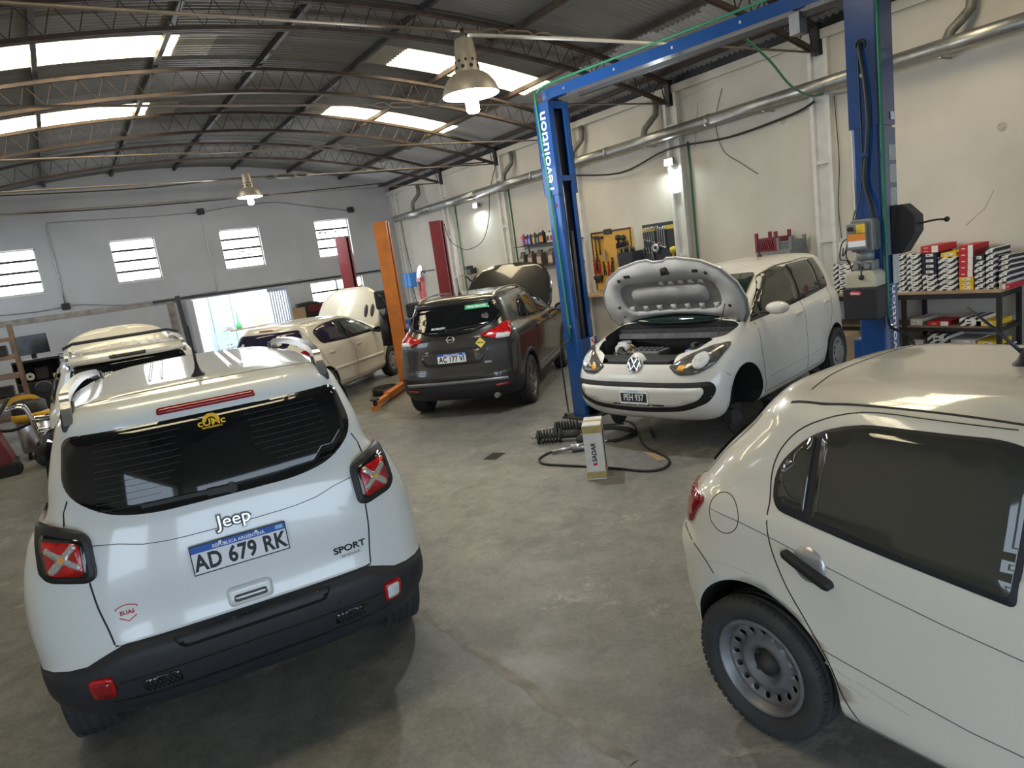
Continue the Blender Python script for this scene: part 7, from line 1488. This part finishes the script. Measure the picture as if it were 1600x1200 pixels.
# ---------------------------------------------------------------- oil shelves
def shelf(label, pa_, pb2, d):
    a, b = at(*pa_, x=XW-d), at(*pb2, x=XW-d); t = thing('wall_shelf', label, 'shelf', (0, 0, 0)); z = (a.z+b.z)/2; MB().box((XW-d, b.y, z-0.02), (XW, a.y, z)).build('shelf_board', 'black_plastic', t)
    for f in (0.3, 0.8):
        y = b.y+(a.y-b.y)*f; MB().box((XW-d*0.7, y-0.012, z-0.16), (XW-d*0.7+0.02, y+0.012, z-0.02)).build('bracket', 'black_plastic', t)
    return t, b.y, a.y, z
s1, ya, yb_, zs1 = shelf('upper black shelf with small bottles left of the far blue post', (803, 386.5), (900, 372), 0.28); s2, yc, yd_, zs2 = shelf('lower black shelf with oil jugs left of the far blue post', (808, 418), (900, 409), 0.30)
def bottle(y, z, w, h, d, m, m2, label, x=XW-0.24, handle=False, cat='bottle'):
    t = thing('oil_jug' if handle else 'bottle', label, cat, (x, y, z), 0, 'containers on the oil shelves')
    pr = rpoly([(-w/2, 0), (w/2, 0), (w/2, h*0.72), (w*0.2, h*0.88), (-w/2, h*0.88)] if not handle else [(-w/2, 0), (w/2, 0), (w/2, h*0.62), (w*0.1, h*0.80), (-w/2, h*0.84)], 0.015, 3)
    MB().prism(pr, 'x', 0, d, bev=0.008).build('container', m, t); MB().cyl((d/2, -w*0.28, h*0.86), (d/2, -w*0.28, h), w*0.14, n=12).build('cap', 'black_plastic', t)
    MB().box((-0.002, -w*0.38, h*0.12), (0.001, w*0.38, h*0.58)).build('print', m2, t)
    if handle: MB().tube(smooth_path([(d/2, w*0.0, h*0.78), (d/2, w*0.2, h*0.98), (d/2, w*0.44, h*0.92), (d/2, w*0.50, h*0.5)], 4), 0.014, 8).build('handle', m, t)
mat('pink_plastic', (0.75, 0.12, 0.22), 0.4); mat('blue_plastic', (0.05, 0.10, 0.38), 0.4); mat('gold_plastic', (0.22, 0.15, 0.06), 0.4, metal=0.3); mat('jug_brown', (0.14, 0.11, 0.085), 0.45, metal=0.2); mat('jug_label', (0.62, 0.45, 0.33), 0.6, noise=0.3, scale=30); mat('teal_label', (0.1, 0.35, 0.4), 0.5); mat('violet_label', (0.35, 0.33, 0.65), 0.5)
SB = [(819, 0.26, 'pink_plastic', 'violet_label', 'pink bottle at the left end'), (825.5, 0.24, 'black_plastic', 'violet_label', 'dark bottle next to the pink one'), (830, 0.24, 'blue_plastic', 'violet_label', 'navy bottle with pale print'), (837, 0.26, 'gold_plastic', 'yellow_print', 'bronze bottle'), (843, 0.23, 'black_plastic', 'teal_label', 'black bottle with teal label'), (849, 0.27, 'black_plastic', 'orange_label', 'tall black bottle with orange crest'), (860, 0.24, 'paper_white', 'text_black', 'white bottle with black print'), (865, 0.24, 'paper_white', 'red_print', 'white and red bottle'), (870, 0.25, 'red_print', 'paper_white', 'red bottle at the right end')]
for px, h, m, m2, lb in SB: bottle(at(px, 385, x=XW-0.2).y, zs1, 0.095 if 'tall' not in lb else 0.17, h, 0.08, m, m2, lb+' of the upper oil shelf')
for i, px in enumerate((816, 829, 843, 861, 872)): bottle(at(px, 405, x=XW-0.22).y, zs2, 0.19, 0.33, 0.14, 'jug_brown', 'jug_label', '%s brown oil jug with handle on the lower shelf' % ['leftmost', 'second', 'third', 'fourth', 'rightmost'][i], handle=True, cat='oil jug')
# ---------------------------------------------------------------- far right corner: shelf, press, compressor, reel
a, b = at(718, 431, x=XW-0.28), at(777, 424, x=XW-0.28); ws = thing('wall_shelf', 'pale plank shelf with bits and papers right of the dark red post', 'shelf', (0, 0, 0)); zs = (a.z+b.z)/2; MB().box((XW-0.3, b.y, zs-0.025), (XW, a.y, zs)).build('shelf_board', 'wood', ws)
for f in (0.15, 0.85): y = b.y+(a.y-b.y)*f; MB().bar([(XW-0.25, y, zs-0.03), (XW-0.03, y, zs-0.28)], 0.03, 0.03).build('bracket', 'black_plastic', ws)
kb = thing('meter_box', 'black instrument box standing on the plank shelf', 'instrument', (XW-0.18, at(736, 425, x=XW-0.2).y, zs)); MB().box((-0.1, -0.12, 0), (0.1, 0.12, 0.16), bev=0.02).build('case', 'black_plastic', kb); MB().box((-0.12, -0.02, 0.14), (0.06, 0.16, 0.22), bev=0.02).build('cover', 'black_plastic', kb)
for i in range(3): tag(MB().box((XW-0.26+0.02*i, at(757+i*6, 426, x=XW-0.2).y-0.12, zs+0.012*i), (XW-0.06, at(757+i*6, 426, x=XW-0.2).y+0.1, zs+0.02+0.012*i)).build('manual', 'paper_white'), '%s of the manuals on the plank shelf' % ['left', 'middle', 'right'][i], 'booklet')
pr = thing('engine_press', 'light red workshop press frame beside the dark red post', 'press', (8.05, 16.45, 0), -0.3)
mat('press_red', (0.62, 0.16, 0.17), 0.5)
for y in (-0.28, 0.28): MB().box((-0.05, y-0.03, 0), (0.05, y+0.03, 1.75)).build('upright', 'press_red', pr)
MB().box((-0.06, -0.31, 1.65), (0.06, 0.31, 1.75)).build('head_beam', 'press_red', pr); MB().box((-0.08, -0.31, 0.75), (0.08, 0.31, 0.87)).build('table_beam', 'motor_grey', pr); MB().lathe([(0.05, 0.0), (0.05, -0.22), (0.02, -0.26), (0.001, -0.26)], c=(0, 0, 1.65), n=16).build('ram', 'black_plastic', pr); MB().tube([(0, 0.1, 1.78), (0.05, -0.25, 1.92), (0.06, -0.5, 1.86)], 0.015, 8).build('pump_lever', 'black_plastic', pr); MB().box((-0.25, -0.35, 0), (0.25, -0.25, 0.06)).box((-0.25, 0.25, 0), (0.25, 0.35, 0.06)).build('foot', 'press_red', pr)
MB().cyl((0, 0, 0.87), (0, 0, 1.05), 0.06, n=14).build('workpiece', 'black_plastic', pr)
cp = thing('air_compressor', 'blue tank air compressor with black motor behind the crossover', 'compressor', (7.15, 15.0, 0), 0.5)
mat('navy_paint', (0.03, 0.06, 0.22), 0.35, coat=0.4)
MB().lathe([(0.001, -0.62), (0.16, -0.60), (0.25, -0.5), (0.25, 0.5), (0.16, 0.60), (0.001, 0.62)], c=(0, 0, 0.62), axis='x', n=28).build('tank', 'navy_paint', cp); MB().box((-0.28, -0.14, 0.88), (0.18, 0.16, 1.22), bev=0.05).build('pump', 'black_plastic', cp); MB().cyl((0.1, 0, 1.06), (0.5, 0, 1.06), 0.15, n=20).build('motor', 'black_plastic', cp)
text('lettering', 'Airmax', 0.16, 'text_white', cp, frame((-0.05, -0.252, 0.66), (1, 0, 0), (0, 0, 1)), depth=0.002, bold=0.002)
for x in (-0.4, 0.4): MB().box((x-0.03, -0.2, 0), (x+0.03, 0.2, 0.40)).build('foot', 'navy_paint', cp)
p = at(641, 437, x=XW-0.25); hr = thing('hose_reel', 'bright blue hose reel box on the wall right of the orange post', 'hose reel', p); mat('bright_blue', (0.06, 0.28, 0.72), 0.4); MB().box((-0.12, -0.24, -0.22), (0.23, 0.24, 0.20), bev=0.03).build('reel_case', 'bright_blue', hr); MB().box((-0.14, -0.05, -0.2), (-0.115, 0.05, 0.18)).build('front_rib', 'bright_blue', hr); MB().tube(smooth_path([(0, -0.1, -0.22), (0.03, -0.12, -0.7), (0.0, -0.1, -1.1)], 4), 0.012, 6).build('hose', 'hose_black', hr)
mat('lamp_soft', (1, 1, 1), 0.4, emit=(0.95, 0.97, 1.0), es=2.5)
p = at(655, 425, x=XW-0.5); ln = thing('work_lamp', 'lit white round work lamp beside the blue hose reel', 'lamp', p); ld = MB(); ld.lathe([(0.001, -0.012), (0.17, -0.012), (0.17, 0.012), (0.001, 0.012)], axis='y', n=28); ld.bm.transform(Matrix.Rotation(0.35, 4, 'Y') @ Matrix.Diagonal((0.38, 1, 1.1, 1))); ld.build('lamp_disc', 'lamp_soft', ln); MB().box((0.0, -0.02, -0.02), (0.5, 0.02, 0.02)).build('lamp_arm', 'motor_grey', ln)
# things at the gable wall behind the cream hatchback
tb = thing('wall_table', 'low table against the gable wall behind the cream hatchback', 'table', (6.2, YB-0.42, 0)); MB().box((-0.7, -0.35, 1.0), (0.75, 0.38, 1.04)).build('table_top', 'wood_old', tb)
for x in (-0.65, 0.70):
    for y in (-0.3, 0.33): MB().box((x-0.03, y-0.03, 0), (x+0.03, y+0.03, 1.0)).build('leg', 'dark_steel', tb)
bp_ = MB(); bp_.prism(rpoly([(-0.45, 0), (0.45, 0), (0.42, 0.35), (0.2, 0.45), (-0.3, 0.42), (-0.45, 0.25)], 0.1), 'y', -0.15, 0.2, bev=0.05); o = bp_.build('car_bumper', 'black_plastic', None, (6.10, YB-0.35, 1.04)); tag(o, 'black and dark red car bumper pieces on the table at the gable wall', 'car part')
mat('dark_red', (0.10, 0.01, 0.015), 0.35); MB().box((-0.05, -0.17, 0.12), (0.40, -0.14, 0.36), bev=0.03).build('red_cover', 'dark_red', o)
o = MB().box((-0.18, -0.02, 0), (0.18, 0.10, 0.32)).build('cardboard_box', 'cardboard', None, (5.72, YB-0.72, 1.04)); tag(o, 'small brown carton on the table behind the cream hatchback', 'box')
bn = MB(); bn.lathe([(0.001, -0.25), (0.12, -0.22), (0.16, 0), (0.12, 0.22), (0.001, 0.25)], axis='x', n=18); bn.bm.transform(Matrix.Translation((6.86, YB-0.28, 1.20))); mat('grey_cloth', (0.18, 0.18, 0.20), 0.85, noise=0.3, scale=10); tag(bn.build('cloth_bundle', 'grey_cloth'), 'grey cloth bundle on the table under the low window', 'bundle')
# ---------------------------------------------------------------- left background: aligner cabinet, rack, vacuum, red machine
al = thing('wheel_aligner', 'black wheel-aligner cabinet with a flat monitor against the left back', 'machine', (-0.45, 15.0, 0), 0.05)
MB().box((-0.36, -0.28, 0.08), (0.36, 0.28, 0.98), bev=0.01).build('cabinet', 'black_rough', al); MB().box((-0.34, -0.292, 0.12), (0.34, -0.279, 0.80)).build('front_panel', 'board_dark', al); MB().box((-0.36, -0.34, 1.34), (0.36, 0.28, 1.38), bev=0.006).build('keyboard_tray', 'black_plastic', al); MB().box((-0.34, -0.345, 1.385), (0.30, -0.325, 1.395)).build('tray_edge', 'silver_trim', al)
MB().box((-0.36, -0.05, 0.98), (-0.33, 0.28, 1.34)).build('side_cheek', 'black_rough', al); MB().box((0.33, -0.05, 0.98), (0.36, 0.28, 1.34)).build('side_cheek', 'black_rough', al); MB().box((-0.36, 0.25, 0.98), (0.36, 0.28, 1.34)).build('back_plate', 'black_rough', al)
MB().box((-0.30, -0.04, 1.46), (0.26, 0.0, 1.80), bev=0.006).build('monitor', 'black_gloss', al); MB().box((-0.04, 0.0, 1.37), (0.04, 0.03, 1.6)).build('monitor_stand', 'black_plastic', al); MB().box((-0.05, -0.12, 1.0), (0.14, 0.1, 1.22), bev=0.01).build('computer', 'black_plastic', al); MB().lathe([(0.02, -0.04), (0.07, -0.04), (0.07, 0.04), (0.02, 0.04)], c=(-0.14, -0.1, 1.08), axis='y', n=20, closed=True).build('tape_roll', 'paper_white', al); MB().box((0.20, -0.15, 1.0), (0.29, -0.05, 1.07)).build('note_pad', 'yellow_sticker', al)
for cx in (-0.3, 0.3):
    for cy in (-0.22, 0.22): MB().lathe([(0.001, -0.015), (0.04, -0.015), (0.04, 0.015), (0.001, 0.015)], c=(cx, cy, 0.04), axis='x', n=12).build('castor', 'black_plastic', al)
text('lettering', 'ORBIS MECHANICA', 0.10, 'text_white', al, frame((0.02, -0.294, 0.30), (1, 0, 0), (0, 0, 1)), depth=0.001, bold=0.001, sx=0.75)
for i, (a, b) in enumerate((((0.36, -0.1, 1.32), (0.75, -0.25, 1.30)), ((0.36, 0.0, 1.40), (0.82, -0.2, 1.36)))): MB().tube([a, b], 0.014, 8).build('hook_arm', 'steel', al)
for i, (x, y, z) in enumerate(((0.62, -0.22, 1.18), (0.74, -0.24, 1.12), (0.80, -0.2, 1.30))): MB().box((x-0.05, y-0.04, z-0.10), (x+0.05, y+0.04, z+0.08), bev=0.015).build('wheel_clamp', 'black_plastic', al)
st = thing('office_chair', 'low black stool back in front of the aligner cabinet', 'stool', (0.1, 13.95, 0)); MB().box((-0.22, -0.04, 0.62), (0.22, 0.04, 0.92), bev=0.04).build('backrest', 'black_rough', st); MB().box((-0.22, -0.38, 0.46), (0.22, 0.0, 0.54), bev=0.03).build('seat', 'black_rough', st); MB().cyl((0, -0.2, 0.04), (0, -0.2, 0.46), 0.03).build('column', 'dark_steel', st)
for k in range(5): MB().bar([(0, -0.2, 0.06), (0.25*math.cos(k*1.257), -0.2+0.25*math.sin(k*1.257), 0.03)], 0.04, 0.03).build('foot', 'dark_steel', st)
# plank rack at the left edge
rk = thing('plank_rack', 'steel rack of weathered planks at the left picture edge', 'rack', (-0.98, 13.3, 0), 0.0)
MB().box((0.33, -0.03, 0), (0.38, 0.03, 2.04)).build('upright', 'wood_old', rk); MB().box((0.33, 0.55, 0), (0.38, 0.60, 2.04)).build('upright', 'wood_old', rk); MB().box((-1.0, -0.03, 0), (-0.95, 0.03, 2.04)).build('upright', 'wood_old', rk); MB().box((-1.0, 0.55, 0), (-0.95, 0.60, 2.04)).build('upright', 'wood_old', rk)
for z in (0.55, 0.85, 1.2, 1.5, 1.78): MB().box((-1.0, -0.02, z), (0.34, 0.58, z+0.06)).build('plank', 'wood_old', rk)
for i, (x, z) in enumerate(((0.05, 0.92), (-0.1, 1.26), (0.1, 1.56))): MB().box((x-0.2, 0.1, z), (x+0.15, 0.45, z+0.16), bev=0.02).build('stored_part', 'engine_dark', rk)
# vacuum cleaner
vc = thing('vacuum_cleaner', 'yellow and black drum vacuum cleaner with a steel drum on the floor at left', 'vacuum', (-0.62, 12.75, 0)); mat('vac_yellow', (0.75, 0.42, 0.03), 0.4)
MB().lathe([(0.001, 0.10), (0.21, 0.10), (0.22, 0.12), (0.22, 0.58), (0.001, 0.58)], n=28).build('steel_drum', 'steel', vc); MB().lathe([(0.22, 0.58), (0.25, 0.60), (0.25, 0.68), (0.23, 0.70)], n=28).build('yellow_skirt', 'vac_yellow', vc); MB().lathe([(0.235, 0.69), (0.23, 0.84), (0.18, 0.88), (0.001, 0.88)], n=28).build('motor_head', 'black_plastic', vc); MB().bar(smooth_path([(-0.22, 0, 0.80), (-0.2, 0, 0.92), (0.05, 0, 0.93), (0.15, 0, 0.86)], 4), 0.06, 0.035, up=(0, 1, 0)).build('carry_handle', 'vac_yellow', vc)
MB().tube(smooth_path([(0.2, -0.2, 0.62), (0.35, -0.35, 0.55), (0.1, -0.42, 0.60), (-0.25, -0.35, 0.52), (-0.45, -0.3, 0.62), (-0.2, -0.1, 0.98)], 5), 0.024, 8).build('suction_hose', 'hose_black', vc)
for k in range(4): MB().lathe([(0.001, -0.02), (0.045, -0.02), (0.045, 0.02), (0.001, 0.02)], c=(0.2*math.cos(k*1.57+.8), 0.2*math.sin(k*1.57+.8), 0.045), axis='x', n=12).build('castor', 'black_plastic', vc)
ck = thing('tool_cart', 'chrome tube hand cart with black wheel beside the vacuum cleaner', 'cart', (-0.62, 11.72, 0)); MB().tube(smooth_path([(-0.22, 0, 0.88), (-0.1, 0, 0.90), (0.0, 0, 0.85), (0.05, 0, 0.6), (0.1, 0, 0.25)], 5), 0.018, 8).build('handle_tube', 'chrome', ck); MB().tube(smooth_path([(-0.22, 0.35, 0.88), (-0.1, 0.35, 0.90), (0.0, 0.35, 0.85), (0.05, 0.35, 0.6), (0.1, 0.35, 0.25)], 5), 0.018, 8).build('handle_tube', 'chrome', ck)
for y in (-0.05, 0.40): MB().lathe([(0.03, -0.03), (0.15, -0.03), (0.17, 0), (0.15, 0.03), (0.03, 0.03)], c=(0.13, y, 0.17), axis='y', n=24, closed=True).build('wheel', 'rubber', ck)
for z in (0.50, 0.68): MB().tube([(0.06, 0, z), (0.06, 0.35, z), (0.25, 0.35, z-0.02), (0.25, 0, z-0.02)], 0.014, 8, closed=True).build('tray_frame', 'chrome', ck)
MB().box((0.05, 0.0, 0.19), (0.25, 0.35, 0.22)).build('base_tray', 'dark_steel', ck)
rm = thing('red_machine', 'red wheel-balancer body cut by the left picture edge', 'machine', (-1.30, 11.9, 0)); MB().prism(rpoly([(-0.45, 0.16), (0.42, 0.16), (0.30, 0.62), (0.16, 0.86), (-0.45, 0.90)], 0.04), 'y', -0.3, 0.3, bev=0.02).build('housing', 'red_lift', rm); MB().box((-0.46, -0.32, 0.0), (0.44, 0.32, 0.17), bev=0.02).build('plinth', 'black_rough', rm); MB().lathe([(0.02, -0.03), (0.10, -0.03), (0.10, 0.03), (0.02, 0.03)], c=(0.40, -0.28, 0.10), axis='y', n=18, closed=True).build('castor', 'black_plastic', rm)
# ---------------------------------------------------------------- floor in the middle: carton, struts, impact gun, hoses, drain
bxr = thing('shock_carton', 'tall taped white carton marked SADAR standing on the floor before the lifted car', 'box', (3.63, 4.57, 0), -0.76)
bw, bd2, bh = 0.165, 0.30, 0.50
mat('carton_white', (0.66, 0.65, 0.63), 0.45, coat=0.2, noise=0.12, scale=12); mat('tape_tan', (0.44, 0.33, 0.13), 0.35, noise=0.2, scale=20)
MB().box((-bw/2, 0, 0), (bw/2, bd2, bh), bev=0.004).build('carton', 'carton_white', bxr)
for z0, z1 in ((0.015, 0.075), (bh-0.075, bh-0.01)): MB().box((-bw/2-0.002, -0.002, z0), (bw/2+0.002, bd2+0.002, z1)).build('packing_tape', 'tape_tan', bxr)
MB().box((-bw/2-0.0015, bd2*0.42, bh-0.002), (bw/2+0.0015, bd2*0.58, bh+0.002)).build('packing_tape', 'tape_tan', bxr)
MB().box((bw/2, 0.10, 0.08), (bw/2+0.0015, 0.21, bh-0.08)).build('black_print', 'text_black', bxr); MB().box((bw/2, 0.005, 0.08), (bw/2+0.0016, 0.10, 0.13)).build('red_print', 'red_print', bxr)
text('lettering', 'SADAR', 0.055, 'text_black', bxr, frame((0.0, -0.0015, 0.25), (0, 0, 1), (-1, 0, 0)), depth=0.0006, bold=0.0014, shear=0.15); tq = MB(); tq.M = frame((0.0, -0.0015, 0.148), (0, 0, 1), (-1, 0, 0)); tq._add([(-0.012, -0.018, 0.001), (0.010, -0.018, 0.001), (0.004, 0.018, 0.001), (-0.018, 0.018, 0.001)], [(0,1,2,3)]); tq.build('red_logo', 'red_print', bxr)
def strut(nm, label, loc, rz):
    t = thing(nm, label, 'shock absorber', loc, rz); r = 0.075
    MB().cyl((-0.10, 0, r), (0.22, 0, r), 0.028, n=16).build('damper_tube', 'hub_dark', t); MB().cyl((0.14, 0, r), (0.34, 0, r), 0.042, n=16).build('lower_tube', 'hub_dark', t)
    MB().tube([(-0.08+0.20*i/60, r*0.93*math.cos(i*0.62), r+r*0.93*math.sin(i*0.62)) for i in range(61)], 0.0085, 6).build('coil_spring', 'hub_dark', t); MB().lathe([(0.02, -0.12), (0.07, -0.115), (0.072, -0.09), (0.03, -0.085)], c=(0, 0, r), axis='x', n=20).build('top_mount', 'rubber', t); MB().lathe([(0.02, 0.13), (0.074, 0.125), (0.074, 0.14), (0.03, 0.15)], c=(0, 0, r), axis='x', n=20).build('spring_seat', 'hub_dark', t); MB().cyl((-0.18, 0, r), (-0.12, 0, r), 0.014, n=10).build('rod', 'steel', t)
strut('shock_absorber', 'left greasy coil-over shock absorber lying on the floor', (4.10, 5.92, 0), -0.75); strut('shock_absorber', 'right greasy coil-over shock absorber lying on the floor', (4.42, 6.02, 0), -0.85)
ig = thing('impact_gun', 'air impact wrench on its hose lying left of the white carton', 'tool', (4.02, 5.42, 0), -0.6); MB().cyl((0.0, 0, 0.045), (0.16, 0, 0.045), 0.04, n=16).build('gun_body', 'steel', ig); MB().cyl((0.16, 0, 0.045), (0.22, 0, 0.045), 0.018, n=10).build('anvil', 'steel', ig); MB().tube([(0.03, 0, 0.04), (-0.08, 0.02, 0.035), (-0.20, 0.02, 0.022)], 0.018, 10).build('grip', 'steel', ig)
tag(MB().lathe([(0.001, 0), (0.06, 0), (0.065, 0.03), (0.05, 0.06), (0.001, 0.06)], c=(4.32, 5.62, 0), n=18).build('rubber_mount', 'rubber'), 'round black rubber mount on the floor beside the struts', 'car part')
for i, (x, y, rz) in enumerate(((4.28, 5.45, 0.4), (4.40, 5.48, 1.0), (4.44, 5.38, -0.3))): o = MB().cyl((-0.06, 0, 0.016), (0.06, 0, 0.016), 0.014, n=8).cyl((0.06, 0, 0.016), (0.08, 0, 0.016), 0.015, n=6).build('bolt', 'steel', None, (x, y, 0), (0, 0, rz)); tag(o, '%s loose steel bolt by the impact gun' % ['left', 'middle', 'right'][i], 'bolt')
Fl = lambda px, py: (*at(px, py, z=0.0)[:2], 0.013)
cable('air_hose', 'black air hose looping on the floor from the impact gun around the carton', [Fl(890, 703), Fl(862, 708), Fl(846, 716), Fl(843, 722), Fl(852, 727), Fl(880, 729), Fl(920, 731), Fl(965, 734), Fl(1010, 738), Fl(1036, 734), Fl(1046, 724), Fl(1038, 714), Fl(1012, 702), Fl(1002, 690), Fl(996, 676), Fl(990, 664), Fl(970, 657)], 0.011, 'hose_black', 'hose', 6)
cable('air_hose', 'coil of black hose on the floor behind the white carton', [Fl(925, 672), Fl(955, 668), Fl(985, 671), Fl(993, 678), Fl(980, 686), Fl(955, 690), Fl(925, 688), Fl(920, 680), Fl(950, 671), Fl(982, 674), Fl(988, 680), Fl(960, 692)], 0.012, 'hose_black', 'hose', 6)
dr = thing('floor_drain', 'small iron drain grate set in the concrete', 'drain', (3.48, 6.05, 0), 0.5); MB().box((-0.11, -0.075, -0.002), (0.11, 0.075, 0.002)).build('drain_frame', 'gap_dark', dr)
for k in range(6): MB().box((-0.10+k*0.037, -0.07, 0.0), (-0.086+k*0.037, 0.07, 0.006)).build('grate_bar', 'hub_dark', dr)
for k in range(3): MB().box((-0.10, -0.06+k*0.05, 0.0), (0.10, -0.05+k*0.05, 0.005)).build('grate_cross', 'hub_dark', dr)
c1, c2, c3, c4 = Fl(1005, 706), Fl(1028, 720), Fl(1044, 719), Fl(1022, 708); cbm = MB(); cbm._add([(p[0], p[1], z) for z in (0.0, 0.004) for p in (c1, c2, c3, c4)], [(0,1,2,3),(4,5,6,7),(0,1,5,4),(1,2,6,5),(2,3,7,6),(3,0,4,7)]); tag(cbm.build('cardboard_sheet', 'cardboard'), 'torn cardboard sheet on the floor under the lifted car', 'cardboard')
q = Fl(1020, 680); tag(MB().bar([(q[0]-0.1, q[1]-0.12, 0.015), (q[0]+0.08, q[1]+0.1, 0.015)], 0.03, 0.02).build('flat_bar', 'hub_dark'), 'short dark metal bar on the floor under the lifted car', 'bar')
